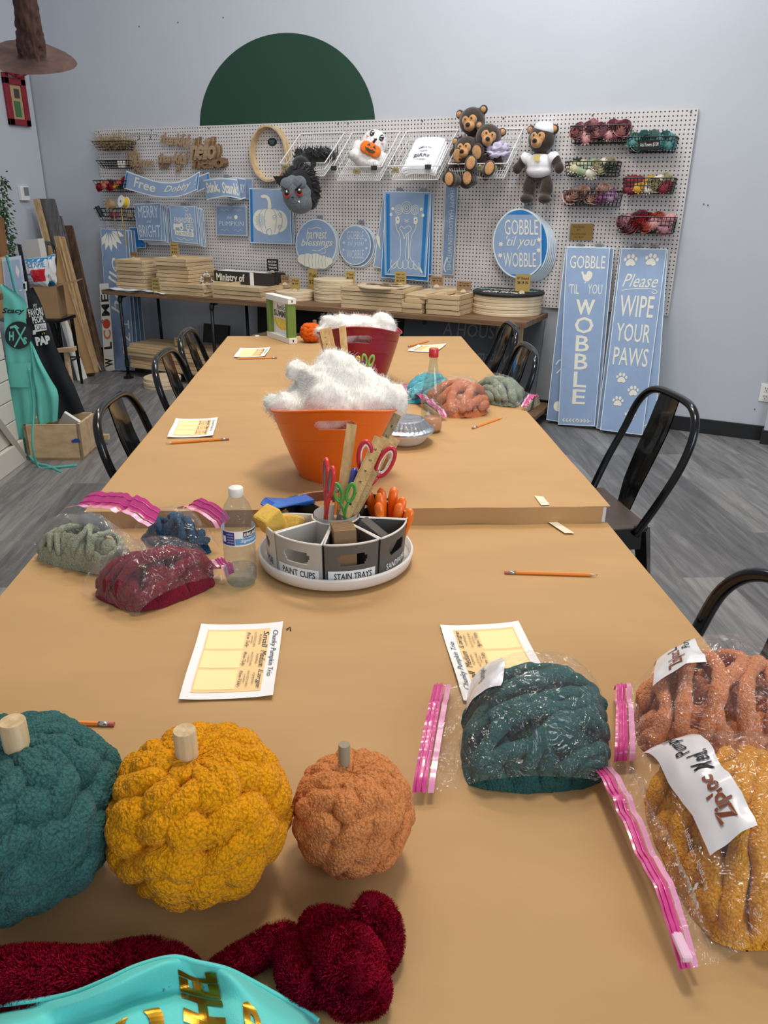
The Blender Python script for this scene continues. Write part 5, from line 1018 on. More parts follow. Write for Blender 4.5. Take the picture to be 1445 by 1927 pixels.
lean('pine_strip', 'pine strip with a notch, left of two beside the brown board', 'board', (101, 444), (110, 444), (176, 702), (164, 704), .42, .02, PW)
lean('pine_strip', 'pine strip with a notch, right of two beside the brown board', 'board', (113, 445), (119, 445), (185, 699), (178, 701), .40, .02, PW)
lean('pine_notch', 'short pine batten lying across the notched strips', 'board', (104, 465), (111, 466), (172, 703), (162, 705), .47, .01, PW)
lean('walnut_board', 'dark brown board leaning in the corner nearest the sunflower stencil', 'board', (114, 425), (134, 424), (197, 697), (184, 699), .18, .02, DWOOD)
lean('walnut_strip', 'narrow brown board edge behind the dark brown board', 'board', (138, 442), (150, 482), (198, 694), (192, 695), .10, .02, PW)
lean('white_board', 'short white board leaning beside the black stool', 'board', (112, 597), (120, 594), (161, 711), (146, 716), .75, .02, WHITE)
def roll(label, a, b, r, m_):
    m = MB().cyl(a, b, r, n=24); m.cyl(a+(a-b).normalized()*.0005, a+(a-b).normalized()*.001, r*.6, n=16, m=1); tag(m.build('paper_roll', [m_, INK], auto=.6), label, 'paper roll')
roll('thick kraft paper roll leaning in the corner', at_y(92, 470, .50), at_z(166, 706, .01), .062, mat('kraft_roll', (156, 122, 80), .75, var=.1, vs=6))
roll('green paper roll on the floor behind the kraft roll', at_y(150, 640, .45), at_z(186, 696, .01), .035, mat('green_roll', (36, 110, 84), .5))
m = MB().tube(smooth_path([at_y(133, 475, .22), at_y(152, 560, .3), at_y(168, 640, .42), at_z(190, 698, .01)], 8), .008, 10); tag(m.build('metal_rod', mat('grey_rod', (150, 152, 158), .4, .5), smooth=True), 'thin grey metal rod leaning in front of the brown board', 'rod')
# dark chair back and white block behind
k = dup(ch0, label='dark metal chair behind the cardboard box in the left corner', group=None); k.location = (-5.72, 4.62, 0); k.rotation_euler = (0, 0, 1.25); k.scale = (1, 1, 1.27)
if 'group' in k: del k['group']
q = [at_y(u, v, .95) for u, v in ((44, 452), (71, 449), (84, 483), (57, 487))]; q2 = q[3]+Vector((0, -.02, -.35)); q3_ = q[2]+Vector((0, -.02, -.35)); tag(MB().prism([q[0], q[1], q3_, q2], (0, .06, 0)).build('foam_block', mat('foam', (196, 194, 186), .8)), 'white foam block standing upright behind the stuffing bags', 'foam block')
# stool under the box
sx_, sy_ = -5.15, 4.42; t = thing('metal_stool', 'black metal stool carrying the cardboard box', 'stool', (sx_, sy_, 0))
MB().box((sx_, sy_, .55), (.30, .30, .03), rz=.4, bev=.01).build('seat', BLACK, t)
for i in (-1, 1):
    for j in (-1, 1):
        R = Matrix.Rotation(.4, 3, 'Z'); MB().tube([Vector((sx_, sy_, .55))+R @ Vector((i*.12, j*.12, 0)), Vector((sx_, sy_, 0))+R @ Vector((i*.13, j*.13, 0))], [.022, .015], 4).build('leg', BLACK, t)
MB().tube([Vector((sx_, sy_, .22))+Matrix.Rotation(.4, 3, 'Z') @ Vector((a_*.135, b_*.135, 0)) for a_, b_ in ((-1, -1), (1, -1), (1, 1), (-1, 1))], .008, 6, closed=True).build('stretcher', BLACK, t)
# cardboard box
bp_ = Vector((-5.16, 4.40, .566)); t = thing('cardboard_box', 'open cardboard box on the black stool holding stuffing bags', 'box', bp_, 0); R = Matrix.Rotation(.62, 3, 'Z'); bw, bd, bh = .26, .24, .24
m = MB(); m.box(bp_+Vector((0, 0, .003)), (bw, bd, .006), R=R)
for c_, d_ in (((0, -bd/2, bh/2), (bw, .005, bh)), ((0, bd/2, bh/2), (bw, .005, bh)), ((-bw/2, 0, bh/2), (.005, bd, bh)), ((bw/2, 0, bh/2), (.005, bd, bh))): m.box(bp_+R @ Vector(c_), d_, R=R)
m.build('body', CARD, t)
for c_, n_, ax in (((bw/2+.085, 0, bh+.02), (.15, bd, .004), 'Y'), ((-bw/2-.08, 0, bh-.04), (.15, bd, .004), 'N')):
    MB().box(bp_+R @ Vector(c_), n_, R=R @ Matrix.Rotation(-.22 if ax == 'Y' else -.5, 3, 'Y')).build('flap', CARD, t)
# stuffing bags
def pbag(label, px, y, th=.08, dec=None):
    q = [at_y(u, v, YW-y) for u, v in px]; f = quad(*q); m = MB(); g = lambda s, a: f(s, a)+Vector((0, -th*(math.sin(s*PI)*math.sin(a*PI))**.6+.004*math.sin(s*30+a*17), .004*math.sin(a*25)))
    m.grid(g, 20, 20); m.grid(lambda s, a: f(1-s, a)+Vector((0, th*.5*(math.sin(s*PI)*math.sin(a*PI))**.6, 0)), 12, 12)
    h = lambda x0, y0, x1, y1, mi, e=.002: m.grid(lambda s, a: g(x0+s*(x1-x0), y0+a*(y1-y0))+Vector((0, -e, 0)), 8, 8, mi)
    h(.02, .84, .98, .99, 1); dec(m, h, g)
    return tag(m.build('stuffing_bag', [mat('bag_white', (224, 226, 228), .25), mat('bag_blue', (28, 136, 190), .3), mat('bag_red', (200, 32, 48), .35), mat('bag_text', (90, 90, 100), .5)], smooth=True), label, 'bag')
pbag('white and blue plastic stuffing bag with a blue lower corner, behind the other', [(84, 484), (103, 477), (107, 537), (90, 543)], 4.46, .06, lambda m, h, g: h(.1, .02, .95, .2, 1))
pbag('white plastic stuffing bag with a red square standing in the cardboard box', [(46, 487), (92, 483), (91, 540), (61, 543)], 4.34, .07, lambda m, h, g: (h(.50, .22, .95, .60, 2), h(.08, .46, .6, .50, 1), m.text(lifted(g, (0, -.004, 0)), 'POLY-FIL', (.3, .70, .95, .82), 1, .02), [m.text(lifted(g, (0, -.003, 0)), 'premium fiber fill', (.12, .14+.07*i, .46, .18+.07*i), 3, 0) for i in range(3)]))
# framed rounded sheets at the left edge
P0 = Vector((-3.86, 3.10, 0))
def card(name, label, px, P, mats, dec=None, th=.01, cat='panel'):
    q = [at_t(u, v, P) for u, v in px]; m = MB(); m.prism(q, TV*th); f = quad(*q); m.lift = -TV*.0003; g = lambda s, a: f(s, a)-TV*.001
    if dec: dec(m, g)
    return tag(m.build(name, mats), label, cat)
card('orange_board', 'pale orange board edge standing behind the teal apron at the left', [(0, 484), (10, 482), (22, 592), (0, 600)], P0+TV*.03, [mat('peach', (214, 168, 122), .6)])
card('plastic_sleeve', 'clear plastic sleeve with pale blue stencils hanging behind the teal apron', [(3, 486), (38, 481), (52, 580), (14, 590)], P0+TV*.015, [mat('sleeve', (196, 206, 222), .2), mat('sleeve_blue', (160, 178, 206), .3), CREAM], lambda m, g: (m.poly(g, [(.08, .05), (.08, .94), (.45, .94), (.5, .05)], 1), m.poly(g, [(.52, .05), (.50, .94), (.92, .94), (.95, .05)], 1), m.poly(g, [(.66, .72), (.72, .86), (.80, .78), (.86, .72), (.76, .60)], 2), m.poly(g, [(.72, .35), (.84, .35), (.84, .38), (.72, .38)], 2)))
# aprons
def cloth(name, rows, P, m_, amp=.012, waves=5, th=.004, nv=30, lift=0):
    """rows: list of (uL,uR,v) down the cloth"""
    L_ = smooth_path([at_t(r_[0], r_[2], P) for r_ in rows], 8); R_ = smooth_path([at_t(r_[1], r_[-1], P) for r_ in rows], 8); n = len(L_)-1
    def fn(s, t):
        k = min(max(1-t, 0), .99999)*n; i = int(k); f = k-i; p = L_[i].lerp(L_[min(i+1, n)], f).lerp(R_[i].lerp(R_[min(i+1, n)], f), s)
        return p-TV*(lift+amp*(1-t)*(.4+.6*math.sin(s*waves*PI+1.3*t))+.003*math.sin(t*14+s*6))
    return fn
TEAL = mat('teal_canvas', (104, 196, 186), .8, var=.08, vs=5, bump=.3, bs=300); TEALD = mat('teal_strap', (84, 176, 168), .8, bump=.3, bs=300); BCAN = mat('black_canvas', (28, 32, 40), .8, var=.2, vs=6, bump=.3, bs=300)
PA_ = Vector((-3.80, 3.0, 0)); PB_ = Vector((-3.74, 3.22, 0))
t = thing('apron', 'black apron with white lettering hanging behind the teal apron', 'apron', at_t(110, 790, PB_)); 
f = cloth('b', [(48, 62, 546, 540), (50, 78, 580, 575), (54, 96, 640, 630), (62, 122, 695, 688), (76, 142, 740, 730), (96, 160, 792, 774)], PB_, None, .02, 3)
m = MB(); m.lift = -TV*.0002; m.grid(f, 24, 40); m.grid(lambda s, a: f(1-s, a)+TV*.004, 24, 40)
g = lambda s, a: at_t(54+s*44, 650-a*85, PB_)-TV*.018+RV*(.0)
def skew(s, a): return at_t(50+s*40+(1-a)*18, 652-a*82-s*6, PB_)-TV*.022
for tx, b, bo in (('MY', (.35, .86, .52, .96), 0), ('FAVORI', (.05, .68, .72, .86), .03), ('PEOPL', (.16, .52, .72, .68), .03), ('PAP', (.10, .02, .78, .22), .06)): m.text(skew, tx, b, 1, bo)
m.poly(skew, [(.08, .38), (.2, .38), (.2, .50), (.75, .50), (.72, .34), (.2, .33), (.18, .28), (.04, .28)], 1); m.text(skew, 'CALL', (.26, .37, .70, .47), 0, .01); m.disc(skew, (.48, .27), .02, 2, 8); m.disc(skew, (.57, .28), .025, 2, 8)
m.build('apron_body', [BCAN, PAPER, mat('bee_yellow', (214, 210, 60), .6)], t, True)
MB().tube(smooth_path([at_t(36, 460, PB_), at_t(44, 500, PB_), at_t(54, 548, PB_)], 5), .016, 6, flat=.3).build('neck_strap', BCAN, t)
m = MB().prism([at_t(u, v, PB_)-TV*.03 for u, v in ((44, 530), (53, 529), (54, 546), (45, 546))], TV*.004); m.prism([at_t(u, v, PB_)-TV*.031 for u, v in ((46, 533), (51, 532), (52, 543), (47, 543))], TV*.002, 1); tag(m.build('small_tag', [PAPER, INK]), 'small black and white square tag hanging above the black apron', 'tag')
t = thing('apron', 'teal canvas apron with a round black logo hanging at the left edge', 'apron', at_t(60, 822, PA_))
f = cloth('a', [(2, 8, 535), (6, 48, 566), (9, 50, 600), (11, 56, 640), (14, 63, 690), (19, 68, 745), (23, 69, 790), (26, 68, 822)], PA_, None, .012, 4, lift=.01)
m = MB(); m.lift = -TV*.0002; m.grid(f, 28, 50); m.grid(lambda s, a: f(1-s, a)+TV*.004, 28, 50)
g = lambda s, a: at_t(7+s*44, 660-a*86, PA_)-TV*.030
m.text(g, 'Stacy', (.02, .80, .98, .95), 1, .03, .2)
m.disc(g, (.72, .36), .30, 1, 36, .52); m.text(g, 'H', (.32, .24, .52, .44), 0, .04); m.text(g, 'S', (.92, .16, 1.08, .32), 0, .04)
m.stroke(g, [(.36, .52), (.60, .56), (.72, .50)], .05, 0, asp=.52); m.stroke(g, [(.58, .54), (1.0, .16)], .035, 0, asp=.52); m.stroke(g, [(.55, .10), (1.02, .54)], .035, 0, asp=.52)
m.grid(lambda s, a: at_t(19+s*42, 727-a*46, PA_)-TV*(.026+.004*math.sin(s*PI)), 10, 10, 0)
m.build('apron_body', [TEAL, mat('apron_print', (26, 34, 38), .7)], t, True)
f2 = cloth('c', [(55, 57, 632, 636), (60, 74, 680, 676), (66, 96, 725, 715), (70, 110, 765, 744), (74, 109, 800, 791)], PA_+TV*.02, None, .03, 3)
m = MB(); m.grid(f2, 16, 24); m.grid(lambda s, a: f2(1-s, a)+TV*.003, 16, 24); m.build('side_flap', TEAL, t, True)
MB().tube(smooth_path([at_t(12, 480, PA_), at_t(20, 510, PA_), at_t(27, 540, PA_), at_t(36, 566, PA_)], 5), .012, 6, flat=.3).build('neck_strap', TEALD, t, True)
MB().tube(smooth_path([at_t(45, 824, PA_), at_t(50, 850, PA_), at_z(68, 871, .01), at_z(90, 877, .005), at_z(114, 888, .005)], 6), .009, 6, flat=.35).build('waist_tie', TEALD, t, True)
MB().tube(smooth_path([at_t(60, 690, PA_)-TV*.05, at_t(70, 760, PA_)-TV*.06, at_t(80, 822, PA_)-TV*.16, at_t(92, 862, PA_)-TV*.17, at_z(97, 880, .008), at_z(145, 876, .006)], 8), .009, 6, flat=.35).build('waist_tie', TEALD, t, True)
# wooden crate on the floor
t = thing('wooden_crate', 'open pine crate with a scrap of blue tape on the floor below the aprons', 'crate', at_z(110, 866, 0)+TV*.1)
c0, c1, c2 = at_z(54, 866, 0), at_z(157, 866, 0), at_z(187, 839, 0); e1 = (c1-c0); e2 = (c2-c1); up = Vector((0, 0, .215))
CR = wood('crate_pine', (212, 186, 150), (192, 162, 124), 0, 8)
def wallp(a, b, n, nm='side_panel'): MB().prism([a, b, b+up, a+up], n).build(nm, CR, t)
n1 = e2.normalized()*.016; n2 = -e1.normalized()*.016
wallp(c0, c1, n1); wallp(c1, c2, n2); wallp(c0+e2, c2, -n1); wallp(c0, c0+e2, -n2); MB().prism([c0, c1, c2, c0+e2], (0, 0, .015)).build('bottom_panel', CR, t)
p = at_t(144, 822, c1); q = [c1+up*.56-e1.normalized()*.055, c1+up*.62-e1.normalized()*.03, c1+up*.62-e1.normalized()*.012, c1+up*.52, c1+up*.50-e1.normalized()*.05]; MB().prism([x-TV*.002 for x in q], TV*.001).build('blue_tape', mat('blue_tape', (36, 74, 156), .6), t)
c = (c0+c2)/2; tag(MB().box(c+Vector((.02, .03, .15)), (.12, .02, .20), R=Matrix.Rotation(.7, 3, 'Y') @ Matrix.Rotation(.4, 3, 'Z'), bev=.003).build('white_offcut', WHITE), 'white offcut sticking out of the floor crate', 'offcut')
a = at_z(190, 822, .05); tag(MB().box((a.x, a.y, .05), (.10, .035, .03), rz=.5).build('pine_scrap', PINE), 'small pine scrap sticking out on the floor behind the crate', 'offcut')
p = at_y(120, 660, YW-4.1); tag(MB().prism([p+Vector(v) for v in ((-.08, -.02, .01), (.10, 0, .03), (.06, .07, .03), (-.06, .08, .01))], (0, 0, -.03)).box((p.x-.01, p.y+.03, p.z/2), (.025, .03, p.z)).build('pine_stand', PINE), 'small pine stand with a flat top below the cardboard box', 'stand')
# thermostat, red frame, greenery
q = [at_x(u, v, -6.218) for u, v in ((35, 354), (46, 353), (49, 373), (40, 380))]; t = thing('thermostat', 'small white thermostat on the left wall above the leaning boards', 'thermostat', q[3])
c = (q[0]+q[2])/2; MB().box(c+Vector((.02, 0, 0)), (.04, .09, .12), bev=.005).build('housing', WHITE, t); MB().box(c+Vector((.041, .012, .015)), (.003, .05, .07)).build('screen', mat('lcd_grey', (120, 126, 130), .3), t)
c = at_x(31, 188, -6.2); t = thing('wall_frame', 'red wooden frame with a green and red bow high on the left wall', 'frame', c)
RED_ = mat('frame_red', (138, 30, 44), .6, var=.15, vs=20); m = MB()
for dy, dz, w_, h_ in ((-.085, 0, .05, .40), (.085, 0, .05, .40), (0, -.175, .22, .05), (0, .14, .22, .05)): m.box(c+Vector((0, dy, dz)), (.03, w_, h_), bev=.003)
m.build('frame', RED_, t); m = MB(); m.box(c+Vector((-.005, 0, -.01)), (.01, .13, .30)); m.box(c+Vector((.003, .0, -.07)), (.006, .06, .12), 1); m.box(c+Vector((.003, .01, .05)), (.006, .05, .07), 2); m.build('picture', [mat('kraft_back', (176, 150, 110), .8), mat('pict_green', (60, 110, 70), .7), mat('pict_dark', (70, 60, 54), .7)], t)
m = MB()
for a_ in (.4, 1.2, 2.0, 2.8, 3.6): 
    d = Vector((0, math.cos(a_), abs(math.sin(a_))*.7+.2)).normalized(); sd_ = Vector((.02, 0, 0)); b = c+Vector((.03, 0, .17)); m.tube([b, b+d*.05+sd_, b+d*.11+sd_, b+d*.12], [.006, .022, .026, .006], 6, m=int(a_*5) % 2, flat=.5)
m.build('bow', [RED_, mat('bow_green', (120, 150, 120), .7)], t, True)
t = thing('hanging_vine', 'trailing green vine hanging at the left edge above the aprons', 'plant', at_x(4, 480, -5.6)); m = MB(); rnd = random.Random(5); m2 = MB()
GRN = mat('leaf_green', (52, 84, 46), .6, var=.4, vs=20)
base = [at_t(u, v, P0+TV*1.2) for u, v in ((-4, 335), (-1, 370), (3, 400), (6, 430), (10, 460), (14, 490))]
for p in smooth_path(base, 14):
    for k in range(9):
        d = Vector((rnd.uniform(-1, 1), rnd.uniform(-1, 1), rnd.uniform(-.7, .7))).normalized(); q = p+d*rnd.uniform(.01, .07); s_ = d.orthogonal().normalized()*.008; e_ = d*.026+Vector((0, 0, -.01)); m.add([q, q+e_*.5+s_, q+e_, q+e_*.5-s_], [(0, 1, 2, 3)])
m.build('foliage', GRN, t); MB().tube(smooth_path(base, 6), .004, 5).build('stem', GRN, t)
card('cedar_plank', 'brown wooden plank frame at the left edge beside the vine', [(-8, 410), (2, 410), (11, 480), (-2, 490)], P0+TV*1.1, [wood('cedar', (150, 102, 64), (120, 78, 46), 2)], None, .04, 'board')
# witch hat hanging from the ceiling
hd = at_y(62, 110, 2.1); t = thing('witch_hat', 'brown crumpled pointed hat hanging high at the left', 'hat', hd); HATM = mat('hat_suede', (78, 54, 46), .85, var=.45, vs=14, bump=1., bs=40)
S_ = .222; nu, nv = 96, 60; u = np.linspace(0, 2*np.pi, nu, endpoint=False); v = np.linspace(0, 1, nv+1); U, V_ = np.meshgrid(u, v)
rr = np.where(V_ < .35, 1-(V_/.35)*.66, .34*(1-(V_-.35)/.65)**.45*.9+.03); zz = np.where(V_ < .35, .05*np.sin(V_/.35*np.pi*.5)+.0, .05+(V_-.35)/.65*2.7)
D = np.stack([np.cos(U), np.sin(U), zz*2.0], -1); nz = fbm(D*3.2, 4, 3); fold = np.abs(fbm(D*np.array([2, 2, 5]), 3, 9)); amp = np.where(V_ < .3, .03, .26*(1-V_)+.05)
rr = rr*(1+amp*nz*2-1.5*fold*np.where(V_ > .3, (1-V_), 0)); zz = zz+.05*np.cos(U*2+.6)*(V_ < .35)*(1-V_/.35)+.03*nz
P = np.stack([rr*np.cos(U)+.10*np.maximum(zz-.6, 0)**2*.2, rr*np.sin(U), zz], -1)*S_
_hc = Vector((-hd.x, -hd.y, 0)).normalized(); Rt_ = np.array(Matrix.Rotation(.50, 3, Vector((0, 0, 1)).cross(_hc))); P = P @ Rt_.T + np.array(hd)
np_mesh('hat_body', P.reshape(-1, 3), grid_faces(nu, nv), HATM, t); 
_tp = hd+Vector(Rt_.tolist()[0][2:]+Rt_.tolist()[1][2:]+Rt_.tolist()[2][2:])*(S_*2.7); m = MB().tube([_tp, _tp+Vector((0, 0, 1.2))], .002, 5); m.build('hanging_cord', HATM, t)
# ------------------------------------------------------------------ knitted pumpkins
def dist_at(p): return (Vector(p)-CPOS).dot(FW)
def pumpkin(label, cu, cv, half, squash, mname, col, stem, stz=None, z0=NZ, ncol=16, nrow=9, res=(460, 280), seed=1, stem_r=.02, stem_h=.05, stem_m=None, group=None, amp=.20, sc=260., dark=.45):
    c = at_z(cu, cv, z0+.08); a = half/FOC*dist_at(c)
    for _ in range(6): c = at_z(cu, cv, z0+a*squash*.97); a = half/FOC*dist_at(c)*.965
    cc = a*squash; c = at_z(cu, cv, z0+cc*.97); nu, nv = res
    t = thing('knitted_pumpkin', label, 'knitted pumpkin', (c.x, c.y, z0+.002), 0, group)
    u = np.linspace(0, 2*np.pi, nu, endpoint=False); v = np.linspace(0, np.pi, nv+1); U, V_ = np.meshgrid(u, v)
    D = np.stack([np.sin(V_)*np.cos(U), np.sin(V_)*np.sin(U), np.cos(V_)], -1)
    w = fbm(D*2.2+seed*3, 3, seed); w2 = fbm(D*2.2+seed*5+9, 3, seed+5)
    tw = (V_-np.pi/2)*1.1                                      # columns twist
    A = (U+tw*.35)/(2*np.pi)*ncol+w*.9; B = V_/np.pi*nrow+w2*.7
    best = np.full(A.shape, 9.)
    ia = np.floor(A); ib = np.floor(B)
    for di in (-1, 0, 1):
        for dj in (-1, 0, 1):
            x = ia+di; y = ib+dj; xm = np.mod(x, ncol)
            par = np.where(np.mod(y, 2) > .5, .5, 0.); jx = hsh(xm, y, 1., seed)*.35-.175; jy = hsh(xm, y, 2., seed)*.35-.175
            dx = A-(x+.5+par*.6+jx); dy = B-(y+.5+jy); s_ = np.where(np.mod(xm, 2) > .5, .55, -.55); dx2 = dx*1.0+dy*s_; dy2 = dy*.9-dx*s_*.5
            d = dx2*dx2*1.25+dy2*dy2; best = np.minimum(best, d)
    puff = np.sqrt(np.maximum(0, 1-best*1.55))
    top = np.exp(-(V_/.28)**2); bot = np.exp(-((np.pi-V_)/.5)**2)
    rib = .02*np.cos(U*7+seed)*np.sin(V_)
    r = .985+amp*(puff-.72)*np.clip(np.sin(V_)*1.8, .3, 1)+rib+.03*fbm(D*14, 3, seed)+.03*fbm(D*38, 2, seed+3)+.05*fbm(D*1.3, 2, seed)
    prof = np.sin(V_)**.92; P = np.stack([prof*np.cos(U)*r*a, prof*np.sin(U)*r*a, np.cos(V_)*r*cc-top*cc*.14+bot*cc*.06], -1)
    P[..., 2] = np.maximum(P[..., 2], -cc*.95+.0*P[..., 2])
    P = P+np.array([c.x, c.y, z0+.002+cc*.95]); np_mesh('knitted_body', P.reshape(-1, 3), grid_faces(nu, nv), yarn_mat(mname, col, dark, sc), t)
    zt = z0+cc*1.80; ax = (FW.cross(CX)).normalized(); base = at_z(stem[0], stem[1], zt); tip = base+Vector((0, 0, stem_h))+(Vector(stem[2]) if len(stem) > 2 else Vector((0, 0, 0)))
    m = MB(); m.tube([base-Vector((0, 0, .03)), tip-(tip-base)*.04, tip], [stem_r, stem_r, stem_r*.94], 28); m.build('wooden_stem', stem_m or STEMW, t, auto=.7)
    return t
STEMW = wood('stem_wood', (216, 190, 150), (190, 160, 118), 2, 30)
pumpkin('large mustard yellow knitted pumpkin with a pale round wooden stem', 377, 1527, 173, .90, 'mustard_chenille', (232, 156, 20), (352, 1424), ncol=13, nrow=8, seed=2, stem_r=.0125, stem_h=.036, sc=230, dark=.40)
pumpkin('large dark teal knitted pumpkin cut off by the left edge', 32, 1527, 196, .90, 'teal_chenille', (62, 106, 104), (33, 1408), ncol=14, nrow=9, seed=6, stem_r=.0135, stem_h=.036, res=(460, 280), sc=230, dark=.40)
pumpkin('small light orange knitted pumpkin with a thin stem beside the mustard one', 664, 1528, 117, .96, 'apricot_chenille', (216, 138, 82), (648, 1440), ncol=12, nrow=7, seed=9, stem_r=.0068, stem_h=.030, res=(320, 190), stem_m=mat('grey_stem', (150, 136, 112), .7), sc=250)
pumpkin('tiny bright orange knitted pumpkin beside the framed summer sign', 585, 626, 21, .92, 'orange_chenille', (236, 104, 28), (592, 609), z0=FZ, ncol=12, nrow=7, seed=12, stem_r=.010, stem_h=.018, res=(140, 90), stem_m=mat('bark_brown', (120, 90, 66), .8))

# ------------------------------------------------------------------ bagged yarn
PINKZ = mat('pink_zip', (206, 62, 138), .3, coat=.5); PINKL = mat('pale_pink_zip', (226, 150, 190), .3, coat=.4); LABW = mat('bag_label_white', (222, 222, 228), .35, coat=.6); BRN = mat('bag_print_brown', (128, 68, 40), .5)
FILM = film_mat('clear_bag_film', haze=.012, gloss=.07, sc=20., st=1.0); FILM2 = film_mat('clear_bag_film_soft', haze=.02, gloss=.07, sc=20.)
def yarnbag(label, px, z, H, cname, col, s0=.2, s1=.97, seed=1, ns=7, zip_=(0, 1), zh=.0, deco=None, film=None, res=(150, 120), ang=.6, zw=.016, sc=240, slider=False, tint=None, sag=0., group=None):
    c = [Vector((*at_z(k[0], k[1], z+(k[2] if len(k) > 2 else .002)).xy, z+.002)) for k in px]; f0 = quad(c[0], c[1], c[2], c[3]) # s along c0->c1, t: 1 at back(c0,c1) 0 at front (c3,c2)
    w = ((c[1]-c[0]).length+(c[2]-c[3]).length)/2; h = ((c[0]-c[3]).length+(c[1]-c[2]).length)/2; cen = sum(c, Vector())/4
    t = thing('yarn_bag', label, 'yarn bag', (cen.x, cen.y, z+.002), 0, group)
    # yarn mass
    n1, n2 = res; S, Q = np.meshgrid(np.linspace(0, 1, n1+1), np.linspace(0, 1, n2+1)); cs = np.array([list(k) for k in c])
    def base(s, q):
        b = cs[3]*(1-s)[..., None]+cs[2]*s[..., None]; tt = cs[0]*(1-s)[..., None]+cs[1]*s[..., None]; return b*(1-q)[..., None]+tt*q[..., None]
    def prof(x): x = np.clip(x, 0, 1); return np.maximum(0, 1-np.abs(2*x-1)**2.3)**.62
    def rnd_(S, Q): return s0+(s1-s0)*(.5+(S-.5)*(1-.16*np.abs(2*Q-1)**3)), .5+(Q-.5)*.92*(1-.16*np.abs(2*S-1)**3)
    s, q = rnd_(S, Q)
    xy = np.stack([S*w*(s1-s0), Q*h, 0*S], -1); wrp = fbm(xy*9+seed*3, 3, seed)*1.0; wr2 = fbm(xy*7+seed*11, 3, seed+4)
    ph = (S*math.cos(ang)*w+Q*math.sin(ang)*h)/max(w, h)*ns+wrp*3.2; rid = np.sqrt(np.abs(np.sin(np.pi*ph))+1e-4); ph2 = ((-S*math.sin(ang)*w+Q*math.cos(ang)*h)/max(w, h)*ns*.45+wr2*2.4+np.floor(ph)*.37); rid2 = np.abs(np.sin(np.pi*ph2))**.25
    env = prof(S)*prof(Q); top = H*.74*env**.8*(1-.0*S)*(1+.28*fbm(xy*6+seed, 2, seed+9))
    tz = top-(1-rid*rid2)*H*.34*env**.5+.0025*fbm(xy*110, 2, seed)
    in_ = .5+ (S-.5)*1.0
    P = base(s, q); nrm = 1-.0*S; P = P+np.stack([0*S, 0*S, np.maximum(tz, .001)], -1)
    Pb = base(s, q)+np.stack([0*S, 0*S, 0*S+.0006], -1)
    V = np.concatenate([P.reshape(-1, 3), Pb.reshape(-1, 3)]); F = grid_faces(n1, n2, False); o2 = (n1+1)*(n2+1); F = F+[tuple(i+o2 for i in f[::-1]) for f in F]
    b_ = MB(); b_.v = [tuple(p) for p in V.tolist()]; b_.f = F; b_.m = [0]*len(F); rg = random.Random(seed); nst = int(ns*2.1); ca, sa_ = math.cos(ang), math.sin(ang); R0 = min(w, h)/nst*.62
    for k in range(nst):
        o_ = (k+.5)/nst*1.3-.65; pts_ = []; ph_ = rg.uniform(0, 6); fr_ = rg.uniform(4, 8); am_ = rg.uniform(.03, .09); lift_ = rg.uniform(-.2, .5)
        for i in range(46):
            x_ = -.72+1.44*i/45; y_ = o_+am_*math.sin(x_*fr_+ph_); S_1 = .5+(x_*ca-y_*sa_); Q_1 = .5+(x_*sa_+y_*ca)
            if not (.01 < S_1 < .99 and .005 < Q_1 < .995):
                if len(pts_) > 5: break
                pts_ = []; continue
            sa1, qa1 = rnd_(np.array([S_1]), np.array([Q_1])); pb = base(sa1, qa1)[0]; e_ = float(prof(np.array([S_1]))[0]*prof(np.array([Q_1]))[0]); pts_.append(Vector(pb)+Vector((0, 0, max(H*.80*e_**.8+R0*(.15+lift_*.5)-R0*.4*(1-e_), R0*.8))))
        if len(pts_) > 4:
            pts_ = smooth_path(pts_, 2); L0 = len(pts_); b_.tube(pts_, [R0*(.92+.07*math.sin(i*.63+k)+.08*math.sin(i*.21+k*2))*min(1, .3+i*.25, .3+(L0-1-i)*.25) for i in range(L0)], 12)
    Va = np.array(b_.v); dz_ = fbm(Va*34+seed, 3, seed+1)*.012+fbm(Va*110, 2, seed+2)*.006; Va[:, 2] = np.maximum(Va[:, 2]+dz_, z+.002); Va[:, 0] += fbm(Va*60+9, 2, seed)*.006; Va[:, 1] += fbm(Va*60+19, 2, seed)*.006; b_.v = [tuple(p) for p in Va.tolist()]
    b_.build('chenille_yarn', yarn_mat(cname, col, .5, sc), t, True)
    # film
    m1, m2 = 60, 50; S, Q = np.meshgrid(np.linspace(0, 1, m1+1), np.linspace(0, 1, m2+1)); x = (S-s0)/(s1-s0); xy = np.stack([S*w, Q*h, 0*S], -1)
    e = np.where(x > 0, prof(np.maximum(x, 0)*1.0), 0); e = np.where(x > 1, 0, e); ez = np.maximum(e, np.clip(1-np.abs(x)/.5, 0, 1)*.25*(x < .0)); rmp = zh*np.clip(1-S/max(s0, .01), 0, 1)**1.5
    wr = np.abs(fbm(xy*16+seed, 3, seed+2)); wr3 = np.abs(fbm(xy*45+seed, 2, seed+6))
    zf = H*1.08*(ez*prof(Q*.98+.01))**.7*1.0+.006+rmp-.012*(wr*4-.3)*prof(Q)-.004*wr3*2
    P = base(S, Q)+np.stack([0*S, 0*S, np.maximum(zf, .0012)], -1)+ (np.stack([fbm(xy*12+3, 2, seed), fbm(xy*12+8, 2, seed+1), 0*S], -1)*.014)
    np_mesh('plastic_film', P.reshape(-1, 3), grid_faces(m1, m2, False), film or FILM, t)
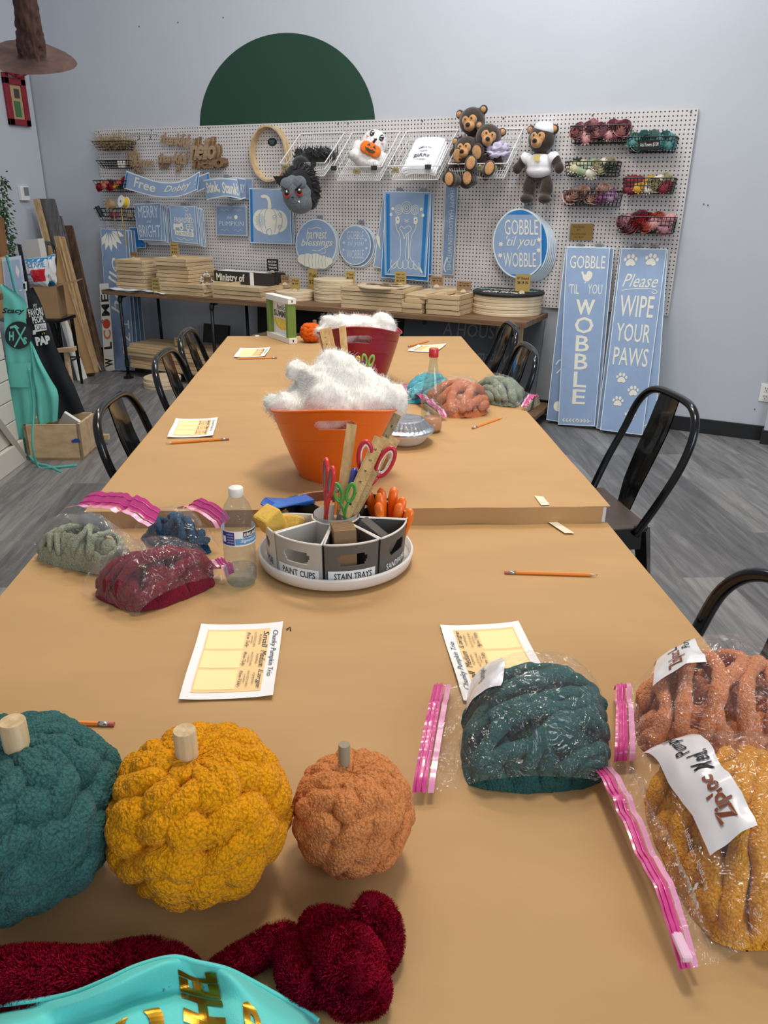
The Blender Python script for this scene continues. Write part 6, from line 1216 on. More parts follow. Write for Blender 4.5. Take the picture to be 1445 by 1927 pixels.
    # zip strip along s=0
    def edge(a, b, dz=0): g = zip_[0]+(zip_[1]-zip_[0])*b; p = f0(a, g); i = min(max(g, 0), 1)*m2; k = int(i); k2 = min(k+1, m2); zz = (zf[k, 0]*(1-(i-k))+zf[k2, 0]*(i-k)); return p+Vector((0, 0, zz+dz+.002*math.sin(g*9+seed)+(max(0, -a/dw)*zw*.9 if zh > 0 else 0)))
    dw = zw/w
    m = MB(); m.grid(lambda a, b: edge(-dw*.9+a*dw*1.1, b, .0015+.001*math.sin(a*PI)), 6, 40); m.build('zip_strip', PINKZ, t, True)
    m = MB(); m.grid(lambda a, b: edge(dw*.35+a*dw*.5, b, .001), 3, 30); m.build('zip_band', PINKL, t, True)
    for k in (0, 1): m = MB(); m.tube([edge(-dw*(.15+.45*k), b/20., .003) for b in range(21)], .0012, 6); m.build('zip_ridge', PINKZ, t, True)
    if slider: p = edge(-dw*.3, .05, .006); m = MB().box(p, (.012, .032, .008), R=Matrix.Rotation(math.atan2((c[0]-c[3]).y, (c[0]-c[3]).x)-PI/2, 3, 'Z'), bev=.003); m.build('zip_slider', mat('slider_pink', (232, 190, 214), .25, coat=.6), t)
    def surf(a, b, up=.0):
        i = min(max(b, 0), 1)*m2; j = min(max(a, 0), 1)*m1; k = min(int(i), m2-1); l = min(int(j), m1-1); fi = i-k; fj = j-l
        pp = P[k, l]*(1-fi)*(1-fj)+P[k+1, l]*fi*(1-fj)+P[k, l+1]*(1-fi)*fj+P[k+1, l+1]*fi*fj; return Vector(pp)+Vector((0, 0, up))
    if deco: deco(t, surf)
    return t
def lab(t, surf, quadst, items, patch=True, m_=None):
    (a0, b0), (a1, b1), (a2, b2), (a3, b3) = quadst           # tl tr br bl in (s,t)
    def g(x, y, up=.003): a = (a3*(1-x)+a2*x)*(1-y)+(a0*(1-x)+a1*x)*y; b = (b3*(1-x)+b2*x)*(1-y)+(b0*(1-x)+b1*x)*y; return surf(a, b, up)
    if patch: m = MB(); m.grid(lambda x, y: g(x, y, .002), 20, 20); m.build('write_on_label', LABW, t, True)
    m = MB(); mats = [INK, BRN, mat('print_white', (226, 226, 222), .5)]
    for tx, bx, mi, bold, sh, rot in items:
        if tx == '[]': m.stroke(lambda x, y: g(x, y, .0035), [(bx[0], bx[1]), (bx[2], bx[1]), (bx[2], bx[3]), (bx[0], bx[3])], .02, mi, True)
        else: m.text(lambda x, y: g(x, y, .0038), tx, bx, mi, bold, sh, rot)
    m.build('lettering', mats, t)
# near right three
yarnbag('dark teal chenille yarn in a clear pink-zip bag on the near table', [(834, 1302), (1120, 1296), (1162, 1500), (796, 1508)], NZ, .105, 'dark_teal_chenille', (52, 96, 94), .16, 1.0, 3, 6, deco=lambda t, s: lab(t, s, ((.16, .93), (.36, .90), (.37, .42), (.17, .50)), [('Pumpkin', (.3, .3, .5, .75), 0, 0, .3, 90)]), res=(220, 180), ang=.5)
yarnbag('salmon orange yarn in a clear bag marked with an L at the right edge', [(1165, 1312), (1410, 1262), (1560, 1420), (1172, 1452)], NZ, .115, 'salmon_chenille', (216, 140, 98), .08, 1.0, 7, 5,
        deco=lambda t, s: lab(t, s, ((.20, .96), (.42, .92), (.40, .35), (.14, .45)), [('Pumpkin', (.60, .42, .86, .95), 0, .012, .2, 90), ('L', (.28, .50, .50, .62), 0, .02, .2, 90), ('Ziploc', (.30, .08, .62, .44), 1, .02, 0, 90)]), res=(220, 180), ang=1.2)
yarnbag('golden yellow yarn in a clear bag labelled Med. Pumpkin at the lower right', [(1128, 1462), (1480, 1448), (1640, 1770), (1292, 1842)], NZ, .115, 'gold_chenille', (222, 152, 44), .13, 1.0, 11, 6, zw=.014, slider=True,
        deco=lambda t, s: (lab(t, s, ((.19, .97), (.38, .93), (.40, .25), (.20, .25)), [('Pumpkin', (.25, .64, .60, .96), 0, .01, .3, 90), ('Med.', (.40, .44, .85, .61), 0, .015, .3, 90), ('Ziploc', (.32, .08, .78, .39), 1, .03, 0, 90)]),
                           lab(t, s, ((.10, .45), (.19, .45), (.19, .14), (.10, .14)), [('scJohnson', (.1, .1, .55, .95), 2, .03, 0, 90), ('A Family Company', (.62, .1, .8, .9), 2, 0, 0, 90)], False)), res=(240, 200), ang=.9)
# near left three
yarnbag('pale sage green yarn in a clear bag at the left edge of the near table', [(292, 990, .09), (238, 1098), (42, 1050), (147, 960, .09)], NZ, .105, 'sage_chenille', (166, 172, 148), .22, 1.0, 21, 5, zh=.085, ang=.2, deco=lambda t, s: lab(t, s, ((.44, .15), (.44, .62), (.25, .62), (.25, .15)), [('Sm', (.15, .3, .45, .8), 0, .01, .3, 180), ('Fr W', (.5, .3, .9, .8), 0, .01, .3, 180)]), film=FILM2, res=(160, 120), zw=.028)
yarnbag('dark blue yarn in a clear pink-zip bag behind the water bottle', [(420, 1003, .05), (345, 1052), (248, 1010), (350, 948, .08)], NZ, .085, 'navy_chenille', (38, 84, 118), .14, 1.0, 27, 4, zh=.05, film=FILM2, res=(120, 90), zw=.022)
yarnbag('wine red yarn in a clear bag at the left of the water bottle', [(432, 1072, .03), (265, 1165), (150, 1112), (400, 1045, .05)], NZ, .105, 'wine_chenille', (132, 36, 56), .10, 1.0, 31, 3, ang=.1, zw=.015, film=FILM2, res=(170, 120), sc=330)
# far right three
yarnbag('turquoise yarn in a clear bag beside the glass bottle', [(770, 730), (838, 722), (850, 757), (752, 764)], FZ, .072, 'turquoise_chenille', (72, 178, 196), .06, 1.0, 41, 4, film=FILM2, res=(90, 70))
yarnbag('rust orange yarn in a clear pink-zip bag behind the glass bottle', [(778, 752), (900, 742), (925, 786), (835, 792)], FZ, .095, 'rust_chenille', (202, 122, 82), .10, 1.0, 43, 4, film=FILM2, res=(120, 90))
yarnbag('grey green yarn in a clear bag at the right edge of the middle table', [(1008, 752), (900, 728), (905, 760), (985, 772)], FZ, .078, 'grey_green_chenille', (136, 148, 130), .16, 1.0, 47, 4, film=FILM2, res=(110, 80))

# ------------------------------------------------------------------ paper cards and pencils
ORB = mat('card_orange', (240, 204, 146), .7); YLB = mat('card_yellow', (248, 230, 168), .7)
def tally(name_label, px, z, flip=False):
    q = [at_z(u, v, z+.003) for u, v in px]; f = quad(*q); e = lambda s, a: f(s, a)+Vector((0, 0, .004*(abs(s-.5)*2)**3+.002*math.sin(a*PI*2+s)))
    m = MB(); m.lift = Vector((0, 0, .00012)); m.grid(e, 10, 10, 0)
    if flip: e0 = e; e = lambda s, a: e0(1-s, 1-a)
    lf = lambda h: (lambda s, a: e(s, a)+Vector((0, 0, h)))
    def rect(x0, y0, x1, y1, mi, h): m.grid(lambda s, a: lf(h)(x0+s*(x1-x0), y0+a*(y1-y0)), 8, 8, mi)
    rect(.10, .07, .855, .92, 1, .0004)
    for i in range(3): rect(.12, .10+.275*i, .565, .345+.275*i, 2, .0007)
    g = lf(.0010)
    m.text(g, 'Chunky Pumpkin Trio', (.875, .24, .955, .88), 3, 0, .3, -90)
    for i, (nm, r1, r2) in enumerate((('Small', '12 STITCHES', '6 ROWS'), ('Medium', '14 STITCHES', '7 ROWS'), ('Large', '18 STITCHES', '8 ROWS'))):
        y0 = .67-.275*i
        m.text(g, nm, (.78, y0-.02, .85, y0+.21), 3, 0, .3, -90); m.text(g, 'PUMPKIN', (.735, y0+.03, .762, y0+.17), 4, 0, 0, -90); m.text(g, r1, (.675, y0+.0, .70, y0+.20), 4, 0, 0, -90); m.text(g, r2, (.640, y0+.05, .662, y0+.15), 4, 0, 0, -90); m.text(g, 'Row Tally', (.575, y0-.0, .625, y0+.20), 3, 0, .3, -90)
    tag(m.build('tally_card', [PAPER, ORB, YLB, mat('script_blue_ink', (40, 44, 70), .7), mat('print_grey', (130, 112, 90), .7)]), name_label, 'paper card')
tally('Chunky Pumpkin Trio card lying on the near table left of centre', [(379, 1177), (533, 1174), (514, 1313), (337, 1319)], NZ)
tally('Chunky Pumpkin Trio card partly covered by the teal yarn bag', [(828, 1179), (975, 1173), (1052, 1315), (872, 1322)], NZ, True)
tally('Chunky Pumpkin Trio card on the middle table left side above a pencil', [(331, 789), (410, 788), (401, 822), (315, 824)], FZ)
tally('Chunky Pumpkin Trio card on the far table left of the framed sign', [(452, 656), (509, 655), (498, 672), (440, 673)], FZ)
tally('Chunky Pumpkin Trio card on the far table right of the red tub', [(786, 650), (840, 648), (820, 664), (767, 661)], FZ, True)
PENC = mat('pencil_orange', (232, 136, 30), .35, coat=.3); FER = mat('ferrule', (190, 190, 192), .25, .9); ERA = mat('eraser_pink', (196, 104, 104), .7); PWD = mat('pencil_wood', (214, 180, 140), .7)
def pencil(label, e, tp, z, L=None, group='pencils on the work tables', pts=None):
    a, b = (at_z(e[0], e[1], z+.005), at_z(tp[0], tp[1], z+.005)) if pts is None else pts; d = (b-a).normalized(); L = (b-a).length; r = .0038
    t = thing('pencil', label, 'pencil', a-Vector((0, 0, .004)), 0, group); MB().tube([a, a+d*.010], r*.92, 14).build('eraser', ERA, t, auto=.6)
    MB().tube([a+d*.009, a+d*.013, a+d*.0135, a+d*.018, a+d*.0185, a+d*.024], [r, r, r*1.08, r*1.08, r, r], 14).build('ferrule', FER, t, True)
    MB().tube([a+d*.0235, a+d*(L-.018)], r, 6).build('barrel', PENC, t); MB().tube([a+d*(L-.018), a+d*(L-.004)], [r*.92, r*.28], 12).tube([a+d*(L-.004), a+d*L], [r*.28, r*.05], 8, m=1).build('tip', [PWD, INK], t, True)
pencil('orange pencil lying alone on the near table right of the organizer', (949, 1077), (1125, 1082), NZ)
pencil('orange pencil on the middle table just below the left card', (431, 826), (311, 834), FZ)
pencil('orange pencil on the far table below the card near the framed sign', (521, 673), (443, 675), FZ)
pencil('orange pencil on the far table behind the right hand card', (768, 652), (809, 641), FZ)
pencil('orange pencil on the middle table in front of the rust yarn bag', (889, 806), (945, 786), FZ)
pencil('pencil with pink eraser sticking out behind the teal pumpkin', (215, 1363), (90, 1359), NZ)
p = at_z(484, 635, FZ); tag(MB().box(p+Vector((0, 0, .006)), (.022, .014, .010), rz=.3, bev=.002).build('white_eraser', PAPER), 'tiny white eraser at the far edge of the far table', 'eraser')
p = at_z(544, 1186, NZ); tag(MB().tube([p+Vector((-.004, -.003, .002)), p+Vector((0, .004, .004)), p+Vector((.005, -.002, .002))], .0012, 5).build('paper_staple', INK), 'tiny dark bent scrap beside the left card on the near table', 'scrap')

# ------------------------------------------------------------------ tubs with polyester stuffing
def tub(label, a, b, z, r0, r1, h, m_, wob=.03, name='plastic_tub', rot=0., slot=(-.33, .33), sv=(.76, .865)):
    c = T(a, b, z+.002); t = thing(name, label, 'tub', c); cd = math.atan2((CPOS-c).y, (CPOS-c).x)+rot; nu, nv = 320, 90; th = .003
    def rim(an): return h*(1+wob/h*math.cos(2*(an-cd)))
    def pt(i, j, off=0):
        an = cd+2*PI*i/nu-PI; v = j/nv; hh = rim(an)*v; r = r0+(r1-r0)*(v**.85); r += .0035*math.exp(-((v-1)/.02)**2)+ (.0008 if abs(v-.83) < .012 or abs(v-.62) < .01 else 0); return c+Vector(((r-off)*math.cos(an)*1.12 if 0 else (r-off)*math.cos(an), (r-off)*math.sin(an), hh))
    vs = [pt(i, j) for j in range(nv+1) for i in range(nu)]+[pt(i, j, th) for j in range(nv+1) for i in range(nu)]; o = (nv+1)*nu; fs = []
    def hole(i, j):
        an = 2*PI*(i+.5)/nu-PI; v = (j+.5)/nv
        for q in (an, abs(an)-PI):
            x = q; xc = min(max(x, slot[0]+.075), slot[1]-.075); vc = (sv[0]+sv[1])/2; hx = (x-xc)/.075; hy = (v-vc)/((sv[1]-sv[0])/2)
            if hx*hx+hy*hy < 1: return True
        return False
    H_ = [[hole(i, j) for i in range(nu)] for j in range(nv)]
    for j in range(nv):
        for i in range(nu):
            if H_[j][i]: continue
            k = (i+1) % nu; fs.append((j*nu+i, j*nu+k, (j+1)*nu+k, (j+1)*nu+i)); fs.append(tuple(o+x for x in (j*nu+i, (j+1)*nu+i, (j+1)*nu+k, j*nu+k)))
            if H_[j][(i+1) % nu]: fs.append((j*nu+k, (j+1)*nu+k, o+(j+1)*nu+k, o+j*nu+k))
            if H_[j][i-1]: fs.append((j*nu+i, (j+1)*nu+i, o+(j+1)*nu+i, o+j*nu+i))
            if j+1 < nv and H_[j+1][i]: fs.append(((j+1)*nu+i, (j+1)*nu+k, o+(j+1)*nu+k, o+(j+1)*nu+i))
            if j > 0 and H_[j-1][i]: fs.append((j*nu+i, j*nu+k, o+j*nu+k, o+j*nu+i))
    fs += [(nv*nu+i, nv*nu+(i+1) % nu, o+nv*nu+(i+1) % nu, o+nv*nu+i) for i in range(nu)]; fs.append(tuple(range(nu))[::-1])
    m = MB(); m.add(vs, fs); m.build('tub_body', m_, t, True)
    m = MB(); m.tube([pt(i, nv) for i in range(nu)], .0034, 8, closed=True); m.build('rim', m_, t, True); return t, c
ORP = mat('orange_plastic', (228, 104, 16), .38, coat=.15, sss=.0); RDP = mat('dark_red_plastic', (150, 26, 44), .32, coat=.2)
t_o, co = tub('orange plastic tub with a handle slot holding white stuffing', -.672, .262, FZ, .094, .165, .200, ORP, .016)
t_r, cr_ = tub('dark red plastic tub with a handle slot holding white stuffing', -.582, 1.37, FZ, .098, .166, .225, RDP, .022)
COT = mat('polyester_stuffing', (236, 236, 232), .95, sss=.35, sheen=.2, bump=.2, bs=90)
def cotton(label, lobes, seed, nf=9000, vox=.010):
    """lobes: (px u, px v, distance point, radius)"""
    m = MB()
    for c, r in lobes: m.ball(c, r, n=20)
    o = m.build('polyester_stuffing', COT, None, True); rm = o.modifiers.new('r', 'REMESH'); rm.mode = 'VOXEL'; rm.voxel_size = vox; rm.use_smooth_shade = True
    dg = bpy.context.evaluated_depsgraph_get(); dg.update(); me = bpy.data.meshes.new_from_object(o.evaluated_get(dg)); o.modifiers.clear()
    n = len(me.vertices); co_ = np.empty(n*3); me.vertices.foreach_get('co', co_); co_ = co_.reshape(-1, 3); nr = np.empty(n*3); me.vertices.foreach_get('normal', nr); nr = nr.reshape(-1, 3)
    d = fbm(co_*13+seed, 4, seed)*.060+fbm(co_*45+seed, 3, seed+3)*.020; co_ = co_+nr*d[:, None]; 
    rng = np.random.default_rng(seed); idx = rng.integers(0, n, nf); V = []; F = []; base = co_[idx]; N = nr[idx]
    tn = rng.normal(size=(nf, 3)); tn = tn-N*(tn*N).sum(1)[:, None]; tn /= np.linalg.norm(tn, axis=1)[:, None]; L = rng.uniform(.008, .028, nf)[:, None]; tilt = rng.uniform(.15, .8, nf)[:, None]
    tip = base+(N*tilt+tn)*L*.7; mid = base+(N*tilt*1.6+tn*.5)*L*.4; sd_ = np.cross(N, tn)*.00022
    k0 = n; Vf = np.stack([base-sd_, base+sd_, mid+sd_, mid-sd_, tip], 1).reshape(-1, 3)
    Fc = [tuple(p.vertices) for p in me.polygons]; Ff = []
    for i in range(nf): b = k0+i*5; Ff += [(b, b+1, b+2, b+3), (b+3, b+2, b+4)]
    loc = np.array(o.location); me2 = bpy.data.meshes.new('stuffing'); me2.from_pydata(np.concatenate([co_, Vf]).tolist(), [], Fc+Ff); me2.materials.append(COT); me2.polygons.foreach_set('use_smooth', [True]*len(me2.polygons)); o.data = me2
    return tag(o, label, 'stuffing')
def pxp(u, v, ref, dd=0.):                                     # point at pixel (u,v) at the depth of ref (+dd toward camera)
    d = ray(u, v); return CPOS+d*((dist_at(ref)-dd)/FOC)
rc = co+Vector((0, 0, .215)); S1 = [(560, 775, .055, 0), (620, 765, .07, .03), (690, 765, .065, .02), (728, 760, .05, 0), (540, 768, .04, .02), (610, 725, .07, 0), (670, 735, .065, 0), (715, 745, .045, 0), (622, 690, .045, 0), (640, 705, .05, .02), (575, 702, .03, 0), (560, 698, .025, .0), (590, 715, .04, .0), (650, 760, .08, -.03), (600, 755, .08, -.05), (743, 740, .025, 0), (515, 762, .025, .01)]
cotton('billowing white polyester stuffing heaped in the orange tub', [(pxp(u, v, rc, dd), r) for u, v, r, dd in S1], 3, 15000, .009)
rc = cr_+Vector((0, 0, .24)); S2 = [(620, 618, .05, 0), (650, 622, .05, .02), (690, 622, .045, .02), (725, 625, .04, 0), (605, 625, .03, .03), (640, 605, .035, 0), (715, 605, .032, 0), (735, 612, .025, 0), (680, 625, .07, -.05), (722, 600, .022, 0)]
cotton('white polyester stuffing puffing over the rim of the dark red tub', [(pxp(u, v, rc, dd), r) for u, v, r, dd in S2], 6, 9000, .010)

# ------------------------------------------------------------------ rotating organizer
OC = T(-.667, -.198, NZ+.002); OR = .166; WPL = mat('white_plastic', (226, 222, 218), .35, var=.04, vs=30)
t = thing('rotating_tray', 'round white rotating tray carrying the wedge bins', 'tray', OC)
m = MB(); m.lathe([(0, .012), (.10, .012), (.13, .006), (OR-.012, .004), (OR-.003, .010), (OR+.002, .030), (OR, .034), (OR-.004, .034), (OR-.006, .016), (OR-.02, .014), (0, .015)], OC, 72); m.build('tray_body', WPL, t, True)
MB().lathe([(0, 0), (.08, 0), (.08, .012), (0, .012)], OC, 40).build('turntable_base', WPL, t)
CD = math.atan2((CPOS-OC).y, (CPOS-OC).x)
GL = mat('bin_light_grey', (176, 172, 166), .45); GD = mat('bin_dark_grey', (88, 88, 86), .45); GT2 = mat('bin_terracotta', (176, 120, 92), .5); GB = mat('bin_black', (44, 44, 46), .45); GWb = mat('bin_white', (214, 208, 202), .45)
def Pp(r, an, z): return OC+Vector((r*math.cos(CD+an), r*math.sin(CD+an), z))
def wedge(label, k, m_, txt=None, rimm=None, tm=None, z0=.018, h=.086, patch=True):
    a0 = math.radians(-10-1.1-45*k+45*0)*1.; a0 = math.radians(-10+45*k+1.0); a1 = math.radians(-10+45*(k+1)-1.0); ri, ro = .050, .152; th = .0022; n = 14
    t = thing('wedge_bin', label, 'bin', Pp(.10, (a0+a1)/2, z0))
    def wall(fa, fb, nn, hole=False):                          # outer wall as grid with slot
        m = MB(); nz = 16; fs = []; vs = []
        for s_ in (0, 1):
            for j in range(nz+1):
                for i in range(nn+1): vs.append(fa(i/nn, j/nz, s_))
        W = nn+1; O = W*(nz+1)
        def hl(i, j):
            if not hole or i < 0 or j < 0 or i >= nn or j >= nz: return False
            x = (i+.5)/nn; y = (j+.5)/nz; xc = min(max(x, .34), .66); return ((x-xc)/.11)**2+((y-.60)/.155)**2 < 1
        for j in range(nz):
            for i in range(nn):
                if hl(i, j): continue
                a = j*W+i; fs += [(a, a+1, a+W+1, a+W), (O+a, O+a+W, O+a+W+1, O+a+1)]
                if hl(i+1, j): fs.append((a+1, a+W+1, O+a+W+1, O+a+1))
                if hl(i-1, j): fs.append((a, O+a, O+a+W, a+W))
                if hl(i, j+1): fs.append((a+W, O+a+W, O+a+W+1, a+W+1))
                if hl(i, j-1): fs.append((a, a+1, O+a+1, O+a))
        for i in range(nn): a = nz*W+i; fs.append((a, a+1, O+a+1, O+a))
        m.add(vs, fs); return m
    hb = lambda v: z0+h*v
    fo = lambda x, y, s_: Pp((ro-(th if s_ else 0))*(.97+.03*y), a0+(a1-a0)*x, hb(y)*(1)); m = wall(fo, None, 40, True)
    fi = lambda x, y, s_: Pp(ri+(th if s_ else 0), a0+(a1-a0)*x, hb(y)); w2 = wall(fi, None, 8); m.add(w2.v, w2.f)
    for an, sg in ((a0, 1), (a1, -1)):
        off = Vector((-math.sin(CD+an), math.cos(CD+an), 0))*th*sg; fs_ = lambda x, y, s_: Pp(ri+(ro*(.97+.03*y)-ri)*x, an, hb(y))+(off if s_ else Vector((0, 0, 0))); w2 = wall(fs_, None, 4); m.add(w2.v, w2.f)
    m.grid(lambda x, y: Pp(ri+(ro*.97-ri)*y, a0+(a1-a0)*x, z0+.001), 10, 2); m.build('bin_body', m_, t)
    rp = [Pp(ro, a0+(a1-a0)*i/14, hb(1)) for i in range(15)]+[Pp(ri, a1-(a1-a0)*i/6, hb(1)) for i in range(7)]; MB().tube(rp, .0022, 6, closed=True).build('rim', rimm or m_, t, True)
    if txt:
        g = lambda s, q: Pp((ro+.0012)*(.97+.03*q*.3), a0+(a1-a0)*(.06+s*.88), z0+.002+q*.026); m = MB()
        if patch: m.grid(g, 14, 2)
        m.text(lambda s, q: g(s, q)+Vector((math.cos(CD), math.sin(CD), 0))*.0006, txt, (.12, .25, .92, .80), 1, .01); m.build('name_label', [PAPER if patch else m_, tm or INK], t)
# k counts to the viewer's right
for k, lb, m_, tx, rm, tm, pa in ((0, 'dark grey wedge bin labelled STAIN TRAYS facing the camera', GD, 'STAIN TRAYS', GWb, None, True), (-1, 'light grey wedge bin labelled PAINT CUPS left of the stain tray bin', GL, 'PAINT CUPS', WPL, None, True), (1, 'dark grey wedge bin with a grey sanding block, labelled SANDPAPER', GD, 'SANDPAPER', WPL, PAPER, False), (-2, 'pale wedge bin holding two yellow sponges at the left of the tray', GWb, 'SPONGE', WPL, INK, False),
                          (2, 'black wedge bin full of orange plastic tools', GB, None, WPL, None, False), (-3, 'black wedge bin holding a blue packet at the back left', GB, None, GB, None, False), (3, 'black wedge bin hidden at the back right behind the rulers', GB, None, GB, None, False), (-4, 'terracotta wedge bin hidden behind the centre cup', GT2, None, GT2, None, False)): wedge(lb, k, m_, tx, rm, tm, patch=pa)
t = thing('centre_cup', 'round grey cup in the centre of the rotating tray holding rulers and scissors', 'cup', OC+Vector((0, 0, .018)))
MB().lathe([(0, .02), (.044, .02), (.047, .112), (.0445, .112), (.042, .024), (0, .024)], OC, 40).build('cup_body', mat('cup_grey', (150, 148, 146), .4), t, True)
# contents
SPG = mat('sponge_yellow', (226, 184, 84), .95, var=.12, vs=60, bump=.8, bs=160)
dg = math.radians
def sponge(label, c, R, s=(.055, .035, .05)): tag(MB().box(c, s, R=R, bev=.005).build('sponge', SPG), label, 'sponge')
sponge('yellow sponge standing in the pale wedge bin, nearer of the two', Pp(.138, dg(-80), .105), Matrix.Rotation(CD-.9, 3, 'Z') @ Matrix.Rotation(.5, 3, 'Y'), (.045, .05, .05))
sponge('yellow sponge lying deeper in the pale wedge bin, behind the other', Pp(.095, dg(-84), .092), Matrix.Rotation(CD-.3, 3, 'Z') @ Matrix.Rotation(-.5, 3, 'Y'), (.05, .045, .035))
m = MB()
for i in range(4): m.lathe([(.0, 0), (.014, 0), (.017, .02), (.0185, .0205), (.0165, .0215), (.013, .003), (0, .003)], Pp(.088, dg(-28), .020+.009*i), 28)
tag(m.build('paint_cups', mat('clear_cup', (214, 216, 214), .15, alpha=.55), smooth=True), 'stack of small clear plastic cups nested in the PAINT CUPS bin', 'paint cups', kind='stuff')
for i in range(10):
    an = dg(9); r = .075+.0052*i; c = Pp(r, an, .070); R = Matrix.Rotation(CD+an, 3, 'Z') @ Matrix.Rotation(-.12, 3, 'Y'); tag(MB().box(c, (.0042, .045, .10), R=R).build('stain_tray', CARD), 'folded kraft stain tray in the STAIN TRAYS bin, %s' % ('nearest the handle' if i == 9 else ('against the centre cup' if i == 0 else ORD[9-i]+' from the front')), 'tray', 'folded stain trays in the bin')
tag(MB().box(Pp(.105, dg(52), .085), (.085, .024, .032), R=Matrix.Rotation(CD+dg(52), 3, 'Z') @ Matrix.Rotation(.45, 3, 'Y'), bev=.002).build('sanding_block', mat('block_grey', (96, 92, 88), .85, bump=.5, bs=300)), 'grey sanding block leaning in the dark grey bin', 'sanding block')
m = MB(); 
for i in range(7):
    an = dg(-128+i*2.5); m.box(Pp(.125-.002*i, an, .108+.002*i), (.11, .040, .003), R=Matrix.Rotation(CD+dg(-60), 3, 'Z') @ Matrix.Rotation(-.25+.04*i, 3, 'Y'), m=0)
tag(m.build('blue_packet', mat('packet_blue', (42, 108, 196), .3, coat=.4)), 'bundle of blue plastic packets sticking out of the back left bin', 'packet', kind='stuff')
ORT = mat('orange_tool_plastic', (244, 116, 22), .3, coat=.3)
def tool(label, c, d, L, r):
    d = Vector(d).normalized(); a = c; pts = [a, a+d*L*.35, a+d*L*.7, a+d*L*.92, a+d*L]; t = thing('orange_tool', label, 'tool', c, 0, 'orange plastic tools'); MB().tube(pts, [r*.6, r*.8, r*1.05, r*.9, r*.35], 14, flat=.75).build('handle', ORT, t, True); s_ = d.cross(Vector((0, 0, 1))).normalized(); MB().tube([a+d*L*.45+s_*r, a+d*L*.62+s_*r*1.15], [r*.15, r*.15], 6).build('grip_mark', mat('tool_orange_dark', (200, 84, 10), .5), t, True)  # grip mark in a darker orange than the handle
for i, (an, r, dx, L, z) in enumerate(((86, .142, .45, .075, .050), (88, .10, -.2, .085, .050), (92, .125, .3, .08, .050), (98, .10, -.1, .10, .050), (102, .132, .4, .085, .050), (108, .11, -.1, .105, .050), (113, .13, .2, .09, .055), (118, .10, -.4, .095, .055), (121, .14, .3, .085, .055))):
    out = (Pp(1, dg(an), 0)-Pp(0, 0, 0)).normalized(); tool('orange plastic tool handle in the black bin, %s' % ('rightmost' if i == 0 else ('leftmost' if i == 8 else ORD[i]+' from the right')), Pp(r, dg(an), z), out*.55*dx+Vector((0, 0, 1)), L, .011)
RUL = wood('ruler_wood', (206, 172, 118), (178, 144, 92), 2, 30); RUD = wood('ruler_dark', (150, 128, 92), (120, 100, 70), 2, 30)
def ruler(label, p0, p1, w=.028, m_=None, marks=True, roll=0., th=.004):
    p0, p1 = Vector(p0), Vector(p1); d = (p1-p0).normalized(); vw = (CPOS-p0).normalized(); s_ = d.cross(vw).normalized(); n = s_.cross(d).normalized(); s_ = (s_*math.cos(roll)+n*math.sin(roll)).normalized(); n = s_.cross(d).normalized(); L = (p1-p0).length
    m = MB(); R = Matrix((s_, n, d)).transposed(); m.box((p0+p1)/2, (w, th, L), R=R)
    if marks:
        sg = 1 if n.dot(vw) > 0 else -1; f = lambda a, b: p0+d*(b*L)+s_*((a-.5)*w)+n*sg*(th/2+.0004)
        for i in range(1, int(L/.00635)): k = .30 if i % 4 == 0 else (.18 if i % 2 == 0 else .10); m.stroke(f, [(.97-k, i*.00635/L), (.97, i*.00635/L)], .0018, 1, asp=w/L)
        for i in range(1, int(L/.0254)): m.text(f, str(i), (.40, i*.0254/L+.008, .62, i*.0254/L+.035), 1, 0, 0, 90)
        m.stroke(f, [(.10, 0), (.10, .999)], .0012, 1, asp=w/L)
    tag(m.build('wooden_ruler', [m_ or RUL, INK]), label, 'ruler')
def U(u, v, dd=0.): return pxp(u, v, OC+Vector((0, 0, .1)), dd)
ruler('wooden ruler leaning far right, marked edge, in the front of the ruler fan', U(648, 972, .02), U(716, 824, .015), .026, roll=.1)
ruler('wooden ruler in the ruler fan, second from the front', U(655, 970, .01), U(730, 826, -.005), .030)
ruler('wooden ruler in the ruler fan, rearmost of the broad ones', U(662, 968, -.01), U(744, 824, -.02), .024)
ruler('dark worn wooden ruler rising highest behind the ruler fan', U(655, 960, -.03), U(748, 780, -.05), .018, RUD)
ruler('plain pale wooden stick standing upright left in the centre cup', U(640, 960, -.015), U(662, 798, -.015), .022, marks=False)
ruler('pale wooden ruler edge beside the red scissors at the left', U(634, 955, -.03), U(655, 815, -.03), .008, marks=False)
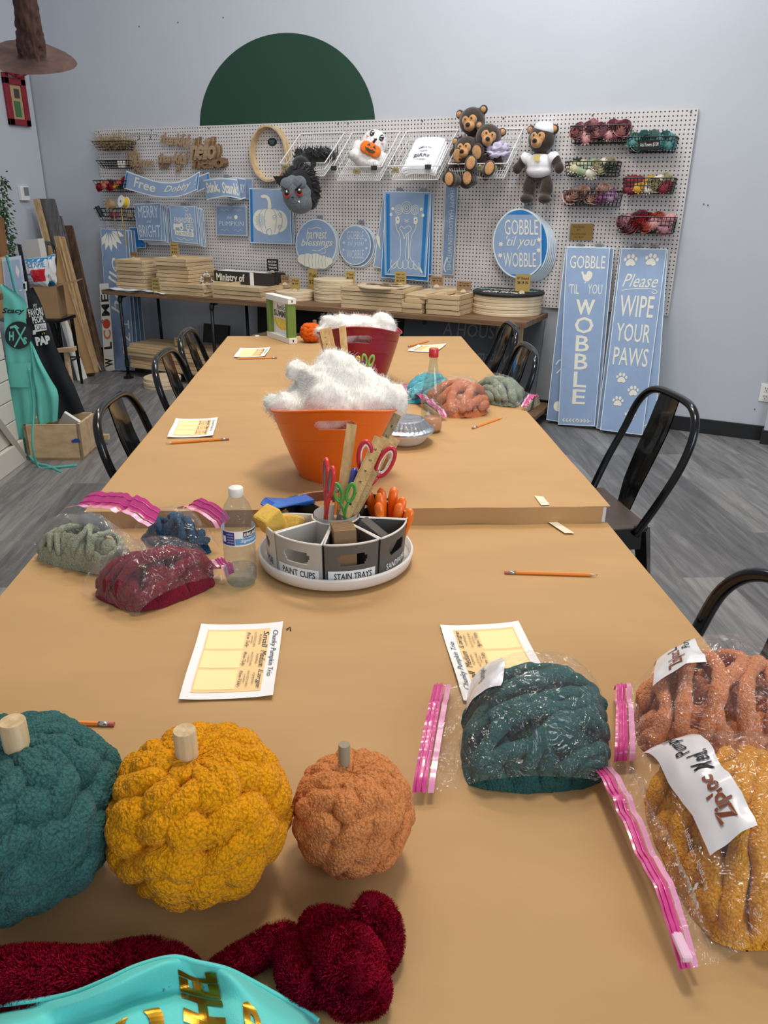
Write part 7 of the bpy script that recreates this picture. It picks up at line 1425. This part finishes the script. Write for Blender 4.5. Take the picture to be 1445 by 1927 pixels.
# scissors
def scissors(label, c, axis, side, col, s=1., open_=.25, inner=None, z=0, stub=False):
    axis = Vector(axis).normalized(); side = (Vector(side)-axis*Vector(side).dot(axis)).normalized(); t = thing('scissors', label, 'scissors', c); hm = mat('scissor_'+col[0], col[1], .35, coat=.3); im = mat('scissor_inner_'+col[0], inner or col[1], .5)
    for sg in (-1, 1):
        lp = [c+axis*(.055*s+.034*s*math.sin(a)*1.0+.02*s)+side*(sg*(.022*s)+.0145*s*math.cos(a)+sg*.006*s*math.sin(a)) for a in [2*PI*k/24 for k in range(24)]]
        m = MB(); m.tube(lp, .0052*s, 8, closed=True); m.build('handle_loop', hm, t, True); m = MB(); m.tube([c+(p-c-axis*.075*s-side*sg*.022*s)*.78+axis*.075*s+side*sg*.022*s for p in lp], .0035*s, 8, closed=True); m.build('loop_lining', im, t, True)
        m = MB(); m.tube([c+axis*(.050*s)+side*sg*.018*s, c+axis*.02*s+side*sg*.006*s, c-axis*.03*s-side*sg*.004*s], [.006*s, .0055*s, .005*s], 8, flat=.6); m.build('handle_shank', hm, t, True)
        m = MB(); b = c-axis*.02*s; m.prism([b+side*.006, b-side*.006, b-axis*.07*s-side*sg*.002], side.cross(axis)*.0015*sg); m.build('blade', FER, t)
X = CX; UPV = Vector((0, 0, 1))
scissors('red handled scissors with white linings leaning right in the centre cup', U(690, 925, -.02), UPV+X*.25, X*1.0+UPV*.05, ('red', (196, 36, 52)), 1.0, inner=(236, 226, 226))
scissors('red handled scissors with grey linings standing at the left of the cup', U(614, 960, .03), UPV+X*.08, (CPOS-OC).normalized()*.9+X*.25, ('scarlet', (206, 44, 46)), .95, inner=(120, 116, 116))
scissors('green handled scissors half sunk in the centre cup', U(648, 965, .035), UPV*1+X*.0, X, ('green', (72, 156, 62)), .60)
pts = (U(636, 906, .0), U(630, 985, .0)); pencil('pencil standing eraser up among the scissors in the centre cup', None, None, NZ, pts=pts, group='pencils in the centre cup')
m = MB(); a, b = U(668, 880, -.01), U(655, 950, -.01); m.tube([a, a+(b-a)*.1, b], [.004, .008, .008], 12); tag(m.build('blue_marker', mat('marker_blue', (64, 76, 170), .35, coat=.3), smooth=True), 'blue marker standing in the centre cup behind the rulers', 'marker')
# second cup with rulers and scissors in front of the red tub, mostly hidden
c2 = T(-.705, 1.14, FZ+.002); t = thing('tool_cup', 'grey cup of rulers and scissors hidden behind the white stuffing of the orange tub', 'cup', c2)
MB().lathe([(0, 0), (.07, 0), (.075, .09), (.072, .09), (.067, .004), (0, .004)], c2, 36).build('cup_body', GD, t, True)
def U2(u, v, dd=0.): return pxp(u, v, c2+Vector((0, 0, .1)), dd)
ruler('pale wooden ruler left in the far cup before the red tub', U2(628, 700, .02), U2(608, 619, .02), .030)
ruler('pale wooden ruler in the middle of the far cup before the red tub', U2(634, 700, 0), U2(617, 617, 0), .026, marks=False)
ruler('pale wooden stick right in the far cup before the red tub', U2(652, 700, .03), U2(644, 614, .03), .026, marks=False)
for u, v, nm, col, s in ((664, 688, 'yellow', (214, 196, 60), .42), (690, 688, 'lime', (130, 190, 90), .45), (676, 692, 'purple', (110, 50, 110), .36)):
    scissors('%s handled scissors in the far cup before the red tub' % nm, U2(u, v+12, .02), UPV+X*.1, X, (nm, col), s*1.3)

# ------------------------------------------------------------------ bottles, foil pan, framed sign
GLS = mat('thin_glass', (240, 246, 246), .03, alpha=.22, spec=.8); PET = film_mat('clear_pet', (236, 242, 246), .02, .06, 60., .6)
def lathe_part(name, prof, c, m_, t, n=48, smooth=True): return MB().lathe(prof, c, n).build(name, m_, t, smooth)
gb = at_z(811, 812, FZ)+Vector((0, 0, .002)); t = thing('glass_bottle', 'clear glass bottle with a red cap and a little pink drink on the middle table', 'bottle', gb)
GLB = film_mat('bottle_glass', (236, 244, 242), .02, .07, 12., .1)
lathe_part('glass_body', [(0, .002), (.030, .002), (.034, .008), (.034, .11), (.033, .135), (.026, .165), (.016, .195), (.0125, .225), (.0125, .25), (.014, .252)], gb, GLB, t)
lathe_part('drink', [(0, .006), (.030, .006), (.032, .012), (.032, .045), (0, .046)], gb, mat('pink_drink', (222, 150, 118), .1, alpha=.85), t)
lathe_part('cap', [(.0145, .238), (.0150, .240), (.0150, .262), (.013, .265), (0, .265)], gb, mat('red_cap', (196, 44, 48), .35, coat=.3), t)
m = MB(); m.grid(lambda s, q: gb+Vector((.0345*math.cos(CD-1.6+s*.5), .0345*math.sin(CD-1.6+s*.5), .080+q*.04)), 10, 3); m.build('bottle_label', mat('rose_label', (222, 130, 120), .4, alpha=.8), t)
wb = at_z(455, 1098, NZ)+Vector((0, 0, .002)); t = thing('water_bottle', 'clear plastic water bottle with a white cap and blue label', 'bottle', wb)
pr = [(0, .004), (.012, .002), (.026, .002), (.031, .010), (.0325, .03)]
for k in range(5): pr += [(.0325, .034+k*.011), (.0312, .0395+k*.011)]
pr += [(.0325, .092), (.0322, .096), (.0322, .128), (.033, .132), (.032, .150), (.025, .172), (.015, .188), (.0125, .192), (.0125, .205)]
lathe_part('bottle_body', pr, wb, PET, t); lathe_part('water', [(0, .005), (.028, .006), (.031, .014), (.031, .036), (0, .0365)], wb, film_mat('water_film', (240, 246, 248), .0, .08, 50., .8), t)
lathe_part('cap', [(.0135, .191), (.0145, .193), (.0145, .207), (.013, .209), (0, .209)], wb, WHITE, t)
cdb = math.atan2((CPOS-wb).y, (CPOS-wb).x); g = lambda s, q: wb+Vector((.0333*math.cos(cdb-PI*.7+s*PI*1.4), .0333*math.sin(cdb-PI*.7+s*PI*1.4), .096+q*.032)); m = MB(); m.grid(g, 40, 3, 0)
h_ = lambda s, q: wb+Vector((.0337*math.cos(cdb-PI*.7+s*PI*1.4), .0337*math.sin(cdb-PI*.7+s*PI*1.4), .096+q*.032)); k_ = lambda s, q: wb+Vector((.0340*math.cos(cdb-PI*.7+s*PI*1.4), .0340*math.sin(cdb-PI*.7+s*PI*1.4), .096+q*.032))
m.grid(lambda s, q: h_(.24+s*.20, .06+q*.88), 12, 2, 1); m.grid(lambda s, q: h_(.45+s*.40, .10+q*.42), 14, 2, 2); m.grid(lambda s, q: h_(.56+s*.26, .56+q*.38), 12, 2, 3); m.text(k_, 'KIRKLAND', (.575, .62, .80, .86), 4, .03); m.text(k_, 'Signature', (.52, .2, .78, .45), 4, .02, .3); m.grid(lambda s, q: k_(.26+s*.05, .25+q*.4), 3, 2, 4)
for i in range(4): m.text(k_, 'purified water', (.33, .18+.18*i, .43, .30+.18*i), 4, 0, 0)
m.build('bottle_label', [PAPER, mat('label_navy', (36, 54, 140), .35), mat('label_sky', (92, 150, 196), .35), INK, mat('label_white', (236, 236, 240), .4)], t)
fp = at_z(762, 838, FZ)+Vector((0, 0, .002)); t = thing('takeaway_pan', 'white takeaway pan with a domed foil lid beside the orange tub', 'container', fp+TV*.04)
fp = fp+TV*.035+RV*.0; FOIL = mat('foil', (200, 200, 202), .22, .95, bump=1., bs=60)
lathe_part('pan', [(0, 0), (.055, 0), (.062, .006), (.085, .034), (.090, .036), (.088, .038), (0, .034)], fp, mat('pan_white', (222, 220, 214), .5), t)
m = MB(); n = 72; prof = [(.090, .038), (.093, .040), (.091, .044), (.078, .050), (.060, .072), (.052, .074), (0, .074)]
vs = []; fs = []
for i, (r, z) in enumerate(prof):
    for k in range(n): q = 1+(.022 if i in (3, 4) and k % 2 else 0); vs.append(fp+Vector((r*q*math.cos(2*PI*k/n), r*q*math.sin(2*PI*k/n), z)))
for i in range(len(prof)-1):
    for k in range(n): fs.append((i*n+k, i*n+(k+1) % n, (i+1)*n+(k+1) % n, (i+1)*n+k))
m.add(vs, fs); m.build('foil_lid', FOIL, t)
# framed sign
A_, B_ = at_z(504, 634, FZ), at_z(543, 648, FZ); d = (B_-A_); w = d.length; d.normalize(); nn = Vector((d.y, -d.x, 0)); hh = .225; t = thing('framed_sign', 'small framed hello SUMMER lemon sign standing on the far table', 'sign', (A_+B_)/2)
if nn.dot(CPOS-A_) < 0: nn = -nn
dp = .045; R = Matrix((d, nn, Vector((0, 0, 1)))).transposed(); ctr = (A_+B_)/2-nn*dp/2+Vector((0, 0, .002))
for z_ in (.014, hh-.014): MB().box(ctr+Vector((0, 0, z_)), (w+.02, dp, .028), R=R, bev=.001).build('white_rail', WHITE, t)
GR = mat('frame_green', (112, 140, 60), .6, var=.08, vs=20)
for s_ in (-1, 1): MB().box(ctr+d*s_*(w/2-.012)+Vector((0, 0, hh/2)), (.026, dp, hh-.056), R=R).build('green_stile', GR, t)
f = lambda a, b: ctr+d*((a-.5)*(w-.05))+Vector((0, 0, .03+b*(hh-.06)))+nn*(-.004); m = MB(); m.lift = nn*.0002; m.grid(f, 1, 1); m.text(f, 'hello', (.22, .74, .75, .92), 1, .02, .3); m.text(f, 'SUMMER', (.05, .52, .97, .72), 1, .04)
m.poly(f, [(.5+.44*math.cos(a), .47+.34*math.sin(a)) for a in [PI+PI*k/20 for k in range(21)]], 2); m.poly(f, [(.5+.34*math.cos(a), .45+.26*math.sin(a)) for a in [PI+PI*k/20 for k in range(21)]], 3)
for k in range(1, 5): a = PI+PI*k/5; m.stroke(f, [(.5, .45), (.5+.34*math.cos(a), .45+.26*math.sin(a))], .015, 2, asp=.7)
m.build('picture', [PAPER, mat('grey_ink', (84, 88, 84), .7), mat('lemon', (236, 206, 60), .6), mat('lemon_light', (246, 226, 110), .6)], t)
for z_ in (.014, hh-.014): MB().box(ctr+d*(w/2+.0102)+Vector((0, 0, z_)), (.0006, .006, .012), R=R).build('keyhole', INK, t)

# ------------------------------------------------------------------ wine red chenille yarn and apron in front
def chenille(name, label, pts, r, m_, nf=26000, seed=1, k=14, fl=.0075):
    P = smooth_path(pts, k); P = [p+Vector((fbm(np.array([p*18]), 2, seed)[0]*.004, fbm(np.array([p*18+Vector((5, 5, 5))]), 2, seed)[0]*.004, 0)) for p in P]; t = thing(name, label, 'yarn', P[0]); rs = [r*(.90+.16*math.sin(i*.7+seed)*math.sin(i*.23)) for i in range(len(P))]
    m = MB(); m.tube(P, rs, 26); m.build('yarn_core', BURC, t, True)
    rng = np.random.default_rng(seed); n = len(P); idx = rng.integers(0, n-1, nf); fr = rng.random(nf)[:, None]; A = np.array([list(p) for p in P]); a = A[idx]; b = A[idx+1]; c = a+(b-a)*fr; ax = (b-a)/np.linalg.norm(b-a, axis=1)[:, None]
    rn = rng.normal(size=(nf, 3)); rn = rn-ax*(rn*ax).sum(1)[:, None]; rn /= np.linalg.norm(rn, axis=1)[:, None]; s_ = c+rn*r*.85; tp = c+rn*(r+fl*rng.uniform(.15, 1, nf)[:, None]*.55)+ax*rng.normal(size=(nf, 1))*fl*.35; sd_ = np.cross(ax, rn)*.0007
    V = np.stack([s_-sd_, s_+sd_, tp+sd_*.7, tp-sd_*.7], 1).reshape(-1, 3); F = [(4*i, 4*i+1, 4*i+2, 4*i+3) for i in range(nf)]; np_mesh('pile', V, F, m_, t, smooth=False)
BUR = mat('burgundy_chenille', (158, 22, 48), .95, var=.3, vs=160, spec=.03, bump=.6, bs=240)
BURC = mat('burgundy_core_shade', (92, 10, 28), .95, spec=.02)  # core painted darker than the pile, putting crease shade into its colour
Z = lambda u, v, h: at_z(u, v, NZ+h)
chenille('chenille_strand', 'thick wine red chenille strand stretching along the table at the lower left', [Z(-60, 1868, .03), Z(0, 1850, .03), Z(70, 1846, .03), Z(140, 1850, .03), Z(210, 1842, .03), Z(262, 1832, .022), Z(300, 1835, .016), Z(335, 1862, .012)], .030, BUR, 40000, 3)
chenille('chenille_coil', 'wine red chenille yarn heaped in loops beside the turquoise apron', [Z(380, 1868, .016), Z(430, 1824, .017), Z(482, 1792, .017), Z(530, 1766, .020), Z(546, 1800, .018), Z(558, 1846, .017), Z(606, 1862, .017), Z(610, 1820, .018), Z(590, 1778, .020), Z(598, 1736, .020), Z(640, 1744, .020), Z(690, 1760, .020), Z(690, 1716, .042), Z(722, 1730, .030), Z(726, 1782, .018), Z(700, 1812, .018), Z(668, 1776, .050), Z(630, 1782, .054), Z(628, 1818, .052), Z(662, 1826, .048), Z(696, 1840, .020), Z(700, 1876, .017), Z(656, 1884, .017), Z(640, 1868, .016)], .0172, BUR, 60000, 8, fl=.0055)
# turquoise apron
AQ = mat('aqua_satin', (98, 212, 206), .55, sheen=.2, bump=.2, bs=500, spec=.3); GFO = mat('gold_foil', (170, 128, 38), .22, .9)
rows = [  # pixel control points (u,v,height) from the far edge to beyond the frame, left to right
    [(-40, 1898, .03), (40, 1888, .04), (130, 1872, .050), (200, 1845, .064), (260, 1818, .068), (325, 1802, .066), (372, 1812, .060), (425, 1824, .050), (470, 1845, .030), (530, 1878, .016), (570, 1900, .010), (600, 1922, .004)],
    [(-40, 1912, .03), (40, 1898, .035), (120, 1892, .055), (200, 1866, .070), (262, 1838, .074), (322, 1816, .070), (372, 1836, .040), (430, 1838, .055), (480, 1868, .040), (540, 1900, .026), (585, 1922, .014), (618, 1945, .004)],
    [(-40, 1940, .05), (30, 1925, .06), (110, 1925, .04), (190, 1905, .045), (255, 1880, .040), (325, 1860, .036), (380, 1870, .030), (440, 1880, .045), (500, 1905, .045), (555, 1935, .035), (600, 1955, .02), (640, 1985, .004)],
    [(-40, 1990, .05), (30, 1975, .05), (110, 1975, .04), (190, 1950, .055), (255, 1915, .055), (330, 1905, .045), (390, 1925, .04), (450, 1930, .05), (510, 1960, .045), (565, 1990, .035), (620, 2010, .02), (660, 2030, .004)],
    [(-40, 2080, .02), (30, 2080, .02), (110, 2080, .03), (190, 2070, .03), (255, 2060, .03), (330, 2060, .03), (390, 2060, .03), (450, 2060, .03), (510, 2070, .03), (565, 2080, .02), (620, 2090, .01), (660, 2100, .004)]]
G = [smooth_path([Z(u, v, h) for u, v, h in r], 8) for r in rows]; cols = [smooth_path([G[j][i] for j in range(5)], 10) for i in range(len(G[0]))]
def aq(s, q): i = min(max(s, 0), .99999)*(len(cols)-1); j = min(max(1-q, 0), .99999)*(len(cols[0])-1); a, b = int(i), int(j); fi, fj = i-a, j-b; return (cols[a][b].lerp(cols[a+1][b], fi)).lerp(cols[a][b+1].lerp(cols[a+1][b+1], fi), fj)
t = thing('folded_apron', 'turquoise apron with gold foil letters crumpled at the bottom edge', 'apron', Z(300, 1900, 0)); nx_, ny_ = 130, 60
V = np.array([list(aq(i/nx_, j/ny_)) for j in range(ny_+1) for i in range(nx_+1)]); V[:, 2] = np.maximum(V[:, 2]+fbm(V*14, 2, 4)*.005, NZ+.002); np_mesh('cloth', V, grid_faces(nx_, ny_, False), AQ, t)
edge_ = [aq(i/60, 1.0)+Vector((0, 0, .001)) for i in range(61)]; MB().tube(edge_, .0022, 6).build('hem', AQ, t, True)
MB().grid(lambda s, q: aq(s, 1.0)-Vector((0, 0, 1))*((aq(s, 1.0).z-NZ-.002)*(1-q))+TV*.004*(1-q), 60, 4).build('far_fold', AQ, t, True)
def surf_aq(s, q): i = min(int(s*nx_), nx_-1); j = min(int(q*ny_), ny_-1); fi, fj = s*nx_-i, q*ny_-j; w_ = nx_+1; a = V[j*w_+i]*(1-fi)+V[j*w_+i+1]*fi; b = V[(j+1)*w_+i]*(1-fi)+V[(j+1)*w_+i+1]*fi; return Vector((a*(1-fj)+b*fj).tolist())
m = MB(); fa = lambda s, q: surf_aq(s, q)+Vector((0, 0, .0012))-FW*.0012
for tx, bx in (('HEL', (.478, .22, .60, .80)), ('P', (.655, .18, .735, .54)), ('C', (.30, .08, .43, .28))): m.raster_text(fa, tx, bx, 0, .05)
m.build('foil_letters', GFO, t)
